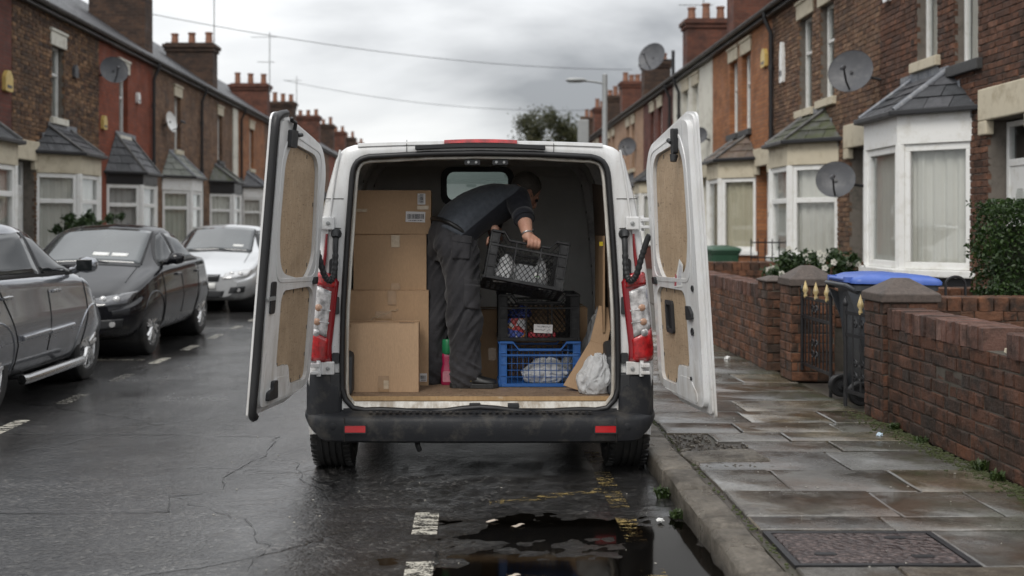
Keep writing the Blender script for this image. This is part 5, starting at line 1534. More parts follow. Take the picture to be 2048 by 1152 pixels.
# grey car, nose away from the camera
car, on, patch, seam = make_car('metallic grey car with chrome side bar, parked at the picture edge', (CX-0.02, 9.3, 0), 0, 'car_grey', wb=2.1, fo=0.62, ro=0.72, back=-0.2, H=1.03)
for (a, b) in ((-0.62, -0.06), (-0.04, 0.5)):
    pts = [on('x+', a+(b-a)*k/8, 0.555+0.01*k/8, 0.012) for k in range(9)]
    MB().tube([p for p in pts if p], 0.024, 8, flat=1.0).build('door_moulding', M['car_grey'], car, smooth=60)
MB().tube([(0.93, -0.68, 0.235), (0.95, -0.62, 0.235), (0.95, 0.58, 0.235), (0.93, 0.64, 0.235)], 0.04, 12).build('side_bar', M['chrome'], car, smooth=60)
for y in (-0.45, 0.42): MB().tube([(0.6, y, 0.22), (0.94, y, 0.235)], 0.02, 6).build('bar_bracket', M['black_plastic'], car)
patch('fuel_flap', 'x+', [(-1.15, 0.78), (-0.98, 0.78), (-0.97, 0.93), (-1.14, 0.93)], M['car_grey'], off=0.005)
seam('x+', [(-1.15, 0.78), (-0.98, 0.78), (-0.97, 0.93), (-1.14, 0.93), (-1.15, 0.78)])
car, on, patch, seam = make_car('black car with chrome grille and papers behind the windscreen', (CX, 13.5, 0), math.pi, 'car_black', wb=2.25, fo=0.72, ro=0.6, spokes=6)
for x0_ in (-0.42, -0.2):
    patch('paper', 't', [(x0_, 0.66), (x0_+0.19, 0.66), (x0_+0.19, 0.60), (x0_, 0.60)], M['white_paper'], off=0.008, nu=4, nv=2)
car, on, patch, seam = make_car('silver white car parked behind the black car', (CX+0.03, 19.9, 0), math.pi, 'car_silver', wb=2.5, fo=0.78, ro=0.6, spokes=7)
patch('paper', 't', [(-0.45, 0.80), (-0.27, 0.80), (-0.27, 0.74), (-0.45, 0.74)], M['white_paper'], off=0.008, nu=4, nv=2)
for z in (0.40, 0.5):
    pass
# ================================================================== the van
def mat_vanpaint(name='van_white', col=(0.74, 0.745, 0.745), grime=0.75):
    m = NT(name); v = m.co.outputs['Object']
    g = m.n('ShaderNodeNewGeometry'); s = m.n('ShaderNodeSeparateXYZ'); m.l(g.outputs['Position'], s.inputs[0])
    c = m.mix(m.noise(3, 4, 0.5, v), col, tuple(x*0.93 for x in col))
    st = m.noise(9, 7, 0.7, m.mapv(v, (1.6, 1.6, 0.35)))
    low = m.ramp(m.math('DIVIDE', s.outputs[2], 2.0), [(0.2, 1.0), (0.5, 0.5), (1.0, 0.32)])
    c = m.mix(m.math('MULTIPLY', m.math('MULTIPLY', m.ramp(st, [(0.42, 0.0), (0.72, 1.0)]), low), grime), c, (0.3, 0.25, 0.19))
    sp = m.noise(140, 2, 0.5, v)
    sc = m.noise(26, 3, 0.5, m.mapv(v, (1, 1, 7), (0, 0, 0), (0.3, 0.5, 0.2)), 1.2)
    c = m.mix(m.math('MULTIPLY', m.ramp(sc, [(0.735, 0.0), (0.755, 0.8)]), low), c, (0.16, 0.13, 0.11))
    c = m.mix(m.math('MULTIPLY', m.ramp(sp, [(0.68, 0.0), (0.72, 0.8)]), m.ramp(m.noise(4, 3, 0.5, v), [(0.45, 0.0), (0.6, 1.0)])), c, (0.12, 0.09, 0.07))
    return m.bsdf(c, m.ramp(st, [(0.3, 0.22), (0.7, 0.45)]), 0, 0.5, m.bump(m.noise(2.2, 3, 0.5, v), 0.08, 0.02), 0.35)
M['van_white'] = mat_vanpaint()
M['van_sill'] = mat_vanpaint('van_sill', (0.62, 0.6, 0.55), 1.5)
M['van_inner'] = simple('van_inner', (0.74, 0.73, 0.71), 0.55, var=0.2, vs=4, dirt=(0.09, 0.085, 0.08), dscale=3)
M['van_bulk'] = simple('van_bulk', (0.74, 0.73, 0.7), 0.6, var=0.2, vs=4)
M['seal'] = simple('seal', (0.012, 0.012, 0.013), 0.45, var=0.3, bs=0.1)
M['bumper'] = simple('bumper', (0.017, 0.018, 0.021), 0.5, spec=0.3, var=0.25, vs=5, bs=0.25, bscale=160, bd=0.008, dirt=(0.085, 0.078, 0.068), dscale=7)
def mat_wood(name, a, b, scale=1.0, scratch=0.5):
    m = NT(name); v = m.pos()
    g1 = m.noise(14*scale, 6, 0.6, m.mapv(v, (6, 6, 0.6))); g2 = m.noise(5*scale, 5, 0.6, m.mapv(v, (1, 1, 1)))
    c = m.mix(m.ramp(g1, [(0.3, 0.0), (0.7, 1.0)]), a, b)
    c = m.mix(m.ramp(g2, [(0.45, 0.0), (0.7, 0.45)]), c, tuple(x*0.6 for x in a))
    sc = m.noise(30*scale, 3, 0.5, m.mapv(v, (1.0, 1.0, 6.0), (0, 0, 0), (0.5, 0.6, 0.2)), 1.5)
    c = m.mix(m.math('MULTIPLY', m.ramp(sc, [(0.61, 0.0), (0.66, 1.0)]), scratch), c, tuple(x*0.3 for x in a))
    sw = m.noise(24*scale, 3, 0.5, m.mapv(v, (1.0, 5.0, 1.0), (2, 1, 0), (0.2, 0.3, 0.7)), 1.0)
    c = m.mix(m.math('MULTIPLY', m.ramp(sw, [(0.64, 0.0), (0.68, 1.0)]), scratch*0.7), c, (0.6, 0.52, 0.4))
    return m.bsdf(c, 0.6, 0, 0.4, m.bump(g1, 0.2, 0.004))
M['hardboard'] = mat_wood('hardboard', (0.37, 0.265, 0.17), (0.48, 0.36, 0.245), scratch=0.75)
M['ply_floor'] = mat_wood('ply_floor', (0.17, 0.115, 0.075), (0.27, 0.185, 0.12), scratch=0.9)
M['ply_edge'] = mat_wood('ply_edge', (0.4, 0.25, 0.12), (0.5, 0.33, 0.17))
def mat_lens(name, col, rough=0.08, stripes=60):
    m = NT(name); v = m.co.outputs['Object']
    w = m.n('ShaderNodeTexWave'); w.inputs['Scale'].default_value = stripes; w.inputs['Distortion'].default_value = 0.4; m.l(v, w.inputs['Vector'])
    n = m.noise(22, 3, 0.6, v)
    c = m.mix(m.ramp(n, [(0.35, 0.0), (0.65, 1.0)]), tuple(x*0.35 for x in col), col)
    return m.bsdf(c, rough, 0.1, 0.6, m.bump(w.outputs['Fac'], 0.25, 0.004), 1.0)
M['lens_red'] = mat_lens('lens_red', (0.62, 0.015, 0.02))
M['lens_clear'] = mat_lens('lens_clear', (0.8, 0.78, 0.78))
M['lens_dark'] = simple('lens_dark', (0.25, 0.012, 0.018), 0.12, var=0.3, coat=1.0)
M['reflector_red'] = simple('reflector_red', (0.5, 0.015, 0.02), 0.15, var=0.2, coat=1.0)
M['amber'] = simple('amber', (0.42, 0.25, 0.17), 0.2, var=0.3)
M['screw'] = simple('screw', (0.03, 0.028, 0.025), 0.5)

VX, VY = 0.058, 6.29
van = thing('delivery_van', 'white panel van seen from behind with both rear doors wide open', 'van', (VX, VY, 0))
# ---- section outlines (half, from bottom middle round to top middle)
def half_outer(k=1.0, dz=0.0):
    side = [(0.985, 0.24), (1.0, 0.6), (0.992, 0.9), (0.962, 1.18), (0.925, 1.42), (0.885, 1.63), (0.845, 1.78)]
    crn = [(0.832, 1.825), (0.81, 1.865), (0.775, 1.895), (0.72, 1.912)]
    top = [(0.5, 1.922), (0.25, 1.927), (0.0, 1.93)]
    b = resample([(0.0, 0.24), (0.985, 0.24)], 8)[:-1]; s = resample(side, 22)[:-1]; c = resample([side[-1]]+crn, 9)[:-1]; t = resample([crn[-1]]+top, 9)
    P = np.concatenate([b, s, c, t]); P[:, 0] *= k
    P[:, 1] += dz*np.clip((P[:, 1]-1.0)/0.9, 0, 1)
    return P
def half_open(e=0.0, z0=0.40):
    bl = [(0.0, z0-e), (0.66, z0-e)]
    cb = [(0.66, z0-e), (0.73, z0+0.012-e*0.8), (0.765+e*0.8, z0+0.06), (0.776+e, z0+0.13)]
    sd_ = [(0.776+e, z0+0.13), (0.772+e, 0.9), (0.757+e, 1.2), (0.737+e, 1.5), (0.722+e, 1.70)]
    ct = [(0.722+e, 1.70), (0.712+e, 1.765+e*0.3), (0.685+e*0.7, 1.81+e*0.7), (0.63+e*0.3, 1.828+e)]
    tp = [(0.63+e*0.3, 1.828+e), (0.3, 1.845+e), (0.0, 1.85+e)]
    return np.concatenate([resample(bl, 8)[:-1], resample(catm(cb+sd_[1:]), 22)[:-1], resample(catm(ct), 9)[:-1], resample(tp, 9)])
def catm(p): return [tuple(q)[:2] for q in catmull([(a, b, 0) for a, b in p], 5)]
def full(P, y):
    y = y if hasattr(y, '__len__') else [y]*len(P)
    r = [(p[0], yy, p[1]) for p, yy in zip(P, y)]
    return r + [(-p[0], p[1], p[2]) for p in reversed(r[1:-1])]
O = half_outer()
def mid(a, b, t): return a*(1-t)+b*t
I0 = half_open(0.0); I1 = half_open(0.022)
rings = [full(half_open(0.0), 0.055), full(I0, 0.012), full(I1, 0.004), full(mid(I1, O, 0.35), -0.002), full(mid(I1, O, 0.72), 0.004), full(mid(I1, O, 0.92), 0.018), full(O*np.array([1.0, 1.0]), 0.055), full(half_outer(1.003, 0.005), 0.12),
         full(half_outer(1.0, 0.03), 0.5), full(half_outer(1.0, 0.045), 1.2), full(half_outer(1.0, 0.045), 2.2)]
mb = MB().loft(rings, True, False)
body = mb.build('body', M['van_white'], van, smooth=40)
# cab: separate front shell with screen and door glass openings
cabp = [(2.202, 0, 1.0, 0.045), (2.5, 0, 1.0, 0.03), (3.1, 0, 0.99, 0.0), (3.75, 1, 0.97, 0), (4.15, 2, 0.95, 0), (4.75, 3, 0.90, 0), (4.95, 4, 0.80, 0)]
def cab_ring(y, k, w, dz):
    P = half_outer(w, dz).copy()
    cap = {0: 9, 1: 1.38, 2: 1.12, 3: 0.95, 4: 0.80}[k]
    P[:, 1] = np.where(P[:, 1] > cap, cap - (P[:, 1].max()-P[:, 1])*0.12, P[:, 1])
    return full(P, y)
rr = [cab_ring(*c) for c in cabp]
n = len(rr[0]); shell = MB(); glass = MB(); dglass = {1: MB(), -1: MB()}
for i in range(len(rr)-1):
    for k in range(n):
        q = [rr[i][k], rr[i][(k+1) % n], rr[i+1][(k+1) % n], rr[i+1][k]]
        zc = sum(p[2] for p in q)/4; xc = sum(p[0] for p in q)/4
        up = zc > (1.30 if i == 2 else 9) and abs(xc) < 0.8
        sidew = i in (1,) and 1.22 < zc < 1.75
        tgt = glass if (i == 2 and up) else dglass[1 if xc > 0 else -1] if sidew else shell
        tgt.add(q, [(0, 1, 2, 3)])
shell.add(rr[-1], [tuple(range(n))])
shell.build('cab', M['van_white'], van, smooth=40)
glass.build('windscreen', M['glass'], van)
for s in (1, -1): dglass[s].build('cab_window', M['glass'], van)
# dashboard and seats seen through the bulkhead window
MB().obox((0, 3.55, 1.05), (1.6, 0.35, 0.3)).build('dashboard', M['black_plastic'], van, bevel=0.05)
for x in (-0.45, 0.45): MB().loft([[(x+dx_, 2.62+z*0.1+dy_, z) for dx_, dy_ in ((-0.24, 0), (0.24, 0), (0.2, 0.12), (-0.2, 0.12))] for z in (0.6, 1.0, 1.35, 1.6)]).build('cab_seat', M['black_plastic'], van, bevel=0.03)
# ---- interior: floor, lining, bulkhead
DZ = 1.92
MB().box(-0.86, 0.86, 0.045, DZ, 0.435, 0.463).build('load_floor', M['ply_floor'], van)
MB().box(-0.765, 0.765, 0.034, 0.0445, 0.440, 0.464).build('floor_edge', M['ply_edge'], van)
# sill plate below the floor with catches
mb = MB().grid(24, 4, lambda u, v: (-0.755+1.51*u, 0.028-0.02*v+0.004*math.sin(u*40)*(1 if 0.25 < u < 0.75 else 0.3), 0.437-0.042*v)); mb.build('door_sill', M['van_sill'], van, smooth=180)
for x in (-0.03, 0.19):
    MB().box(x-0.032, x+0.032, 0.0, 0.03, 0.402, 0.43).build('door_catch', M['black_plastic'], van, bevel=0.004)
def lining(k, zr):
    return [(0.70*k, zr), (0.80*k, zr-0.10), (0.85*k, 1.5), (0.885*k, 1.1), (0.90*k, 0.46)]
side_r = lining(1, 1.895)
for s in (1, -1):
    P = resample([(x*s, z) for x, z in side_r], 16)
    MB().grid(15, 8, lambda u, v: (lambda p: (p[0]+s*(0.0 if 0.1 < v < 0.9 else 0), 0.06+(DZ-0.06)*v, p[1]))(P[int(round(u*15))])).build('side_lining', M['van_inner'], van, smooth=60)
    # ribs with rows of holes
    for yy_, w_ in ((0.16, 0.10), (0.95, 0.13), (1.75, 0.12)):
        rb = MB().loft([[(p[0]-s*0.002, yy_-w_/2, p[1]), (p[0]-s*0.05, yy_-w_/2+0.02, p[1]), (p[0]-s*0.05, yy_+w_/2-0.02, p[1]), (p[0]-s*0.002, yy_+w_/2, p[1])] for p in P]).build('pillar_rib', M['van_inner'], van, smooth=40)
        for q in range(2, 15, 2):
            p = P[q]; MB().lathe([(0.012, -0.003), (0.012, 0.003)], 8, (p[0]-s*0.0505, yy_, p[1]), 'x').build('rib_hole', M['screw'], rb)
    # wheel box
    MB().loft([[(s*0.9, y_, z_) for y_, z_ in ((0.05, 0.464), (0.12, 0.70), (0.3, 0.78), (0.62, 0.78), (0.8, 0.70), (0.88, 0.464))], [(s*0.74, y_, z_) for y_, z_ in ((0.07, 0.464), (0.14, 0.68), (0.3, 0.75), (0.62, 0.75), (0.78, 0.68), (0.86, 0.464))]]).build('wheel_box', M['black_plastic'], van, bevel=0.02)
# roof lining with cross bows
MB().grid(12, 6, lambda u, v: (-0.72+1.44*u, 0.06+(DZ-0.06)*v, 1.898+0.012*math.sin(math.pi*u))).build('roof_lining', M['van_inner'], van, smooth=180)
for yy_ in (0.35, 1.0, 1.6):
    MB().loft([[(-0.72+1.44*u, yy_+a, 1.896+0.012*math.sin(math.pi*u)-d) for a, d in ((-0.05, 0), (-0.03, 0.03), (0.03, 0.03), (0.05, 0))] for u in [k/8 for k in range(9)]]).build('roof_bow', M['van_inner'], van, smooth=40)
# bulkhead
out = [(-0.9, 0.44)] + [(x, z) for x, z in [(-0.885, 1.1), (-0.85, 1.5), (-0.80, 1.80), (-0.70, 1.905), (0.70, 1.905), (0.80, 1.80), (0.85, 1.5), (0.885, 1.1)]] + [(0.9, 0.44)]
win = rrect(-0.24, 0.235, 1.625, 1.855, 0.06)
bh = MB().plate(out, [win], DZ, DZ+0.03, lambda a, b, t: (a, t, b)).build('bulkhead', M['van_bulk'], van)
MB().plate(win, [], DZ+0.012, DZ+0.018, lambda a, b, t: (a, t, b)).build('bulkhead_window', mat_glass('tinted_glass', (0.5, 0.55, 0.53)), bh)
MB().plate(rrect(-0.275, 0.27, 1.59, 1.882, 0.08), [rrect(-0.23, 0.225, 1.635, 1.845, 0.055)], DZ-0.016, DZ-0.001, lambda a, b, t: (a, t, b)).build('window_gasket', M['seal'], bh, bevel=0.005)
for (a, b, c, d) in ((-0.78, -0.36, 1.2, 1.86), (0.36, 0.78, 1.15, 1.84), (-0.8, 0.8, 0.55, 1.05), (-0.2, 0.25, 1.1, 1.5)):
    MB().plate(rrect(a, b, c, d, 0.07), [rrect(a+0.03, b-0.03, c+0.03, d-0.03, 0.05)], DZ-0.018, DZ-0.002, lambda p, q, t: (p, t, q)).build('pressed_rib', M['van_bulk'], bh, bevel=0.006)
# plywood lining on the kerb side
MB().plate([(0.10, 0.82), (0.82, 0.82), (0.82, 1.72), (0.14, 1.68)], [], 0.0, 0.012, lambda a, b, t: (0.80-0.05*(b-0.8)-t, a+0.1, b)).build('side_panel', mat_wood('dark_ply', (0.1, 0.07, 0.05), (0.15, 0.105, 0.075)), van)
# ---- rubber seal round the opening
loop = []
Q = half_open(0.012, 0.405)
def sag(x): return -0.022*math.exp(-((x-0.02)/0.22)**2)*0 + 0.016*math.cos(x*9.5)*math.exp(-(x/0.5)**2)
R_ = [(p[0], -0.008, p[1]+(sag(p[0]) if p[1] < 0.43 and abs(p[0]) < 0.65 else 0)) for p in Q]
loop = R_ + [(-p[0], p[1], p[2]) for p in reversed(R_[1:-1])]
MB().tube(loop, 0.0165, 8, loop=True).build('door_seal', M['seal'], van, smooth=60)
inner = half_open(-0.012, 0.405); L_ = [(p[0], 0.03, p[1]) for p in inner[8:]]
MB().tube(L_ + [(-p[0], p[1], p[2]) for p in reversed(L_[:-1])], 0.010, 6).build('inner_flange', M['van_sill'], van, smooth=60)
# header: latch plates, roof strip, high brake light
for x in (-0.045, 0.115):
    lp = MB().plate(rrect(x-0.045, x+0.045, 1.796, 1.824, 0.008), [], 0.02, 0.032, lambda a, b, t: (a, t, b)).build('latch_plate', M['black_plastic'], van)
    for dx_ in (-0.022, 0.022): MB().lathe([(0.008, 0), (0.008, -0.008)], 8, (x+dx_, 0.02, 1.81), 'y').build('bolt', M['galv'], lp)
MB().loft([[(x, -0.03+y_, 1.907+z_-0.012*(x/0.37)**2) for y_, z_ in ((0.02, -0.018), (-0.008, -0.014), (-0.008, 0.006), (0.02, 0.010))] for x in np.linspace(-0.37, 0.37, 15)]).build('roof_strip', M['seal'], van, smooth=40)
MB().loft([[(x, -0.012+y_, 1.932+z_-0.006*(x/0.21)**2) for y_, z_ in ((0.06, -0.012), (-0.012, -0.012), (-0.008, 0.008), (0.06, 0.012))] for x in np.linspace(-0.205, 0.21, 11)]).build('high_brake_light', M['lens_red'], van, smooth=40)
MB().loft([[(x, y_, 1.925+z_-0.016*(x/0.7)**2) for y_, z_ in ((0.05, -0.01), (-0.006, -0.012), (-0.004, 0.006), (0.05, 0.012))] for x in np.linspace(-0.70, 0.70, 21)]).build('roof_edge_panel', M['van_white'], van, smooth=40)
for s in (-1, 1):
    MB().tube([(s*0.42, -0.0035, 1.865), (s*0.42, -0.0105, 1.91), (s*0.42, 0.02, 1.937)], 0.002, 5).build('panel_gap', M['screw'], van)
    # pillar channel line
    MB().tube([(s*x, y_-0.004, z) for x, y_, z in ((0.80, 0.002, 1.88), (0.825, 0.004, 1.75), (0.86, 0.004, 1.5), (0.885, 0.004, 1.25), (0.895, 0.004, 1.0), (0.90, 0.004, 0.64))], 0.007, 6).build('pillar_flange', M['van_white'], van, smooth=60)
    MB().tube([(s*0.78, -0.003, 1.60), (s*0.90, 0.005, 1.60)], 0.0025, 5).build('panel_gap', M['screw'], van)
    MB().tube([(s*0.795, -0.003, 1.43), (s*0.93, 0.007, 1.44)], 0.0025, 5).build('panel_gap', M['screw'], van)
# ---- bumper
path = [(-1.02, 0.62), (-1.02, 0.30), (-1.012, 0.14), (-0.985, 0.035), (-0.93, -0.045), (-0.84, -0.085), (-0.6, -0.105), (-0.3, -0.113), (0, -0.115)]
path = path + [(-x, y) for x, y in reversed(path[:-1])]
path = [tuple(p)[:2] for p in catmull([(x, y, 0) for x, y in path], 4)]
prof = [(-0.10, 0.395), (-0.02, 0.375), (0.0, 0.362), (0.008, 0.345), (0.010, 0.30), (0.004, 0.262), (-0.002, 0.235), (-0.02, 0.222), (-0.10, 0.222)]
rings = []
for i, (x, y) in enumerate(path):
    a = Vector(path[max(i-1, 0)]); b = Vector(path[min(i+1, len(path)-1)]); d = (b-a).normalized(); nn = Vector((d.y, -d.x))
    ax = abs(x); lift = 0.10*max(0, (ax-0.86)/0.16)**1.5*(1 if y > -0.05 else 0.6); lift = min(lift, 0.11)
    rings.append([(x+nn.x*o, y+nn.y*o, z+(lift*max(0, (0.37-z)/0.15))) for o, z in prof])
mbp = MB().loft(rings, True, True)
bump = mbp.build('rear_bumper', M['bumper'], van, smooth=35)
for k in range(34):
    x = -0.62+1.24*k/33
    MB().obox((x, -0.07, 0.392), (0.018, 0.03, 0.006)).build('step_rib', M['bumper'], bump)
for s in (-1, 1):
    MB().plate(rrect(s*0.703-0.058, s*0.703+0.058, 0.285, 0.323, 0.004), [], -0.118, -0.095, lambda a, b, t: (a, t+0.0, b)).build('reflector', M['reflector_red'], bump, bevel=0.003)
    MB().plate(rrect(s*0.703-0.064, s*0.703+0.064, 0.279, 0.329, 0.006), [rrect(s*0.703-0.059, s*0.703+0.059, 0.284, 0.324, 0.004)], -0.1205, -0.09, lambda a, b, t: (a, t, b)).build('reflector_rim', M['black_plastic'], bump)
    MB().tube([(s*0.765, -0.108, 0.37), (s*0.765, -0.110, 0.30), (s*0.765, -0.100, 0.23)], 0.0025, 5).build('bumper_gap', M['screw'], bump)
    MB().lathe([(0.02, 0.0), (0.02, -0.004), (0.016, -0.006)], 16, (s*0.83, -0.094, 0.315), 'y').build('parking_sensor', M['bumper'], bump, smooth=30)
    # upright corner of the bumper
    rg_ = []
    for z, o in ((0.36, 0.012), (0.42, 0.012), (0.50, 0.010), (0.575, 0.006), (0.602, 0.002), (0.607, -0.008)):
        pts = [(0.792+0.012*(0.6-z)*0, 0.02), (0.795, -0.012-o), (0.86, -0.016-o*2.0), (0.925, -0.01-o*1.6), (0.975, 0.018-o), (1.002, 0.075), (1.008+o*0.6, 0.2), (1.008+o*0.6, 0.55)]
        pts = [tuple(p)[:2] for p in catmull([(a, b, 0) for a, b in pts], 3)]
        rg_.append([(s*x, y, z) for x, y in pts])
    MB().loft(rg_, False, False).build('bumper_corner', M['bumper'], bump, smooth=50)
    MB().loft([[(s*0.80, -0.026, z), (s*0.852, -0.032, z), (s*0.852, -0.02, z), (s*0.80, -0.02, z)] for z in (0.37, 0.6)]).build('corner_recess', M['black_plastic'], bump, bevel=0.004)
MB().loft([[(x, 0.02, 0.40), (x, -0.02, 0.405), (x, -0.02, 0.37), (x, 0.02, 0.37)] for x in (-0.78, 0.78)]).build('sill_trim', M['bumper'], bump)
# ---- tail lights
def curve_x(t, z):   # light outline wraps the corner
    w = {0: 0.845}.get(0); base = 0.985-0.05*max(0, (z-0.75)/0.45)
    pts = [(base-0.135, -0.010), (base-0.10, -0.030), (base-0.05, -0.030), (base-0.012, -0.006), (base+0.008, 0.05), (base+0.012, 0.16)]
    P = catm(pts); k = t*(len(P)-1); i = min(int(k), len(P)-2); f = k-i
    return (P[i][0]*(1-f)+P[i+1][0]*f, P[i][1]*(1-f)+P[i+1][1]*f)
for s in (-1, 1):
    def lens(name, zlo, zhi, mat, t0, t1, par, off=0.0, nz=10, nt_=12):
        mb = MB().grid(nt_, nz, lambda u, v: (lambda t: (lambda z: (lambda c: (s*c[0], c[1]-off, z))(curve_x(t, z)))(zlo(t)+(zhi(t)-zlo(t))*v))(t0+(t1-t0)*u))
        o = mb.build(name, mat, par, smooth=180)
        m_ = o.modifiers.new('s', 'SOLIDIFY'); m_.thickness = 0.012; m_.offset = 0
        return o
    top = lambda t: 1.185-0.03*abs(t-0.5)-0.16*max(0, 0.28-t)
    bot = lambda t: 0.665+0.02*t
    tl = lens('tail_light', bot, top, M['lens_dark'], 0.0, 1.0, van)
    lens('red_lens', lambda t: 1.09+0.03*t, lambda t: top(t)-0.006, M['lens_red'], 0.13, 0.98, tl, 0.008, 4)
    lens('clear_lens', lambda t: 0.785+0.09*t+0.02*math.sin(t*3), lambda t: 1.085+0.03*t-0.07*max(0, 0.45-t), M['lens_clear'], 0.18, 0.98, tl, 0.012, 10)
    lens('red_lens', lambda t: 0.675+0.02*t, lambda t: 0.78+0.09*t+0.02*math.sin(t*3), M['lens_red'], 0.13, 0.98, tl, 0.008, 6)
    for (z, c) in ((0.98, 'amber'), (0.90, 'amber'), (0.84, 'lens_clear')):
        p = curve_x(0.42, z); MB().lathe([(0.001, -0.02), (0.018, -0.017), (0.026, -0.004)], 14, (s*p[0], p[1]-0.004, z), 'y').build('bulb', M[c], tl, smooth=60)
    for (za, zb_) in ((0.955, 1.0), (0.885, 0.93)):
        pa, pb = curve_x(0.15, za), curve_x(0.95, zb_)
        MB().tube([(s*curve_x(t, za+(zb_-za)*t)[0], curve_x(t, za+(zb_-za)*t)[1]-0.018, za+(zb_-za)*t) for t in (0.15, 0.35, 0.55, 0.75, 0.95)], 0.005, 5).build('lens_bar', M['lens_clear'], tl, smooth=60)
    # strip of red above, black catches on the pillar
    MB().tube([(s*0.905, -0.008, 1.14), (s*0.885, -0.008, 1.28), (s*0.876, -0.008, 1.40)], [0.012, 0.012, 0.008], 6).build('side_marker', M['lens_dark'], van, smooth=60)
    for (z0_, z1_) in ((1.04, 0.94), (0.72, 0.66)):
        MB().plate(rrect(0.805, 0.845, z1_, z0_, 0.008), [], -0.016, 0.0, lambda a, b, t: (s*a, t, b)).build('pillar_bracket', M['black_plastic'], van, bevel=0.004)
    MB().plate(rrect(0.815, 0.862, 1.12, 1.26, 0.02), [], -0.012, 0.0, lambda a, b, t: (s*a, t, b)).build('check_strap_cover', M['black_plastic'], van, bevel=0.006)
    # hinges
    for zc in (1.46, 0.635):
        hg = MB().obox((s*0.868, -0.022, zc), (0.075, 0.028, 0.075)).build('hinge', M['van_white'], van, bevel=0.006)
        MB().tube([(s*0.918, -0.035, zc-0.045), (s*0.918, -0.035, zc+0.045)], 0.013, 10).build('hinge_pin', M['van_white'], hg, smooth=60)
        MB().obox((s*0.935, -0.05, zc+0.02), (0.05, 0.05, 0.022)).build('hinge_leaf', M['van_white'], hg, bevel=0.004)
        MB().obox((s*0.935, -0.05, zc-0.022), (0.05, 0.05, 0.018)).build('hinge_leaf', M['van_white'], hg, bevel=0.004)
        MB().lathe([(0.012, -0.036), (0.012, -0.044), (0.006, -0.046)], 10, (s*0.865, 0, zc), 'y').build('hinge_bolt', M['galv'], hg, smooth=30)
    # corrugated wiring hose from pillar to door
    pts = catmull([(s*0.822, -0.02, 1.40), (s*0.822, -0.045, 1.33), (s*0.825, -0.055, 1.2), (s*0.845, -0.07, 1.135), (s*0.878, -0.09, 1.165), (s*0.905, -0.12, 1.27), (s*0.93, -0.14, 1.36), (s*0.945, -0.15, 1.395)], 12)
    MB().tube(pts, [0.017+0.0022*math.sin(k*1.9)*(1 if 14 < k < 66 else 0) for k in range(len(pts))], 10).build('wiring_hose', M['black_plastic'], van, smooth=60)
    MB().tube([(s*0.822, -0.004, 1.40), (s*0.822, -0.03, 1.405), (s*0.822, -0.045, 1.38)], [0.032, 0.026, 0.019], 12).build('hose_boot', M['black_plastic'], van, smooth=60)
# ---- underneath
MB().box(-0.9, 0.9, 0.10, 4.6, 0.27, 0.30).build('underbody', M['rubber'], van)
MB().tube([(-0.74, 0.55, 0.3), (0.74, 0.55, 0.3)], 0.055, 10).build('rear_axle', M['rubber'], van)
MB().tube([(-0.36, 0.1, 0.24), (-0.36, -0.02, 0.225), (-0.355, -0.05, 0.20), (-0.345, -0.03, 0.17)], 0.016, 8).build('towing_eye', M['rubber'], van, smooth=60)
MB().tube([(-0.02, 1.4, 0.26), (-0.08, 0.5, 0.25), (-0.08, 0.15, 0.235)], 0.035, 10).build('exhaust_pipe', M['rubber'], van, smooth=60)
MB().lathe([(0.3, 0), (0.32, 0.05), (0.3, 0.12), (0.1, 0.12)], 28, (0.05, 1.15, 0.17)).build('spare_wheel', M['tyre'], van, smooth=40)
def van_wheel(x, y, s):
    r, w = 0.345, 0.235
    mb = MB(); prof = [(r*0.66, -w*0.42), (r*0.72, -w*0.5), (r*0.9, -w*0.5), (r*0.97, -w*0.44), (r, -w*0.33)]
    for k in range(4):
        a = -w*0.30+k*w*0.16; prof += [(r, a), (r, a+w*0.10), (r-0.008, a+w*0.105), (r-0.008, a+w*0.155)]
    prof += [(r, w*0.33), (r*0.97, w*0.44), (r*0.9, w*0.5), (r*0.72, w*0.5), (r*0.66, w*0.42)]
    mb.lathe(prof, 56, (0, 0, 0), 'x'); mb.f = [f for f in mb.f if len(f) == 4]
    wl = mb.build('wheel', M['tyre'], van, smooth=25, loc=(x, y, r-0.004))
    MB().lathe([(r*0.67, s*w*0.42), (r*0.6, s*w*0.3), (r*0.3, s*w*0.2), (r*0.25, s*w*0.36), (0.001, s*w*0.36)], 30, (0, 0, 0), 'x').build('rim', M['alloy'], wl, smooth=40)
    MB().lathe([(0.001, -s*w*0.3), (r*0.66, -s*w*0.3), (r*0.66, -s*w*0.25), (0.001, -s*w*0.25)], 24, (0, 0, 0), 'x').build('wheel_back', M['rubber'], wl)
    sm = MB()
    for k in range(48):
        a = 2*math.pi*k/48
        for sg in (-1, 1):
            sm.obox((sg*w*0.40, math.cos(a)*(r*0.985), math.sin(a)*(r*0.985)), (w*0.16, 0.016, 0.012), Matrix.Rotation(a+math.pi/2, 3, 'X'))
    tag(sm.build('tread_blocks', M['tyre'], wl), kind='stuff')
for s in (-1, 1):
    van_wheel(s*0.872, 0.40, s); van_wheel(s*0.872, 3.75, s)
    MB().lathe([(0.39, s*0.62), (0.39, s*1.0)], 30, (0, 0.40, 0.345), 'x').build('wheel_arch', M['rubber'], van, smooth=60) if False else None
MB().box(0.60, 0.75, 0.32, 0.335, 0.14, 0.26).build('mud_flap', M['rubber'], van)

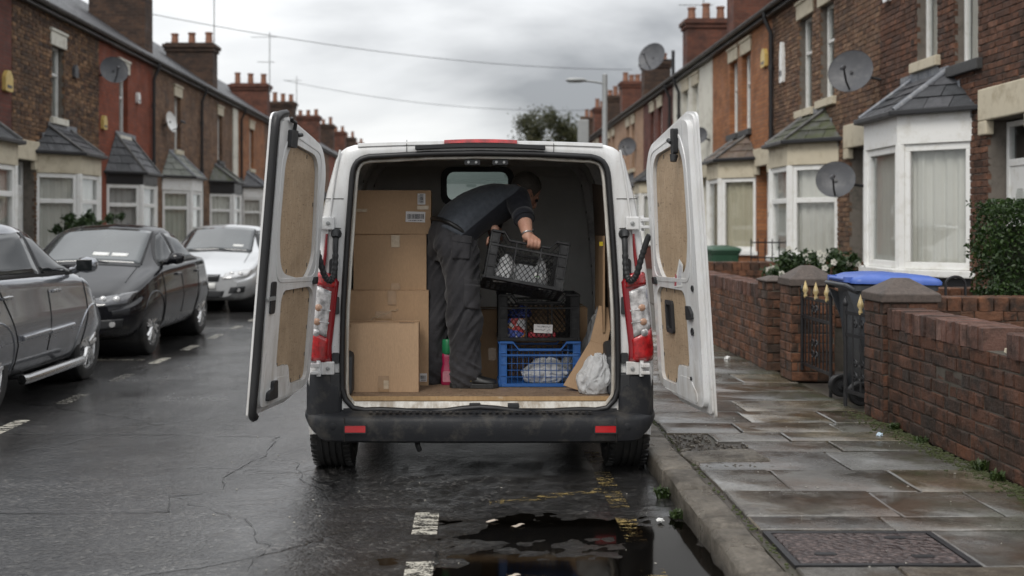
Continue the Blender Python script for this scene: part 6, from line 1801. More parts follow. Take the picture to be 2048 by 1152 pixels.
# ---- rear doors, hinged and swung wide
def rear_door(s):
    """local: u from hinge to free edge, t inward thickness, z up; s=-1 road side, +1 kerb side"""
    d = bpy.data.objects.new('rear_door', None)
    C.objects.link(d); d.parent = van
    d.location = (-1.0 if s < 0 else 1.045, -0.13, 0); d.empty_display_size = 0.1
    ang = R(11 if s < 0 else 7.5)
    # u direction points back and outwards
    ux, uy = s*math.sin(ang), -math.cos(ang)
    tx, ty = -s*math.cos(ang), -math.sin(ang)          # inner face looks to the van's middle
    lean = 0.078 if s < 0 else 0.062
    def fn(u, z, t):
        tl = -s*lean*(z-0.45)                           # leans in at the top
        t = t*0.62
        return (ux*u*0.93+tx*t+tl, uy*u*0.93+ty*t, 0.505+(z-0.40)*0.975)
    Z0, Z1 = 0.40, 1.955
    outl = round_poly([(0.0, Z0+0.05), (0.30, Z0), (0.845, Z0), (0.85, 0.9), (0.85, Z1-0.02), (0.70, Z1), (0.10, Z1-0.11), (0.0, 1.7)], [0.10, 0.02, 0.02, 0, 0.05, 0.02, 0.12, 0.1])
    inl = round_poly([(0.012, Z0+0.07), (0.30, Z0+0.04), (0.80, Z0+0.04), (0.815, 0.9), (0.815, Z1-0.06), (0.70, Z1-0.045), (0.12, Z1-0.14), (0.012, 1.69)], [0.09, 0.02, 0.06, 0, 0.07, 0.03, 0.1, 0.1])
    up_h = round_poly([(0.10, 1.18), (0.16, 1.75), (0.62, 1.80), (0.70, 1.70), (0.705, 1.32), (0.64, 1.12), (0.22, 1.06)], [0.10, 0.12, 0.10, 0.08, 0.1, 0.12, 0.12])
    lo_h = round_poly([(0.075, 0.50), (0.075, 0.985), (0.14, 1.025), (0.56, 1.025), (0.60, 0.985), (0.60, 0.62), (0.40, 0.62), (0.36, 0.50)], [0.05, 0.05, 0.05, 0.05, 0.05, 0.05, 0.04, 0.05])
    flip = (lambda P: P) 
    def pl(name, o_, h_, t0, t1, mat, par=None, bev=0.0, seg=2, smooth=0):
        return MB().plate(o_, h_, t0, t1, fn).build(name, mat, par or d, bevel=bev, seg=seg, smooth=smooth)
    skin = pl('outer_skin', outl, [], -0.005, 0.012, M['van_white'], bev=0.004)
    fr = pl('inner_frame', inl, [up_h, lo_h], 0.0125, 0.075, M['van_white'], bev=0.022, seg=4, smooth=40)
    fr2 = pl('edge_return', round_poly([(0.004, Z0+0.06), (0.30, Z0+0.015), (0.835, Z0+0.015), (0.842, 0.9), (0.842, Z1-0.03), (0.70, Z1-0.012), (0.105, Z1-0.12), (0.004, 1.7)], [0.09, 0.02, 0.03, 0, 0.06, 0.02, 0.11, 0.1]), [], 0.0125, 0.032, M['van_white'], bev=0.008, seg=2)
    # hardboard panels, screwed on
    def shrink(P, k):
        c = Vector((sum(p[0] for p in P)/len(P), sum(p[1] for p in P)/len(P)))
        return [(c.x+(p[0]-c.x)*k, c.y+(p[1]-c.y)*k) for p in P]
    p1 = pl('hardboard_panel', shrink(up_h, 0.985), [], 0.034, 0.046, M['hardboard'])
    hole = []
    p2 = pl('hardboard_panel', shrink(lo_h, 0.985), [], 0.034, 0.046, M['hardboard'])
    for P, par in ((shrink(up_h, 0.93), p1), (shrink(lo_h, 0.94), p2)):
        Q_ = resample(P+[P[0]], 13)[:-1]
        for k in range(0, 12, 1 if par is p2 else 2):
            u, z = Q_[k]; MB().plate([(u-0.006, z-0.011), (u+0.006, z-0.011), (u+0.006, z+0.011), (u-0.006, z+0.011)], [], 0.0455, 0.0475, fn).build('screw_slot', M['screw'], par)
    # pressed relief on the frame
    pl('pressed_bead', round_poly([(0.05, 1.05), (0.10, 1.78), (0.66, 1.86), (0.755, 1.72), (0.76, 1.30), (0.70, 1.07)], 0.09), [round_poly([(0.062, 1.08), (0.115, 1.765), (0.65, 1.842), (0.74, 1.71), (0.745, 1.31), (0.69, 1.09)], 0.085)], 0.07, 0.080, M['van_white'], fr, bev=0.004)
    # rubber on the free edge (left-hand door only), latches and stops
    if s < 0:
        pts = [(0.30, Z0-0.002), (0.80, Z0+0.0), (0.842, Z0+0.03), (0.836, 0.7), (0.842, 0.95), (0.838, 1.5), (0.838, Z1-0.10), (0.80, Z1-0.035), (0.70, Z1-0.012)]
        pts = [p for p in pts[1:]]
        MB().tube([fn(u, z, 0.045) for u, z in [tuple(p)[:2] for p in catmull([(a, b, 0) for a, b in pts], 4)]], 0.021, 8).build('edge_seal', M['seal'], d, smooth=60)
        lt = pl('door_latch', round_poly([(0.70, 1.00-0.085), (0.77, 1.00-0.085), (0.775, 1.00+0.08), (0.705, 1.00+0.08)], 0.02), [], 0.07, 0.088, M['black_plastic'], bev=0.005)
        pl('latch_tongue', rrect(0.72, 0.83, 0.985, 1.005, 0.008), [], 0.088, 0.096, M['galv'], lt)
        pl('top_latch', round_poly([(0.60, 1.77), (0.70, 1.77), (0.70, 1.86), (0.60, 1.86)], 0.012), [], 0.075, 0.11, M['black_plastic'], bev=0.006)
        MB().tube([fn(0.63, 1.86, 0.09), fn(0.64, 1.90, 0.10), fn(0.70, 1.905, 0.10), fn(0.71, 1.92, 0.10)], 0.010, 8).build('latch_lever', M['black_plastic'], d, smooth=60)
        MB().tube([fn(0.58, 1.84, 0.09), fn(0.53, 1.845, 0.10)], 0.011, 8).build('latch_lever', M['black_plastic'], d, smooth=60)
        pl('bottom_latch', round_poly([(0.58, 0.465), (0.72, 0.465), (0.72, 0.51), (0.66, 0.52), (0.66, 0.56), (0.60, 0.56)], 0.012), [], 0.07, 0.105, M['black_plastic'], bev=0.006)
    else:
        pl('top_latch', round_poly([(0.585, 1.74), (0.635, 1.74), (0.66, 1.87), (0.60, 1.87)], 0.015), [], 0.073, 0.115, M['black_plastic'], bev=0.008)
        MB().tube([fn(0.60, 1.80, 0.11), fn(0.56, 1.815, 0.115)], 0.012, 8).build('latch_lever', M['black_plastic'], d, smooth=60)
        MB().tube([fn(0.61, 1.735, 0.10), fn(0.615, 1.70, 0.11)], [0.022, 0.016], 10).build('latch_hook', M['black_plastic'], d, smooth=60)
        hd = pl('pull_handle', rrect(0.20, 0.33, 0.775, 0.955, 0.02), [rrect(0.222, 0.308, 0.80, 0.93, 0.015)], 0.046, 0.068, M['black_plastic'], bev=0.006)
        pl('handle_recess', rrect(0.218, 0.312, 0.796, 0.934, 0.015), [], 0.047, 0.052, M['rubber'], hd)
        lt = pl('lock_striker', round_poly([(0.63, 0.875), (0.72, 0.885), (0.72, 0.92), (0.68, 0.95), (0.63, 0.95)], 0.01), [], 0.07, 0.10, M['black_plastic'], bev=0.005)
        for (u, z, r) in ((0.735, 1.045, 0.016), (0.69, 0.82, 0.020), (0.62, 0.57, 0.01)):
            c = Vector(fn(u, z, 0.075)); ax = Vector((tx, ty, 0)); M3 = ax.to_track_quat('Z', 'Y').to_matrix()
            MB().lathe([(r, 0), (r, 0.006), (r*0.6, 0.007), (r*0.6, 0.003), (0.001, 0.003)], 16, c, 'z', M3).build('grommet', M['black_plastic'], d, smooth=30)
        st = pl('paper_sticker', [(0.42, 1.035), (0.56, 1.045), (0.60, 1.16), (0.545, 1.19)], [], 0.0765, 0.0785, M['white_paper'])
        pl('sticker_print', [(0.43, 1.042), (0.465, 1.045), (0.485, 1.10), (0.46, 1.11)], [], 0.0787, 0.0795, simple('sticker_red', (0.4, 0.08, 0.1), 0.6, var=0.5, vs=60), st)
        pl('sticker_print', [(0.475, 1.05), (0.55, 1.055), (0.585, 1.15), (0.55, 1.17)], [], 0.0787, 0.0795, simple('sticker_text', (0.5, 0.5, 0.52), 0.6, var=0.6, vs=90), st)
    pl('rubber_stop', rrect(0.055, 0.105, 1.035, 1.075, 0.012), [], 0.07, 0.105, M['black_plastic'], bev=0.008)
    # recess at the bottom corner
    pl('bottom_pressing', round_poly([(0.10, Z0+0.055), (0.33, Z0+0.05), (0.40, 0.56), (0.60, 0.57), (0.70, 0.50), (0.70, Z0+0.05)], 0.04), [], 0.07, 0.079, M['van_white'], fr, bev=0.008, seg=3)
    return d
rear_door(-1); rear_door(1)
# ================================================================== bins and gates
M['bin_grey'] = simple('bin_grey', (0.055, 0.06, 0.068), 0.45, var=0.12, bs=0.12, bscale=150, dirt=(0.1, 0.1, 0.1), dscale=4)
M['bin_blue'] = simple('bin_blue', (0.06, 0.125, 0.42), 0.38, var=0.1, bs=0.08, dirt=(0.12, 0.18, 0.5), dscale=5)
M['bin_green'] = simple('bin_green', (0.03, 0.085, 0.05), 0.45, var=0.15, dirt=(0.07, 0.11, 0.08), dscale=5)
def wheelie_bin(label, loc, rz, lidmat, bodymat):
    """front faces +y local; hinge, handle and wheels at -y"""
    t = thing('wheelie_bin', label, 'bin', loc, rz)
    t.scale = (0.9, 0.95, 0.9)
    mb = MB(); rings = []
    for (z, wx, y0, y1) in ((0.05, 0.20, -0.20, 0.20), (0.09, 0.215, -0.23, 0.225), (0.9, 0.262, -0.30, 0.305), (0.935, 0.265, -0.30, 0.31), (0.94, 0.285, -0.325, 0.33), (0.985, 0.287, -0.327, 0.332)):
        rings.append([(x, y, z) for x, y in rrect(-wx, wx, y0, y1, 0.05, 4)])
    mb.loft(rings); mb.build('body', M[bodymat], t, smooth=40)
    for (x, zt) in ((-0.12, 0), (0.12, 0)):
        MB().loft([[(x-0.02, 0.22, 0.12), (x+0.02, 0.22, 0.12), (x+0.015, 0.245, 0.12), (x-0.015, 0.245, 0.12)], [(x-0.02, 0.295, 0.85), (x+0.02, 0.295, 0.85), (x+0.015, 0.318, 0.85), (x-0.015, 0.318, 0.85)]]).build('rib', M[bodymat], t)
    # lid: shallow dome with a lip, raised at the hinge
    mb = MB(); rings = []
    for (z, s) in ((0.987, 1.05), (1.012, 1.055), (1.035, 1.0), (1.06, 0.82), (1.075, 0.45), (1.078, 0.05)):
        rings.append([(x*s, (y+0.005)*s, z + (0.012 if y < 0 else 0)) for x, y in rrect(-0.29, 0.29, -0.33, 0.335, 0.06, 4)])
    mb.loft(rings); lid = mb.build('lid', M[lidmat], t, smooth=50)
    MB().tube([(-0.2, -0.37, 1.03), (0.2, -0.37, 1.03)], 0.016, 10).build('hinge_bar', M[lidmat], lid, smooth=60)
    for x in (-0.2, 0.2): MB().loft([[(x-0.025, -0.31, 1.0), (x+0.025, -0.31, 1.0), (x+0.025, -0.31, 1.05), (x-0.025, -0.31, 1.05)], [(x-0.02, -0.385, 1.01), (x+0.02, -0.385, 1.01), (x+0.02, -0.385, 1.05), (x-0.02, -0.385, 1.05)]]).build('hinge_lug', M[lidmat], lid)
    MB().tube([(-0.24, -0.32, 0.95), (-0.24, -0.385, 0.985), (0.24, -0.385, 0.985), (0.24, -0.32, 0.95)], 0.018, 8).build('handle', M[bodymat], t, smooth=60)
    for x in (-0.235, 0.235):
        MB().loft([[(x-0.014, -0.2, 0.6), (x+0.014, -0.2, 0.6), (x+0.014, -0.24, 0.6), (x-0.014, -0.24, 0.6)], [(x-0.014, -0.28, 0.9), (x+0.014, -0.28, 0.9), (x+0.014, -0.37, 0.94), (x-0.014, -0.37, 0.94)]]).build('handle_gusset', M[bodymat], t)
        w = MB().lathe([(0.03, -0.03), (0.09, -0.03), (0.1, -0.02), (0.1, 0.02), (0.09, 0.03), (0.07, 0.03), (0.065, 0.015), (0.03, 0.015)], 24, (0, 0, 0), 'x').build('wheel', M['rubber'], t, smooth=40, loc=(x, -0.27, 0.1))
        MB().lathe([(0.001, -0.034), (0.03, -0.034), (0.035, 0.034), (0.001, 0.034)], 12, (0, 0, 0), 'x').build('hub', M['black_plastic'], w, smooth=40)
    MB().tube([(-0.22, -0.27, 0.1), (0.22, -0.27, 0.1)], 0.012, 8).build('axle', M['black_iron'], t)
    return t
wheelie_bin('dark grey wheelie bin with bright blue lid, standing in the gateway', (3.13, 8.31, PZ), -math.pi/2, 'bin_blue', 'bin_grey')
wheelie_bin('dark green wheelie bin under the beige curtained bay', (4.35, 19.0, PZ), math.pi, 'bin_green', 'bin_green')

def gate(label, loc, rz, w, h=0.62, bars=7, gold=True, name='iron_gate', foot=True):
    """leaf along +x local from the hinge"""
    t = thing(name, label, 'gate', loc, rz)
    for x in (0.0, w): 
        MB().tube([(x, 0, -0.16 if (x == w and foot) else 0.0), (x, 0, h+0.05)], 0.014, 6).build('stile', M['black_iron'], t)
        MB().lathe([(0.014, 0), (0.022, 0.015), (0.018, 0.035), (0.001, 0.07)], 8, (x, 0, h+0.045)).build('stile_finial', M['black_iron'], t, smooth=50)
    for z in (0.06, h-0.16, h): MB().obox((w/2, 0, z), (w, 0.012, 0.025)).build('rail', M['black_iron'], t)
    for k in range(1, bars):
        x = w*k/bars
        MB().tube([(x, 0, 0.06), (x, 0, h)], 0.0065, 6).build('bar', M['black_iron'], t)
        if gold and k % 3 == 1:
            MB().lathe([(0.012, 0), (0.016, 0.02), (0.01, 0.035), (0.024, 0.06), (0.02, 0.085), (0.001, 0.145)], 8, (x, 0, h)).build('spear_finial', M['gold_paint'], t, smooth=60)
    def scroll(cx, cz, r, s):
        return [(cx+s*r*(1-k/22)*math.cos(k*0.42), 0.0, cz+r*(1-k/22)*math.sin(k*0.42)) for k in range(18)]
    for (cz, s) in ((h*0.42, 1), (h*0.42, -1), (h*0.27, 1), (h*0.27, -1), (h-0.08, 1), (h-0.08, -1)):
        mb = MB().tube([(p[0], p[1]-0.011, p[2]) for p in scroll(w/2+s*0.045, cz, 0.04, s)], 0.006, 5); mb.build('scroll', M['black_iron'], t, smooth=60)
    return t
gate('black iron gate leaf with gold spear tips hung on the capped pillar', (WX+0.02, 9.34, PZ+0.10), -math.pi/2, 0.74, bars=8)
gate('black iron gate leaf with one gold tip hung on the sooty pillar by the bin', (WX+0.0, 7.73, PZ+0.06), math.pi/2+0.14, 0.34, bars=3, h=0.63)
gate('narrow black iron gate standing ajar between two brick pillars', (WX+0.05, 10.0, PZ+0.06), -math.pi/2+0.25, 0.30, bars=4, gold=False, h=0.7)
# low railing on the far dividing wall, hooped bars above the near one
t = thing('wall_railing', 'black iron railing on the wall beside the green bin', 'railing', (4.65, 18.2, 0.86))
for z in (0.05, 0.3): MB().obox((0.35, 0, z), (0.7, 0.012, 0.022)).build('rail', M['black_iron'], t)
for k in range(7):
    MB().tube([(0.7*k/6, 0, -0.74), (0.7*k/6, 0, 0.36)], 0.01, 6).build('bar', M['black_iron'], t)
t = thing('wall_hoop', 'black hooped iron bar on the dividing wall beside the hedge', 'railing', (3.95, 8.95, 0.87))
MB().tube([(-0.08, 0, 0)]+[(-0.08*math.cos(a), 0, 0.1+0.06*math.sin(a)) for a in (math.pi*k/10 for k in range(11))]+[(0.08, 0, 0)], 0.011, 6).build('hoop', M['black_iron'], t, smooth=60)
# ================================================================== the load
FZ = 0.464
def mat_card(name, col, dark=0.72):
    m = NT(name); v = m.pos()
    f = m.noise(160, 3, 0.6, m.mapv(v, (1, 1, 0.25))); g = m.noise(3.5, 5, 0.6, v)
    c = m.mix(m.ramp(f, [(0.3, 0.0), (0.7, 1.0)]), tuple(x*0.9 for x in col), tuple(x*1.06 for x in col))
    c = m.mix(m.ramp(g, [(0.45, 0.0), (0.75, 0.35)]), c, tuple(x*dark for x in col))
    w = m.n('ShaderNodeTexWave'); w.inputs['Scale'].default_value = 28; w.inputs['Distortion'].default_value = 0.3; m.l(m.mapv(v, (1, 1, 0)), w.inputs['Vector'])
    n = m.bump(w.outputs['Fac'], 0.05, 0.004); n = m.bump(m.noise(7, 4, 0.6, v), 0.15, 0.02, n)
    return m.bsdf(c, 0.72, 0, 0.35, n)
M['card'] = mat_card('cardboard', (0.40, 0.262, 0.155))
M['card_light'] = mat_card('cardboard_light', (0.47, 0.315, 0.195))
M['card_old'] = mat_card('cardboard_old', (0.33, 0.215, 0.125), 0.5)
M['tape'] = simple('parcel_tape', (0.33, 0.21, 0.115), 0.18, var=0.25, vs=30, bs=0.3, bscale=40, coat=0.6)
M['tape_clear'] = simple('tape_clear', (0.46, 0.36, 0.25), 0.15, var=0.35, vs=40, bs=0.6, bscale=60, coat=0.6)
M['label_white'] = simple('label_white', (0.62, 0.60, 0.60), 0.5, var=0.05)
M['ink'] = simple('ink', (0.02, 0.02, 0.025), 0.6)
def cardboard_box(label, x0, x1, y0, y1, z0, z1, mat='card', rz=0.0, open_top=False):
    cx, cy = (x0+x1)/2, (y0+y1)/2
    t = thing('cardboard_box', label, 'box', (cx, cy, z0), rz, group='cardboard boxes in the van')
    w, d, h = x1-x0, y1-y0, z1-z0
    def bulge(x, y, z):
        u, v = 2*x/w, 2*z/h-1
        return (x, y + (-1 if y < 0 else 1)*0.006*(1-u*u)*(1-v*v), z)
    mb = MB()
    for (sy) in (-1, 1):
        mb.grid(8, 8, lambda u, v: bulge(-w/2+w*u, sy*d/2, h*v))
    for sx in (-1, 1): mb.grid(1, 8, lambda u, v: (sx*w/2, -d/2+d*u, h*v))
    mb.grid(8, 1, lambda u, v: (-w/2+w*u, -d/2+d*v, 0.0))
    mb.build('carton', M[mat], t, smooth=40)
    # two top flaps meeting in the middle, with real thickness
    MB().box(-w/2-0.001, w/2+0.001, -d/2-0.001, -0.0015, h-0.004, h).build('flap', M[mat], t, bevel=0.0015, seg=1)
    MB().box(-w/2-0.001, w/2+0.001, 0.0015, d/2+0.001, h-0.004, h+0.0005).build('flap', M[mat], t, bevel=0.0015, seg=1)
    MB().box(-w/2, w/2, -0.025, 0.025, h+0.0006, h+0.0012).build('tape_strip', M['tape'], t)
    return t, w, d, h
def on_front(t, w, d, h, name, mat, x, z, ww, hh, off=0.0078, rot=0.0, par=None):
    P = []
    for (a, b) in ((-ww/2, -hh/2), (ww/2, -hh/2), (ww/2, hh/2), (-ww/2, hh/2)):
        P.append((x+a*math.cos(rot)-b*math.sin(rot), z+a*math.sin(rot)+b*math.cos(rot)))
    return MB().plate(P, [], -d/2-off-0.0008, -d/2-off, lambda a, b, q: (a, q, b)).build(name, M[mat], par or t)
def barcode(t, w, d, h, x, z, ww, hh, par, vertical=False, rot=0.0, seed=1):
    r = random.Random(seed); mb = MB()
    a = -ww*0.42; 
    while a < ww*0.42:
        s = r.choice((0.0014, 0.0022, 0.0035))
        X0, X1 = a, a+s
        if vertical: mb.box(x-hh*0.2, x+hh*0.28, -d/2-0.0105, -d/2-0.0098, z+X0, z+X1)
        else: mb.box(x+X0, x+X1, -d/2-0.0105, -d/2-0.0098, z-hh*0.2, z+hh*0.28)
        a += s+r.choice((0.0014, 0.002, 0.0032))
    for k in range(9):
        L0 = r.uniform(0.004, 0.010); xx = -ww*0.36+k*ww*0.085
        if vertical: mb.box(x-hh*0.38, x-hh*0.30, -d/2-0.0105, -d/2-0.0098, z+xx, z+xx+L0*0.7)
        else: mb.box(x+xx, x+xx+L0*0.7, -d/2-0.0105, -d/2-0.0098, z-hh*0.40, z-hh*0.31)
    tag(mb.build('barcode_print', M['ink'], par), kind='stuff')
# front box on its own
b = cardboard_box('light brown cardboard box standing alone at the van door edge', -0.735, -0.305, 6.49, 6.70, FZ, FZ+0.405, 'card_light', rz=0.01)
on_front(*b, 'tape_strip', 'tape', 0.01, 0.05, 0.062, 0.095)
on_front(*b, 'tape_wrinkle', 'tape_clear', 0.025, 0.045, 0.03, 0.05, 0.009)
on_front(*b, 'label', 'label_white', 0.0, 0.0, 0.0, 0.0) if False else None
MB().box(0.10, 0.19, -0.09, -0.06, 0.4052, 0.4058).build('printed_mark', M['ink'], b[0])
MB().plate([(-0.215, 0.385), (-0.18, 0.385), (-0.185, 0.402), (-0.215, 0.4)], [], -0.115, -0.108, lambda a, bb, q: (a, q, bb)).build('torn_corner', M['card_old'], b[0])
# stack
b1 = cardboard_box('tall brown box at the bottom of the stack behind the lone box', -0.745, -0.255, 6.76, 7.25, FZ, FZ+0.585, 'card')
on_front(*b1, 'tape_strip', 'tape', 0.02, 0.54, 0.05, 0.085); on_front(*b1, 'tape_patch', 'tape', -0.03, 0.40, 0.10, 0.11)
pts = [(-0.16+0.22*k/12, 0.37+0.10*(k/12)**0.7+0.006*math.sin(k*2.1)) for k in range(13)]
MB().tube([(x, -0.253, z) for x, z in pts], 0.0025, 5).build('torn_tape_edge', M['tape_clear'], b1[0])
lb = on_front(*b1, 'label', 'label_white', 0.213, 0.05, 0.045, 0.05); barcode(*b1, 0.213, 0.05, 0.04, 0.045, lb, seed=5)
b2 = cardboard_box('brown cardboard box in the middle of the stack', -0.715, -0.265, 6.79, 7.24, FZ+0.586, FZ+0.93, 'card', rz=-0.02)
on_front(*b2, 'tape_strip', 'tape_clear', 0.035, 0.30, 0.052, 0.075); on_front(*b2, 'tape_strip', 'tape', 0.035, 0.02, 0.055, 0.04)
b3 = cardboard_box('wide flat brown box with two white labels, topmost of the stack', -0.735, -0.245, 6.78, 7.22, FZ+0.931, FZ+1.20, 'card', rz=0.018)
lb = on_front(*b3, 'label', 'label_white', 0.150, 0.105, 0.12, 0.065, rot=-0.03); barcode(*b3, 0.150, 0.105, 0.115, 0.062, lb, seed=2)
lb = on_front(*b3, 'label', 'label_white', 0.187, 0.215, 0.048, 0.068); barcode(*b3, 0.187, 0.215, 0.06, 0.044, lb, vertical=True, seed=3)
on_front(*b3, 'tape_strip', 'tape_clear', 0.195, 0.162, 0.07, 0.024); on_front(*b3, 'tape_strip', 'tape_clear', -0.19, 0.145, 0.085, 0.02)
# box standing behind the man and crates
b4 = cardboard_box('narrow upright brown box behind the blue crate', 0.055, 0.19, 7.05, 7.35, FZ, FZ+0.44, 'card_old')
on_front(*b4, 'tape_strip', 'tape', 0.02, 0.16, 0.05, 0.08)
b5 = cardboard_box('brown box half hidden behind the black and blue crates', 0.25, 0.76, 7.12, 7.5, FZ, FZ+0.45, 'card_old')

# ---- plastic crates
M['crate_black'] = simple('crate_black', (0.012, 0.012, 0.013), 0.45, spec=0.25, var=0.3, vs=14, bs=0.15, bscale=120, dirt=(0.06, 0.06, 0.06), dscale=10)
M['crate_blue'] = simple('crate_blue', (0.016, 0.085, 0.28), 0.42, var=0.2, vs=10, bs=0.12, bscale=120, dirt=(0.08, 0.17, 0.38), dscale=8)
def crate(label, loc, W, D, H, mat, pattern, rot=(0, 0, 0)):
    """origin at the middle of the bottom"""
    t = thing('plastic_crate', label, 'crate', loc, group='plastic crates in the van', rot=rot)
    m = M[mat]; wt = 0.012; cw = 0.055 if pattern == 'diamond' else 0.045
    # corner posts, L-shaped with ribs
    for sx in (-1, 1):
        for sy in (-1, 1):
            mb = MB()
            mb.box(*sorted((sx*W/2, sx*(W/2-cw))), *sorted((sy*(D/2), sy*(D/2-wt))), 0.0, H)
            mb.box(*sorted((sx*W/2, sx*(W/2-wt))), *sorted((sy*(D/2-wt), sy*(D/2-cw))), 0.0, H)
            for k in range(1, 4): mb.box(*sorted((sx*(W/2+0.004), sx*(W/2-cw))), *sorted((sy*(D/2+0.005), sy*(D/2-0.004))), H*k/4-0.004, H*k/4+0.004)
            mb.box(*sorted((sx*(W/2+0.003), sx*(W/2-0.008))), *sorted((sy*(D/2+0.004), sy*(D/2-0.008))), 0.0, H)
            mb.box(*sorted((sx*(W/2-cw), sx*(W/2-cw+0.008))), *sorted((sy*(D/2+0.004), sy*(D/2-0.006))), 0.0, H)
            mb.build('corner_post', m, t, bevel=0.002, seg=1)
    hw = W*0.26
    # top rim, dropped in the middle to form the hand hold
    for sy in (-1, 1):
        pts = [(-W/2, H-0.006), (-hw-0.035, H-0.006), (-hw, H-0.05), (hw, H-0.05), (hw+0.035, H-0.006), (W/2, H-0.006)]
        MB().loft([[(x, sy*D/2+a, z+b) for a, b in ((-0.009, -0.007), (0.009, -0.007), (0.009, 0.007), (-0.009, 0.007))] for x, z in pts]).build('top_rim', m, t, bevel=0.002, seg=1)
        MB().box(-W/2+0.01, W/2-0.01, sy*D/2-0.008, sy*D/2+0.008, 0.0, 0.02).build('bottom_rim', m, t, bevel=0.002, seg=1)
        MB().box(-W/2+0.01, W/2-0.01, sy*D/2-0.005, sy*D/2+0.006, H*0.70-0.005, H*0.70+0.005).build('side_rail', m, t)
    for sx in (-1, 1):
        MB().box(sx*W/2-0.008, sx*W/2+0.008, -D/2+0.01, D/2-0.01, H-0.016, H-0.002).build('top_rim', m, t, bevel=0.002, seg=1)
        MB().box(sx*W/2-0.008, sx*W/2+0.008, -D/2+0.01, D/2-0.01, 0.0, 0.02).build('bottom_rim', m, t)
    def clipseg(p, q, zmax):
        return p, q
    def lattice(L, zlo, zhi, fnp, fine, hold):
        mb = MB()
        r = 0.0021
        def bar(p, q):
            # clip against the hand hold
            n = 10
            seg = [(p[0]+(q[0]-p[0])*k/n, p[1]+(q[1]-p[1])*k/n) for k in range(n+1)]
            seg = [s_ for s_ in seg if not (hold and abs(s_[0]) < hold+0.035 and s_[1] > H-0.06)]
            if len(seg) > 1: mb.tube([fnp(*seg[0]), fnp(*seg[-1])], r, 4)
        if pattern == 'diamond':
            st = fine; n = int((L+zhi-zlo)/st)
            for k in range(-n, n+1):
                for sg in (1, -1):
                    # line x = k*st + sg*(z-zlo)
                    z0_, z1_ = zlo, zhi; x0_, x1_ = k*st, k*st+sg*(zhi-zlo)*0.8
                    def at(x): return zlo+(x-x0_)/(x1_-x0_)*(zhi-zlo)
                    if max(x0_, x1_) < -L/2 or min(x0_, x1_) > L/2: continue
                    P = [(x0_, z0_), (x1_, z1_)]
                    for i in (0, 1):
                        if P[i][0] < -L/2: P[i] = (-L/2, at(-L/2))
                        if P[i][0] > L/2: P[i] = (L/2, at(L/2))
                    bar(*P)
        else:
            for k in range(1, int(L/0.034)): 
                x = -L/2+L*k/int(L/0.034); bar((x, zlo), (x, zhi))
            for k in range(1, 6): bar((-L/2, zlo+(zhi-zlo)*k/6), (L/2, zlo+(zhi-zlo)*k/6))
        return mb
    L = W-2*cw+0.01
    for sy in (-1, 1):
        tag(lattice(L, 0.018, H-0.012, lambda a, b: (a, sy*(D/2-0.004), b), 0.031, hw).build('side_lattice', m, t), kind='stuff')
    for sx in (-1, 1):
        tag(lattice(D-2*cw+0.01, 0.018, H-0.012, lambda a, b: (sx*(W/2-0.004), a, b), 0.031, 0).build('end_lattice', m, t), kind='stuff')
    if pattern == 'diamond':
        for sy in (-1, 1):
            for x in (-W*0.16, W*0.16): MB().box(x-0.004, x+0.004, sy*D/2-0.006, sy*D/2+0.004, 0.02, H-0.055).build('side_rib', m, t)
    mb = MB(); n = int(W/0.032)
    for k in range(n): x = -W/2+W*(k+0.5)/n; mb.box(x-0.005, x+0.005, -D/2+0.008, D/2-0.008, 0.004, 0.012)
    for k in range(6): y = -D/2+D*(k+0.5)/6; mb.box(-W/2+0.008, W/2-0.008, y-0.009, y+0.009, 0.002, 0.010)
    tag(mb.build('base_grid', m, t), kind='stuff')
    return t
CW, CD = 0.49, 0.34
blue = crate('bright blue plastic crate on the van floor, lowest of the crate stack', (0.425, 6.86, FZ+0.002), CW, CD, 0.275, 'crate_blue', 'grid')
black = crate('black lattice crate standing on the blue crate', (0.42, 6.87, FZ+0.280), CW, CD, 0.285, 'crate_black', 'diamond')
HM = Matrix.Rotation(R(10.5), 3, 'Y') @ Matrix.Rotation(R(-15), 3, 'X')
HC = Vector((0.328, 6.62, 1.203))             # centre of the held crate
HW, HD, HH = 0.465, 0.31, 0.295
held = crate('tilted black crate gripped by the bending man', HC - HM @ Vector((0, 0, HH/2)), HW, HD, HH, 'crate_black', 'diamond', rot=HM.to_euler())
# ---- bags, packets, bottle
def mat_film(name, col, tr=0.35, rough=0.25):
    m = NT(name); v = m.co.outputs['Object']
    n = m.bump(m.noise(14, 4, 0.6, v, 2.5), 0.6, 0.02)
    b = m.n('ShaderNodeBsdfPrincipled'); b.inputs['Base Color'].default_value = (*col, 1); b.inputs['Roughness'].default_value = rough; m.l(n, b.inputs['Normal'])
    t = m.n('ShaderNodeBsdfTranslucent'); t.inputs['Color'].default_value = (*col, 1); m.l(n, t.inputs['Normal'])
    mx = m.n('ShaderNodeMixShader'); mx.inputs[0].default_value = tr
    m.l(b.outputs[0], mx.inputs[1]); m.l(t.outputs[0], mx.inputs[2])
    tp = m.n('ShaderNodeBsdfTransparent'); m2 = m.n('ShaderNodeMixShader'); m2.inputs[0].default_value = 0.22
    m.l(mx.outputs[0], m2.inputs[1]); m.l(tp.outputs[0], m2.inputs[2]); m.l(m2.outputs[0], m.out.inputs[0])
    return m.mat
M['film_white'] = mat_film('white_polythene', (0.82, 0.83, 0.84), 0.4)
M['film_grey'] = mat_film('grey_polythene', (0.33, 0.34, 0.35), 0.1, 0.22)
M['film_blue'] = mat_film('blue_print_film', (0.05, 0.08, 0.3), 0.05)
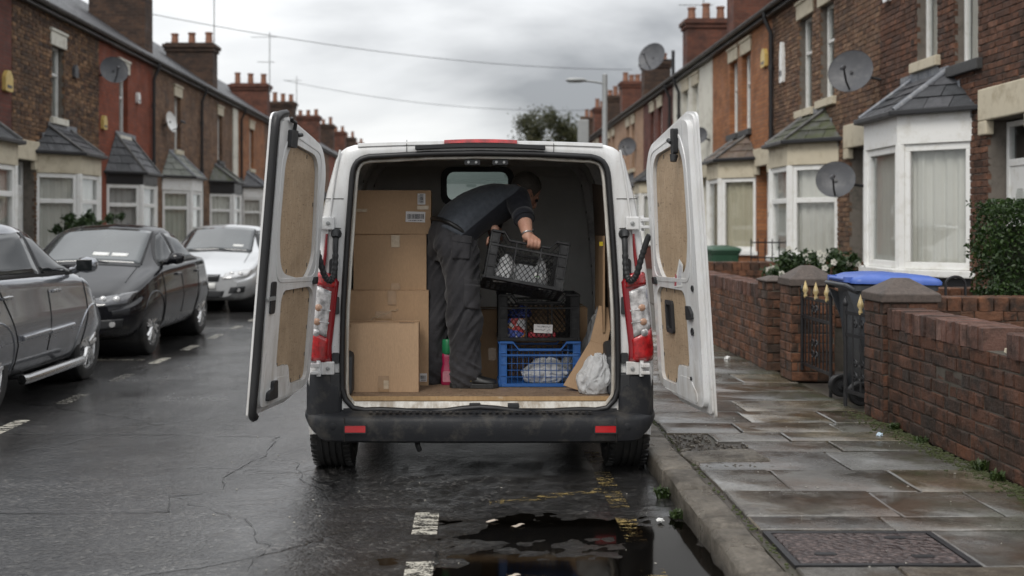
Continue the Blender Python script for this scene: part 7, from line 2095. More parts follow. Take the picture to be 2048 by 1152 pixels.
def crumple(name, label, cat, loc, rad, mat, seed, group=None, amp=0.35, rot=0.0, sub=4):
    """slumped film: sharp folds running between flat facets"""
    r = random.Random(seed)
    planes = []
    for _ in range(70):
        d = Vector((r.gauss(0, 1), r.gauss(0, 1), r.gauss(0, 1))).normalized(); planes.append((d, r.uniform(0.80, 1.06)))
    bm = bmesh.new(); bmesh.ops.create_icosphere(bm, subdivisions=sub+1, radius=1.0)
    sd_ = Vector((seed*3.1, seed*1.7, 0)); zb = 1e9
    for v in bm.verts:
        d = v.co.normalized()
        k = min(h/max(0.05, d.dot(n)) for n, h in planes)
        k = min(k, 1.25)
        w = d + 0.35*Vector((mnoise.noise(d*2+sd_), mnoise.noise(d*2-sd_), mnoise.noise(d*2.2+sd_*2)))
        k *= 1+amp*(0.30-0.8*abs(mnoise.noise(w*2.6+sd_)))+amp*0.16*(0.3-abs(mnoise.noise(w*6.0+sd_)))
        tp = 1-0.42*max(0.0, d.z)
        v.co = Vector((d.x*rad[0]*k*tp+0.25*rad[0]*max(0, d.z), d.y*rad[1]*k*tp, d.z*rad[2]*k))
    for v in bm.verts:
        fl = -rad[2]*0.55
        if v.co.z < fl: v.co.z = fl+(v.co.z-fl)*0.08
        zb = min(zb, v.co.z)
    for v in bm.verts: v.co.z -= zb
    me = bpy.data.meshes.new(name); bm.to_mesh(me); bm.free()
    o = mkobj(name, me, mat, smooth=50, loc=loc); o.rotation_euler.z = rot
    return tag(o, label, cat, group)
crumple('plastic_bag', 'crumpled white plastic bag at the kerb side corner of the van floor', 'plastic bag', (0.735, 6.46, FZ), (0.12, 0.10, 0.15), M['film_white'], 3, amp=0.5)
crumple('plastic_bag', 'clear plastic bag slumped behind the leaning cardboard', 'plastic bag', (0.78, 6.9, FZ), (0.10, 0.12, 0.30), M['film_grey'], 5)
crumple('plastic_bag', 'white striped plastic bag lying in the blue crate', 'plastic bag', (0.45, 6.80, FZ+0.016), (0.145, 0.09, 0.10), M['film_white'], 8, amp=0.5)
crumple('plastic_bag', 'small grey plastic bag beside the white one in the blue crate', 'plastic bag', (0.60, 6.85, FZ+0.016), (0.06, 0.08, 0.12), M['film_grey'], 9)
crumple('plastic_bag', 'silver grey wrapped bundle in the held crate', 'plastic bag', HC + HM @ Vector((-0.11, -0.05, -HH/2+0.014)), (0.085, 0.085, 0.10), M['film_white'], 11)
crumple('plastic_bag', 'pale wrapping poking up at the end of the held crate', 'plastic bag', HC + HM @ Vector((0.115, -0.03, -HH/2+0.014)), (0.045, 0.08, 0.12), M['film_white'], 12)
pk = thing('wrapped_packet', 'grey shrink wrapped packet with a small sticker in the held crate', 'packet', HC + HM @ Vector((0.03, -0.05, -HH/2+0.016)), rot=HM.to_euler())
MB().box(-0.085, 0.085, -0.07, 0.07, 0, 0.115).build('packet', M['film_grey'], pk, bevel=0.012, seg=3)
MB().plate(rrect(0.03, 0.075, 0.045, 0.075, 0.003), [], -0.0725, -0.071, lambda a, b, t: (a, t, b)).build('sticker', M['label_white'], pk)
MB().plate(rrect(0.034, 0.071, 0.049, 0.058, 0.002), [], -0.0732, -0.0727, lambda a, b, t: (a, t, b)).build('sticker_band', simple('sticker_green', (0.25, 0.45, 0.2), 0.5), pk)
# in the black crate
def mat_print():
    m = NT('printed_packet'); vo = m.n('ShaderNodeTexVoronoi'); vo.inputs['Scale'].default_value = 26; m.l(m.co.outputs['Object'], vo.inputs['Vector'])
    sp = m.n('ShaderNodeSeparateColor'); m.l(vo.outputs['Color'], sp.inputs[0])
    c = m.ramp(sp.outputs[0], [(0.0, (0.55, 0.55, 0.58)), (0.34, (0.55, 0.55, 0.58)), (0.36, (0.05, 0.09, 0.4)), (0.62, (0.05, 0.09, 0.4)), (0.64, (0.5, 0.04, 0.04)), (0.8, (0.5, 0.04, 0.04)), (0.82, (0.6, 0.25, 0.08))])
    return m.bsdf(c, 0.25, 0, 0.5, m.bump(m.noise(25, 4), 0.4, 0.01), 0.5)
M['print'] = mat_print()
t = thing('printed_packet', 'blue white and red printed packet in the black crate', 'packet', (0.285, 6.79, FZ+0.298))
MB().loft([[(x, y, z) for x, y in rrect(-0.06*s_, 0.06*s_, -0.05, 0.05, 0.02)] for z, s_ in ((0, 0.9), (0.03, 1.0), (0.09, 1.0), (0.115, 0.95))]).build('packet_body', M['print'], t, smooth=50)
crumple('plastic_bag', 'dark blue film heaped over the printed packet', 'plastic bag', (0.30, 6.83, FZ+0.41), (0.09, 0.06, 0.05), M['film_blue'], 14)
t = thing('red_packet', 'flat red packet lying on the black crate base', 'packet', (0.44, 6.76, FZ+0.296))
MB().box(-0.085, 0.085, -0.04, 0.04, 0, 0.035).build('packet', simple('red_pack', (0.42, 0.02, 0.035), 0.3, var=0.25, coat=0.4), t, bevel=0.008)
t = thing('label_card', 'white handwritten label card on the front of the black crate', 'label', (0.445, 6.692, FZ+0.355), rot=(0, R(2), 0))
MB().box(-0.057, 0.057, -0.001, 0.001, -0.026, 0.026).build('card', M['label_white'], t)
mb = MB(); r = random.Random(6)
def scrib(x0_, z0_, n, hgt, r_, seed):
    rr_ = random.Random(seed); pts = [(x0_+k*hgt*0.35+rr_.uniform(-0.15, 0.15)*hgt, -0.0022, z0_+rr_.uniform(-0.5, 0.5)*hgt) for k in range(n)]
    return MB().tube(pts, r_, 4).build('handwriting', M['ink'], t)
scrib(-0.035, 0.013, 12, 0.011, 0.0009, 1); scrib(-0.002, 0.012, 14, 0.010, 0.0009, 2); scrib(-0.05, -0.006, 16, 0.012, 0.001, 3); scrib(0.024, -0.006, 6, 0.012, 0.001, 4); scrib(0.02, -0.02, 10, 0.006, 0.0007, 5)
# bottle between the man's feet
t = thing('spray_bottle', 'crimson detergent bottle with green cap behind the legs', 'bottle', (-0.138, 6.80, FZ))
M['crimson'] = simple('crimson', (0.32, 0.01, 0.06), 0.25, var=0.2, coat=0.6)
M['cap_green'] = simple('cap_green', (0.02, 0.2, 0.08), 0.35, var=0.15)
MB().loft([[(x*s_, y*s_, z) for x, y in rrect(-0.042, 0.042, -0.028, 0.028, 0.02)] for z, s_ in ((0, 0.9), (0.01, 1.0), (0.09, 1.0), (0.13, 0.75), (0.17, 0.85), (0.19, 0.8), (0.2, 0.55))]).build('bottle_body', M['crimson'], t, smooth=50)
MB().lathe([(0.03, 0.19), (0.035, 0.2), (0.035, 0.27), (0.03, 0.28), (0.001, 0.28)], 18, (0, 0, 0)).build('cap', M['cap_green'], t, smooth=40)
MB().plate(rrect(-0.03, 0.03, 0.02, 0.085, 0.008), [], -0.0295, -0.0285, lambda a, b, q: (a, q, b)).build('label', simple('pink_label', (0.5, 0.2, 0.25), 0.5, var=0.4, vs=60), t)
# flattened cardboard leaning against the kerb side
t = thing('flattened_cardboard', 'creased flattened cardboard sheet leaning against the kerb side wall', 'cardboard', (0.60, 6.58, FZ))
def sheet(P, name, mat, th=0.006):
    a, b, c, d_ = [Vector(p) for p in P]; n = (b-a).cross(d_-a).normalized()*th
    mb = MB(); mb.v = [tuple(p) for p in (a, b, c, d_, a+n, b+n, c+n, d_+n)]; mb.f = [(3, 2, 1, 0), (4, 5, 6, 7), (0, 1, 5, 4), (1, 2, 6, 5), (2, 3, 7, 6), (3, 0, 4, 7)]
    return mb.build(name, M[mat], t, bevel=0.0015, seg=1)
lo = sheet([(-0.045, -0.03, 0.03), (0.055, -0.06, 0.0), (0.225, 0.03, 0.26), (0.125, 0.06, 0.285)], 'lower_panel', 'card_old')
up = sheet([(0.125, 0.06, 0.285), (0.225, 0.03, 0.26), (0.275, 0.09, 0.475), (0.185, 0.12, 0.495)], 'upper_panel', 'card_old')
def on_sheet(P, u, v, w, h, name, mat, par, off=-0.002):
    a, b, c, d_ = [Vector(p) for p in P]; n = (b-a).cross(d_-a).normalized()*(off)
    f = lambda s_, q: a*(1-s_)*(1-q)+b*s_*(1-q)+c*s_*q+d_*(1-s_)*q+n
    pts = [f(u, v), f(u+w, v), f(u+w, v+h), f(u, v+h)]
    q = MB(); q.v = [tuple(p) for p in pts]+[tuple(p+n*0.4) for p in pts]; q.f = [(0, 1, 2, 3), (7, 6, 5, 4), (0, 1, 5, 4), (1, 2, 6, 5), (2, 3, 7, 6), (3, 0, 4, 7)]
    return q.build(name, mat, par)
UP = [(0.125, 0.06, 0.285), (0.225, 0.03, 0.26), (0.275, 0.09, 0.475), (0.185, 0.12, 0.495)]
yl = on_sheet(UP, 0.35, 0.70, 0.42, 0.22, 'yellow_label', simple('yellow_label', (0.6, 0.55, 0.05), 0.5, var=0.1), up)
on_sheet(UP, 0.45, 0.75, 0.2, 0.09, 'label_print', M['ink'], yl, -0.004)
for k in range(4): on_sheet(UP, 0.08+0.2*k, 0.10, 0.03, 0.20+0.05*(k % 2), 'marker_stroke', M['ink'], up)
LO = [(-0.045, -0.03, 0.03), (0.055, -0.06, 0.0), (0.225, 0.03, 0.26), (0.125, 0.06, 0.285)]
for k in range(3): on_sheet(LO, 0.5+0.1*k, 0.35+0.1*k, 0.03, 0.13, 'marker_stroke', M['ink'], lo)
on_sheet(LO, 0.4, 0.72, 0.1, 0.05, 'white_scuff', M['label_white'], lo)
# sheet of board standing on the kerb side wall with a yellow tag
t = thing('cardboard_sheet', 'brown cardboard sheet standing against the kerb side wall with a yellow tag', 'cardboard', (0.80, 6.62, FZ))
MB().loft([[(0.0, 0.0, z), (0.012, 0.0, z), (0.012, 0.42, z), (0.0, 0.42, z)] for z in (0.34, 0.92)]).build('sheet', M['card_old'], t)
MB().box(-0.022, 0.0, -0.004, -0.002, 0.86, 0.885).build('yellow_tag', simple('yellow_tag', (0.65, 0.5, 0.03), 0.4), t)
# ================================================================== the man
def mat_skin():
    m = NT('skin'); v = m.co.outputs['Object']
    c = m.mix(m.ramp(m.noise(14, 5, 0.6, v), [(0.35, 0.0), (0.65, 1.0)]), (0.40, 0.20, 0.14), (0.50, 0.29, 0.21))
    c = m.mix(m.ramp(m.noise(90, 3, 0.6, v), [(0.55, 0.0), (0.7, 0.35)]), c, (0.28, 0.13, 0.09))
    return m.bsdf(c, 0.5, 0, 0.4, m.bump(m.noise(160, 4, 0.6, v), 0.25, 0.003))
def mat_cloth(name, a, b, scale=400):
    m = NT(name); v = m.co.outputs['Object']
    c = m.mix(m.ramp(m.noise(5, 5, 0.6, v), [(0.35, 0.0), (0.65, 1.0)]), a, b)
    c = m.mix(m.ramp(m.noise(26, 5, 0.7, v), [(0.56, 0.0), (0.75, 0.4)]), c, tuple(min(1, x*1.9) for x in b))
    n = m.bump(m.noise(scale, 2, 0.5, v), 0.35, 0.002); n = m.bump(m.noise(22, 4, 0.6, m.mapv(v, (1, 1, 2.2))), 0.3, 0.012, n)
    return m.bsdf(c, 0.85, 0, 0.25, n, **{'Sheen Weight': 0.15})
M['skin'] = mat_skin()
M['trouser'] = mat_cloth('trouser_cloth', (0.026, 0.0255, 0.029), (0.045, 0.044, 0.048))
M['shirt_dark'] = mat_cloth('shirt_dark', (0.012, 0.013, 0.018), (0.02, 0.022, 0.03))
M['hair'] = simple('hair', (0.075, 0.066, 0.058), 0.6, var=0.5, vs=60, bs=0.9, bscale=220)
M['leather'] = simple('leather', (0.012, 0.012, 0.012), 0.4, var=0.3, bs=0.3, bscale=120)
M['sole'] = simple('sole', (0.02, 0.02, 0.02), 0.6, var=0.3, bs=0.4, bscale=60)
man = thing('person', 'man in grey work shirt and charcoal cargo trousers bending to lift a crate', 'person', (-0.1, 6.75, FZ))
MO = Vector((-0.1, 6.75, FZ))
def ell(mb, c, r, M3=None, n=16, m=10):
    rings = []
    for j in range(m+1):
        th = math.pi*j/m
        rings.append([Vector(c)+((M3 @ Vector((r[0]*math.sin(th)*math.cos(a), r[1]*math.sin(th)*math.sin(a), r[2]*math.cos(th)))) if M3 else Vector((r[0]*math.sin(th)*math.cos(a), r[1]*math.sin(th)*math.sin(a), r[2]*math.cos(th)))) for a in (2*math.pi*k/n for k in range(n))])
    rings[0] = [p+Vector((0, 0, 0)) for p in rings[0]]
    mb.loft(rings[1:-1], True, True)
def limb(mb, pts, rad, n=14, sub=5):
    P = catmull(pts, sub); rr = []
    for i in range(len(rad)-1):
        for k in range(sub): rr.append(rad[i]+(rad[i+1]-rad[i])*(k/sub))
    rr.append(rad[-1])
    mb.tube(P, rr, n)
    ell(mb, pts[0], (rad[0],)*3); ell(mb, pts[-1], (rad[-1],)*3)
def section_loft(mb, secs, n=24):
    """secs: (centre, lateral vec, depth vec) superelliptic sections"""
    rings = []
    for c, l, d in secs:
        c, l, d = Vector(c), Vector(l), Vector(d)
        rings.append([c+l*math.copysign(abs(math.cos(a))**0.85, math.cos(a))+d*math.copysign(abs(math.sin(a))**0.85, math.sin(a)) for a in (2*math.pi*k/n for k in range(n))])
    mb.loft(rings, True, True)
def fuse(mb, name, mat, parent, voxel, smooth_it=6, disp=None):
    mb.v = [(p[0]-MO.x, p[1]-MO.y, p[2]-MO.z) for p in mb.v]
    o = mb.build(name, mat, parent)
    m = o.modifiers.new('r', 'REMESH'); m.mode = 'VOXEL'; m.voxel_size = voxel
    if smooth_it:
        s_ = o.modifiers.new('s', 'SMOOTH'); s_.iterations = smooth_it; s_.factor = 0.5
    bake(o)
    me = o.data
    if disp:
        co = np.empty(len(me.vertices)*3); me.vertices.foreach_get('co', co); co = co.reshape(-1, 3)
        no = np.empty(len(me.vertices)*3); me.vertex_normals.foreach_get('vector', no); no = no.reshape(-1, 3)
        d = np.array([disp(Vector(c)+MO, Vector(n_)) for c, n_ in zip(co, no)])
        co += no*d[:, None]
        me.vertices.foreach_set('co', co.ravel()); me.update()
    if len(me.materials) == 0: me.materials.append(mat)
    me.polygons.foreach_set('use_smooth', [True]*len(me.polygons))
    return o
# joints (world)
lat = Vector((0.42, -0.90, 0.0)).normalized()          # towards the man's own right
HIP = Vector((-0.12, 6.80, 1.375))
hipR = HIP + lat*0.095 + Vector((0.0, 0, -0.05)); hipL = HIP - lat*0.095 + Vector((-0.01, 0, -0.05))
kneeR = Vector((-0.035, 6.69, 0.90)); ankR = Vector((-0.032, 6.70, 0.535))
kneeL = Vector((-0.20, 6.87, 0.90)); ankL = Vector((-0.25, 6.86, 0.535))
spine = [Vector((-0.115, 6.795, 1.40)), Vector((-0.055, 6.81, 1.485)), Vector((0.03, 6.84, 1.543)), Vector((0.12, 6.87, 1.583)), Vector((0.20, 6.89, 1.615)), Vector((0.258, 6.915, 1.64))]
def dep(i):
    t = (spine[min(i+1, 5)]-spine[max(i-1, 0)]).normalized()
    return lat.cross(t).normalized() if lat.cross(t).z < 0 else -lat.cross(t).normalized()     # points to the belly
shR = spine[4] + lat*0.185 + Vector((0.01, 0, -0.005)); shL = spine[4] - lat*0.17 + Vector((0.0, 0, -0.04))
elR = Vector((0.322, 6.60, 1.495)); wrR = Vector((0.342, 6.49, 1.378))
hold = HC + HM @ Vector((0.02, -HD/2, HH/2-0.05))       # middle of the hand hold
elL = Vector((0.17, 7.06, 1.36)); wrL = HC + HM @ Vector((-HW/2+0.02, 0.06, HH/2+0.06))
head_c = Vector((0.348, 7.0, 1.652))
face = Vector((0.72, 0.30, -0.62)).normalized()          # looks down at the crates
# ---- body: one continuous figure
mb = MB()
limb(mb, [hipR, kneeR, ankR, ankR+Vector((0, 0, -0.05))], [0.075, 0.055, 0.042, 0.042]); limb(mb, [hipL, kneeL, ankL, ankL+Vector((0, 0, -0.05))], [0.075, 0.055, 0.042, 0.042])
section_loft(mb, [(spine[i], lat*w, dep(i)*d) for i, (w, d) in enumerate(((0.15, 0.10), (0.145, 0.095), (0.15, 0.10), (0.165, 0.105), (0.165, 0.10), (0.10, 0.07)))])
ell(mb, HIP, (0.11, 0.11, 0.10))
limb(mb, [spine[5], spine[5]*0.5+head_c*0.5+Vector((0.0, 0, 0.01)), head_c], [0.062, 0.056, 0.055])
limb(mb, [shR, (shR+elR)/2, elR], [0.06, 0.052, 0.045]); limb(mb, [elR, (elR*0.65+wrR*0.35), wrR], [0.044, 0.044, 0.029])
limb(mb, [shL, (shL+elL)/2, elL], [0.06, 0.05, 0.043]); limb(mb, [elL, (elL+wrL)/2, wrL], [0.043, 0.042, 0.028])
# head
q = face.to_track_quat('X', 'Z').to_matrix()              # x = face direction, z = crown
H_ = lambda x, y, z: head_c + q @ Vector((x, y, z))
ell(mb, H_(-0.012, 0, 0.035), (0.098, 0.077, 0.092), q); ell(mb, H_(0.025, 0, -0.035), (0.066, 0.062, 0.082), q); ell(mb, H_(0.055, 0, -0.095), (0.028, 0.03, 0.022), q)
ell(mb, H_(0.098, 0, -0.022), (0.020, 0.014, 0.024), q); ell(mb, H_(0.088, 0, 0.006), (0.014, 0.011, 0.028), q)
ell(mb, H_(0.077, 0, 0.022), (0.018, 0.05, 0.014), q); ell(mb, H_(0.083, 0, -0.062), (0.012, 0.024, 0.012), q)
for s in (-1, 1): ell(mb, H_(-0.005, s*0.078, -0.012), (0.022, 0.010, 0.033), q)
# right hand closed over the rim
bar_x = (HM @ Vector((1, 0, 0))).normalized(); fwd = Vector((0, -1, 0)); upv = bar_x.cross(fwd).normalized()
if upv.z < 0: upv = -upv
Bc = hold + bar_x*0.0
def hp(a, f, u): return Bc + bar_x*a + fwd*f + upv*u
kn = [hp(-0.032+0.0205*k, 0.012+0.004*math.sin(k*1.2), 0.036-0.003*abs(k-1.4)) for k in range(4)]
palm_b = wrR + (Bc-wrR)*0.25
for k in range(4): limb(mb, [wrR + bar_x*(-0.012+0.008*k), (wrR*0.45+kn[k]*0.55)+upv*0.006, kn[k]], [0.019, 0.0165, 0.0125], 10, 4)
ell(mb, (wrR*0.5+hp(0, 0.0, 0.03)*0.5), (0.036, 0.026, 0.028))
for k in range(4):
    a = -0.032+0.0205*k; s_ = (0.95, 1.05, 1.0, 0.85)[k]
    limb(mb, [kn[k], hp(a+0.002, 0.012+0.024*s_, 0.024), hp(a+0.004, 0.014+0.020*s_, -0.004*s_), hp(a+0.004, 0.006, -0.018*s_)], [0.0118, 0.0105, 0.0095, 0.0082], 10, 4)
limb(mb, [wrR + bar_x*-0.02+fwd*-0.004, hp(-0.052, -0.004, 0.036), hp(-0.05, -0.018, 0.010), hp(-0.036, -0.02, -0.008)], [0.017, 0.014, 0.011, 0.009], 10, 4)
# left hand at the crate's end
for k in range(4):
    b0 = wrL + HM @ Vector((0.0, -0.03+0.02*k, -0.05)); limb(mb, [wrL, b0, b0 + HM @ Vector((-0.03, 0, -0.02)), b0 + HM @ Vector((-0.03, 0, -0.05))], [0.02, 0.013, 0.010, 0.008], 8, 3)
limb(mb, [wrL, wrL + HM @ Vector((0.03, -0.02, -0.04)), wrL + HM @ Vector((0.03, -0.01, -0.08))], [0.018, 0.012, 0.009], 8, 3)
body_m = fuse(mb, 'body', M['skin'], man, 0.0048, 3)
# ---- hair: cropped cap
mb = MB(); ell(mb, H_(-0.018, 0, 0.042), (0.102, 0.0815, 0.096), q, 24, 16); ell(mb, H_(-0.05, 0, -0.01), (0.055, 0.07, 0.06), q, 20, 12)
hr = fuse(mb, 'hair', M['hair'], man, 0.006, 4, lambda c, n: 0.0025*mnoise.noise(c*120))
bm = bmesh.new(); bm.from_mesh(hr.data)
dl = [v for v in bm.verts if (q.transposed() @ (v.co+MO-head_c)).x > 0.045 + 0.25*max(0, (q.transposed() @ (v.co+MO-head_c)).z-0.02) or (q.transposed() @ (v.co+MO-head_c)).z < -0.055]
bmesh.ops.delete(bm, geom=dl, context='VERTS'); bm.to_mesh(hr.data); bm.free()
for s in (-1, 1):
    ell_ = MB(); ell(ell_, H_(0.083, s*0.03, 0.006), (0.010, 0.012, 0.010), q); ell_.v = [(p[0]-MO.x, p[1]-MO.y, p[2]-MO.z) for p in ell_.v]; ell_.build('eye', M['leather'], man, smooth=60)
# ---- trousers
mb = MB()
wa = spine[0] + Vector((-0.008, 0.0, 0.03))
tdir = (spine[1]-spine[0]).normalized(); dW = dep(0)
section_loft(mb, [(wa, lat*0.172, dW*0.118), (HIP+Vector((0, 0, 0.0)), lat*0.188, Vector((0.128, 0.04, -0.03))), (HIP+Vector((0.005, 0, -0.07)), lat*0.185, Vector((0.125, 0.04, 0.0))), (HIP+Vector((0.01, 0, -0.14)), lat*0.165, Vector((0.11, 0.035, 0)))])
bR = HIP + lat*0.09 + Vector((-0.045, -0.01, -0.045)); bL = HIP - lat*0.09 + Vector((-0.045, -0.01, -0.045))
ell(mb, bR, (0.095, 0.095, 0.11)); ell(mb, bL, (0.09, 0.095, 0.11))
limb(mb, [hipR+Vector((0.012, 0.0, -0.02)), (hipR+kneeR)/2+Vector((0.012, 0, 0)), kneeR, (kneeR+ankR)/2+Vector((0.004, 0, 0)), ankR+Vector((0, 0, -0.015))], [0.118, 0.112, 0.100, 0.094, 0.086], 20, 6)
limb(mb, [hipL+Vector((0.005, 0.0, -0.02)), (hipL+kneeL)/2, kneeL, (kneeL+ankL)/2, ankL+Vector((0, 0, -0.015))], [0.116, 0.108, 0.096, 0.090, 0.084], 20, 6)
def folds(c, n):
    z = c.z; low = math.exp(-((z-0.56)/0.12)**2); kn_ = math.exp(-((z-0.88)/0.14)**2); seat = math.exp(-((z-1.27)/0.10)**2)
    w1 = mnoise.noise(Vector((c.x*7, c.y*7, z*22+c.x*14)))          # rings near the hem
    w2 = mnoise.noise(Vector((c.x*9+3, c.y*9, z*15-c.x*26)))        # diagonals
    w3 = mnoise.noise(Vector((c.x*16, c.y*16, z*4.5)))              # long drapes
    r = lambda t: (0.55-abs(t))*1.3
    return 0.022*low*r(w1)+0.026*kn_*r(w2)+0.018*seat*r(w2)+0.009*w3+0.006*r(w2)-0.004
tr = fuse(mb, 'trousers', M['trouser'], man, 0.0075, 8, folds)
bvt = BVHTree.FromPolygons([v.co.copy() for v in tr.data.vertices], [tuple(p.vertices) for p in tr.data.polygons])
def cloth_patch(name, quad, bv, mat, parent, off=0.006, nu=12, nv=12, Y0=5.0):
    """quad in picture-like (x,z) seen from the street, wrapped on the garment"""
    a, b, c, d_ = [Vector((p[0], p[1])) for p in quad]; pts = []; last = None
    for i in range(nu+1):
        for j in range(nv+1):
            u, v = i/nu, j/nv; p = (a*(1-u)+b*u)*(1-v)+(d_*(1-u)+c*u)*v
            h = bv.ray_cast(Vector((p.x-MO.x, Y0-MO.y, p.y-MO.z)), Vector((0, 1, 0)))
            if h[0] is None: return None
            nn = h[1] if h[1].y < 0 else -h[1]
            pts.append(h[0]+nn*off)
    g = MB(); g.v = [tuple(p) for p in pts]
    for i in range(nu):
        for j in range(nv): k = i*(nv+1)+j; g.f.append((k, k+nv+1, k+nv+2, k+1))
    o = g.build(name, mat, parent, smooth=180); s_ = o.modifiers.new('s', 'SOLIDIFY'); s_.thickness = 0.007; s_.offset = 0
    return o
cloth_patch('pocket_flap', [(-0.112, 1.35), (0.005, 1.335), (0.005, 1.375), (-0.118, 1.392)], bvt, M['trouser'], tr)
cloth_patch('back_pocket', [(-0.105, 1.25), (-0.005, 1.245), (0.0, 1.345), (-0.112, 1.36)], bvt, M['trouser'], tr, 0.003)
cloth_patch('pocket_flap', [(-0.035, 1.085), (0.055, 1.07), (0.055, 1.115), (-0.035, 1.128)], bvt, M['trouser'], tr)
cloth_patch('cargo_pocket', [(-0.035, 0.955), (0.052, 0.94), (0.055, 1.085), (-0.035, 1.10)], bvt, M['trouser'], tr, 0.007)
# belt
P_ = [wa + lat*0.176*math.cos(a)+dW*0.122*math.sin(a)-tdir*0.012 for a in (2*math.pi*k/40 for k in range(40))]
g = MB().tube([p-MO for p in P_], 0.014, 8, loop=True, flat=1.0); g.build('belt', M['leather'], man, smooth=60)
# ---- shirt
def mat_shirt():
    m = NT('shirt_cloth'); v = m.co.outputs['Object']
    s = m.n('ShaderNodeVectorMath', operation='DOT_PRODUCT'); m.l(v, s.inputs[0])
    # dark side panel below a seam that runs from the hem up to the armpit
    s.inputs[1].default_value = (0.62, 0.12, -0.78)
    f = m.ramp(m.math('ADD', s.outputs['Value'], 0.72), [(0.012, 0.0), (0.018, 1.0)])
    a = m.mix(m.ramp(m.noise(40, 4, 0.6, v), [(0.3, 0.0), (0.7, 1.0)]), (0.06, 0.068, 0.082), (0.088, 0.098, 0.115))
    c = m.mix(f, a, (0.014, 0.015, 0.02))
    n = m.bump(m.noise(420, 2, 0.5, v), 0.3, 0.002); n = m.bump(m.noise(18, 4, 0.6, v), 0.25, 0.012, n)
    return m.bsdf(c, 0.85, 0, 0.25, n, **{'Sheen Weight': 0.15})
M['shirt'] = mat_shirt()
mb = MB()
secs = [(spine[0]-tdir*0.03, lat*0.180, dep(0)*0.125)]
for i, (w, d) in enumerate(((0.182, 0.132), (0.188, 0.135), (0.198, 0.135), (0.205, 0.13), (0.19, 0.112), (0.095, 0.075))): secs.append((spine[i]+dep(i)*0.01, lat*w, dep(i)*d))
section_loft(mb, secs, 30)
limb(mb, [spine[4]+lat*0.12, shR, (shR*0.45+elR*0.55), elR+(elR-shR)*0.02], [0.085, 0.080, 0.068, 0.060], 18, 6)
limb(mb, [spine[4]-lat*0.12, shL, (shL+elL)/2], [0.082, 0.078, 0.066], 18, 6)
limb(mb, [spine[4], spine[5]+Vector((0.01, 0.01, 0.005))], [0.085, 0.068], 18, 5)
def sfolds(c, n):
    w2 = mnoise.noise(Vector((c.x*16-c.z*12, c.y*10, c.z*18+c.x*8))); w3 = mnoise.noise(Vector((c.x*7, c.y*12, c.z*9)))
    arm = math.exp(-((c-(shR+elR)*0.5).length/0.12)**2)
    return 0.0055*(0.5-abs(w2))+0.005*w3+0.006*arm*(0.5-abs(mnoise.noise(c*24)))
sh = fuse(mb, 'shirt', M['shirt'], man, 0.0075, 8, sfolds)
d_ = (elR-shR).normalized(); cc = elR+(elR-shR)*0.05
g = MB().tube([cc-d_*0.035-MO, cc-d_*0.01-MO, cc+d_*0.012-MO], [0.0665, 0.0655, 0.0645], 24, caps=False); o = g.build('sleeve_cuff', M['shirt_dark'], man, smooth=60)
s_ = o.modifiers.new('s', 'SOLIDIFY'); s_.thickness = 0.006
# ---- bracelet, watch
fd = (wrR-elR).normalized(); e1 = fd.orthogonal().normalized(); e2 = fd.cross(e1)
wc = wrR - fd*0.018 - MO
MB().tube([wc+(e1*math.cos(a)+e2*math.sin(a))*0.0345 for a in (2*math.pi*k/28 for k in range(28))], 0.0055, 8, loop=True).build('bracelet', M['chrome'], man, smooth=60)
MB().obox(wc-fd*0.012+Vector((0.033, 0.006, 0.012)), (0.014, 0.03, 0.03), Matrix.Rotation(R(20), 3, 'Y')).build('wristwatch', M['leather'], man, bevel=0.005)
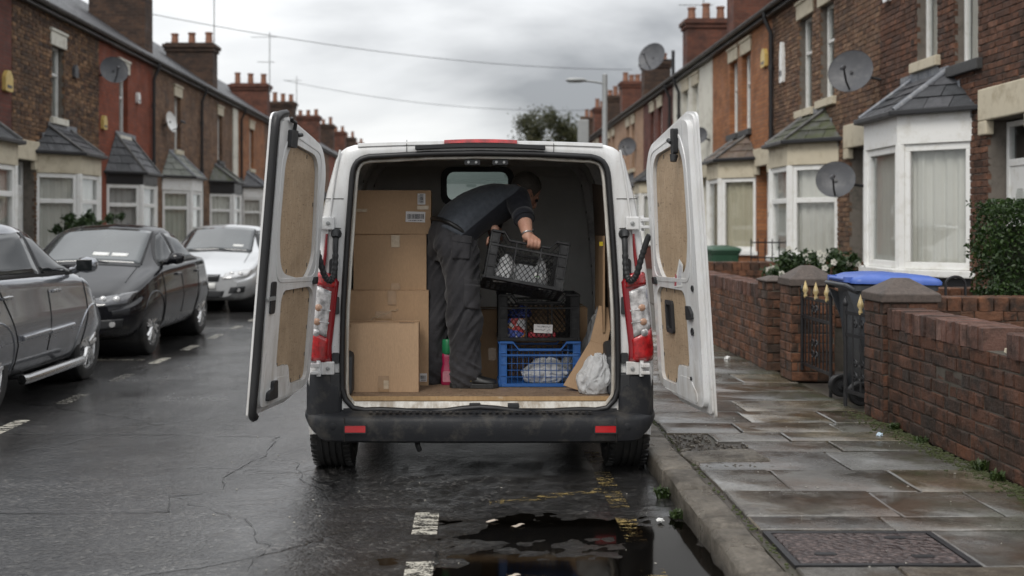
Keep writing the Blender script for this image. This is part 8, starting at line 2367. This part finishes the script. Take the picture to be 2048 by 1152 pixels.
# ---- shoes
def shoe(ank, dirv, name='shoe'):
    f = Vector(dirv).normalized(); sd_ = Vector((f.y, -f.x, 0))
    base = Vector((ank.x, ank.y, FZ))
    rings = []
    for (a, w, z0_, z1_) in ((-0.075, 0.030, 0.022, 0.075), (-0.06, 0.040, 0.022, 0.105), (-0.02, 0.044, 0.022, 0.115), (0.04, 0.043, 0.022, 0.105), (0.09, 0.047, 0.022, 0.078), (0.14, 0.050, 0.022, 0.062), (0.18, 0.043, 0.022, 0.055), (0.205, 0.026, 0.024, 0.044)):
        rings.append([base+f*a+sd_*(w*x)+Vector((0, 0, z0_+(z1_-z0_)*z)) for x, z in ((-1, 0), (-1.02, 0.35), (-0.85, 0.75), (-0.45, 1.0), (0.45, 1.0), (0.85, 0.75), (1.02, 0.35), (1, 0))])
    g = MB().loft(rings); g.v = [(p[0]-MO.x, p[1]-MO.y, p[2]-MO.z) for p in g.v]
    so = g.build(name, M['leather'], man, smooth=60, sub=2)
    out_ = []
    for (a, w) in ((-0.082, 0.026), (-0.066, 0.042), (-0.02, 0.047), (0.04, 0.045), (0.09, 0.05), (0.14, 0.053), (0.185, 0.045), (0.212, 0.022)): out_.append((a, w))
    poly = [(a, w) for a, w in out_] + [(a, -w) for a, w in reversed(out_)]
    MB().plate(poly, [], 0.0, 0.028, lambda a, b, t: tuple(base+f*a+sd_*b+Vector((0, 0, t))-MO)).build('sole', M['sole'], so, bevel=0.006)
    for k in range(7):
        a = -0.05+0.036*k
        MB().obox(base+f*a+sd_*0.049-MO+Vector((0, 0, 0.008)), (0.02, 0.008, 0.012), Matrix.Rotation(math.atan2(f.y, f.x), 3, 'Z')).build('tread_block', M['sole'], so)
    for k in range(4):
        c0 = base+f*(0.045+0.022*k)+Vector((0, 0, 0.108-0.009*k))-MO
        MB().tube([c0-sd_*0.025, c0+Vector((0, 0, 0.006)), c0+sd_*0.025], 0.003, 5).build('lace', M['sole'], so)
    return so, base, f, sd_
so, base, f, sd_ = shoe(Vector((-0.04, 6.685, 0)), (0.985, -0.10, 0))
c = base+f*0.045+sd_*0.046+Vector((0, 0, 0.062))-MO
MB().tube([c+f*(0.012*math.cos(a))+Vector((0, 0, 0.018*math.sin(a))) + sd_*0.004 for a in (0.6+4.6*k/14 for k in range(15))]+[c+f*0.004+sd_*0.005], 0.0035, 6).build('yellow_emblem', simple('emblem_yellow', (0.6, 0.42, 0.03), 0.5), so, smooth=60)
shoe(Vector((-0.25, 6.85, 0)), (0.55, 0.83, 0))
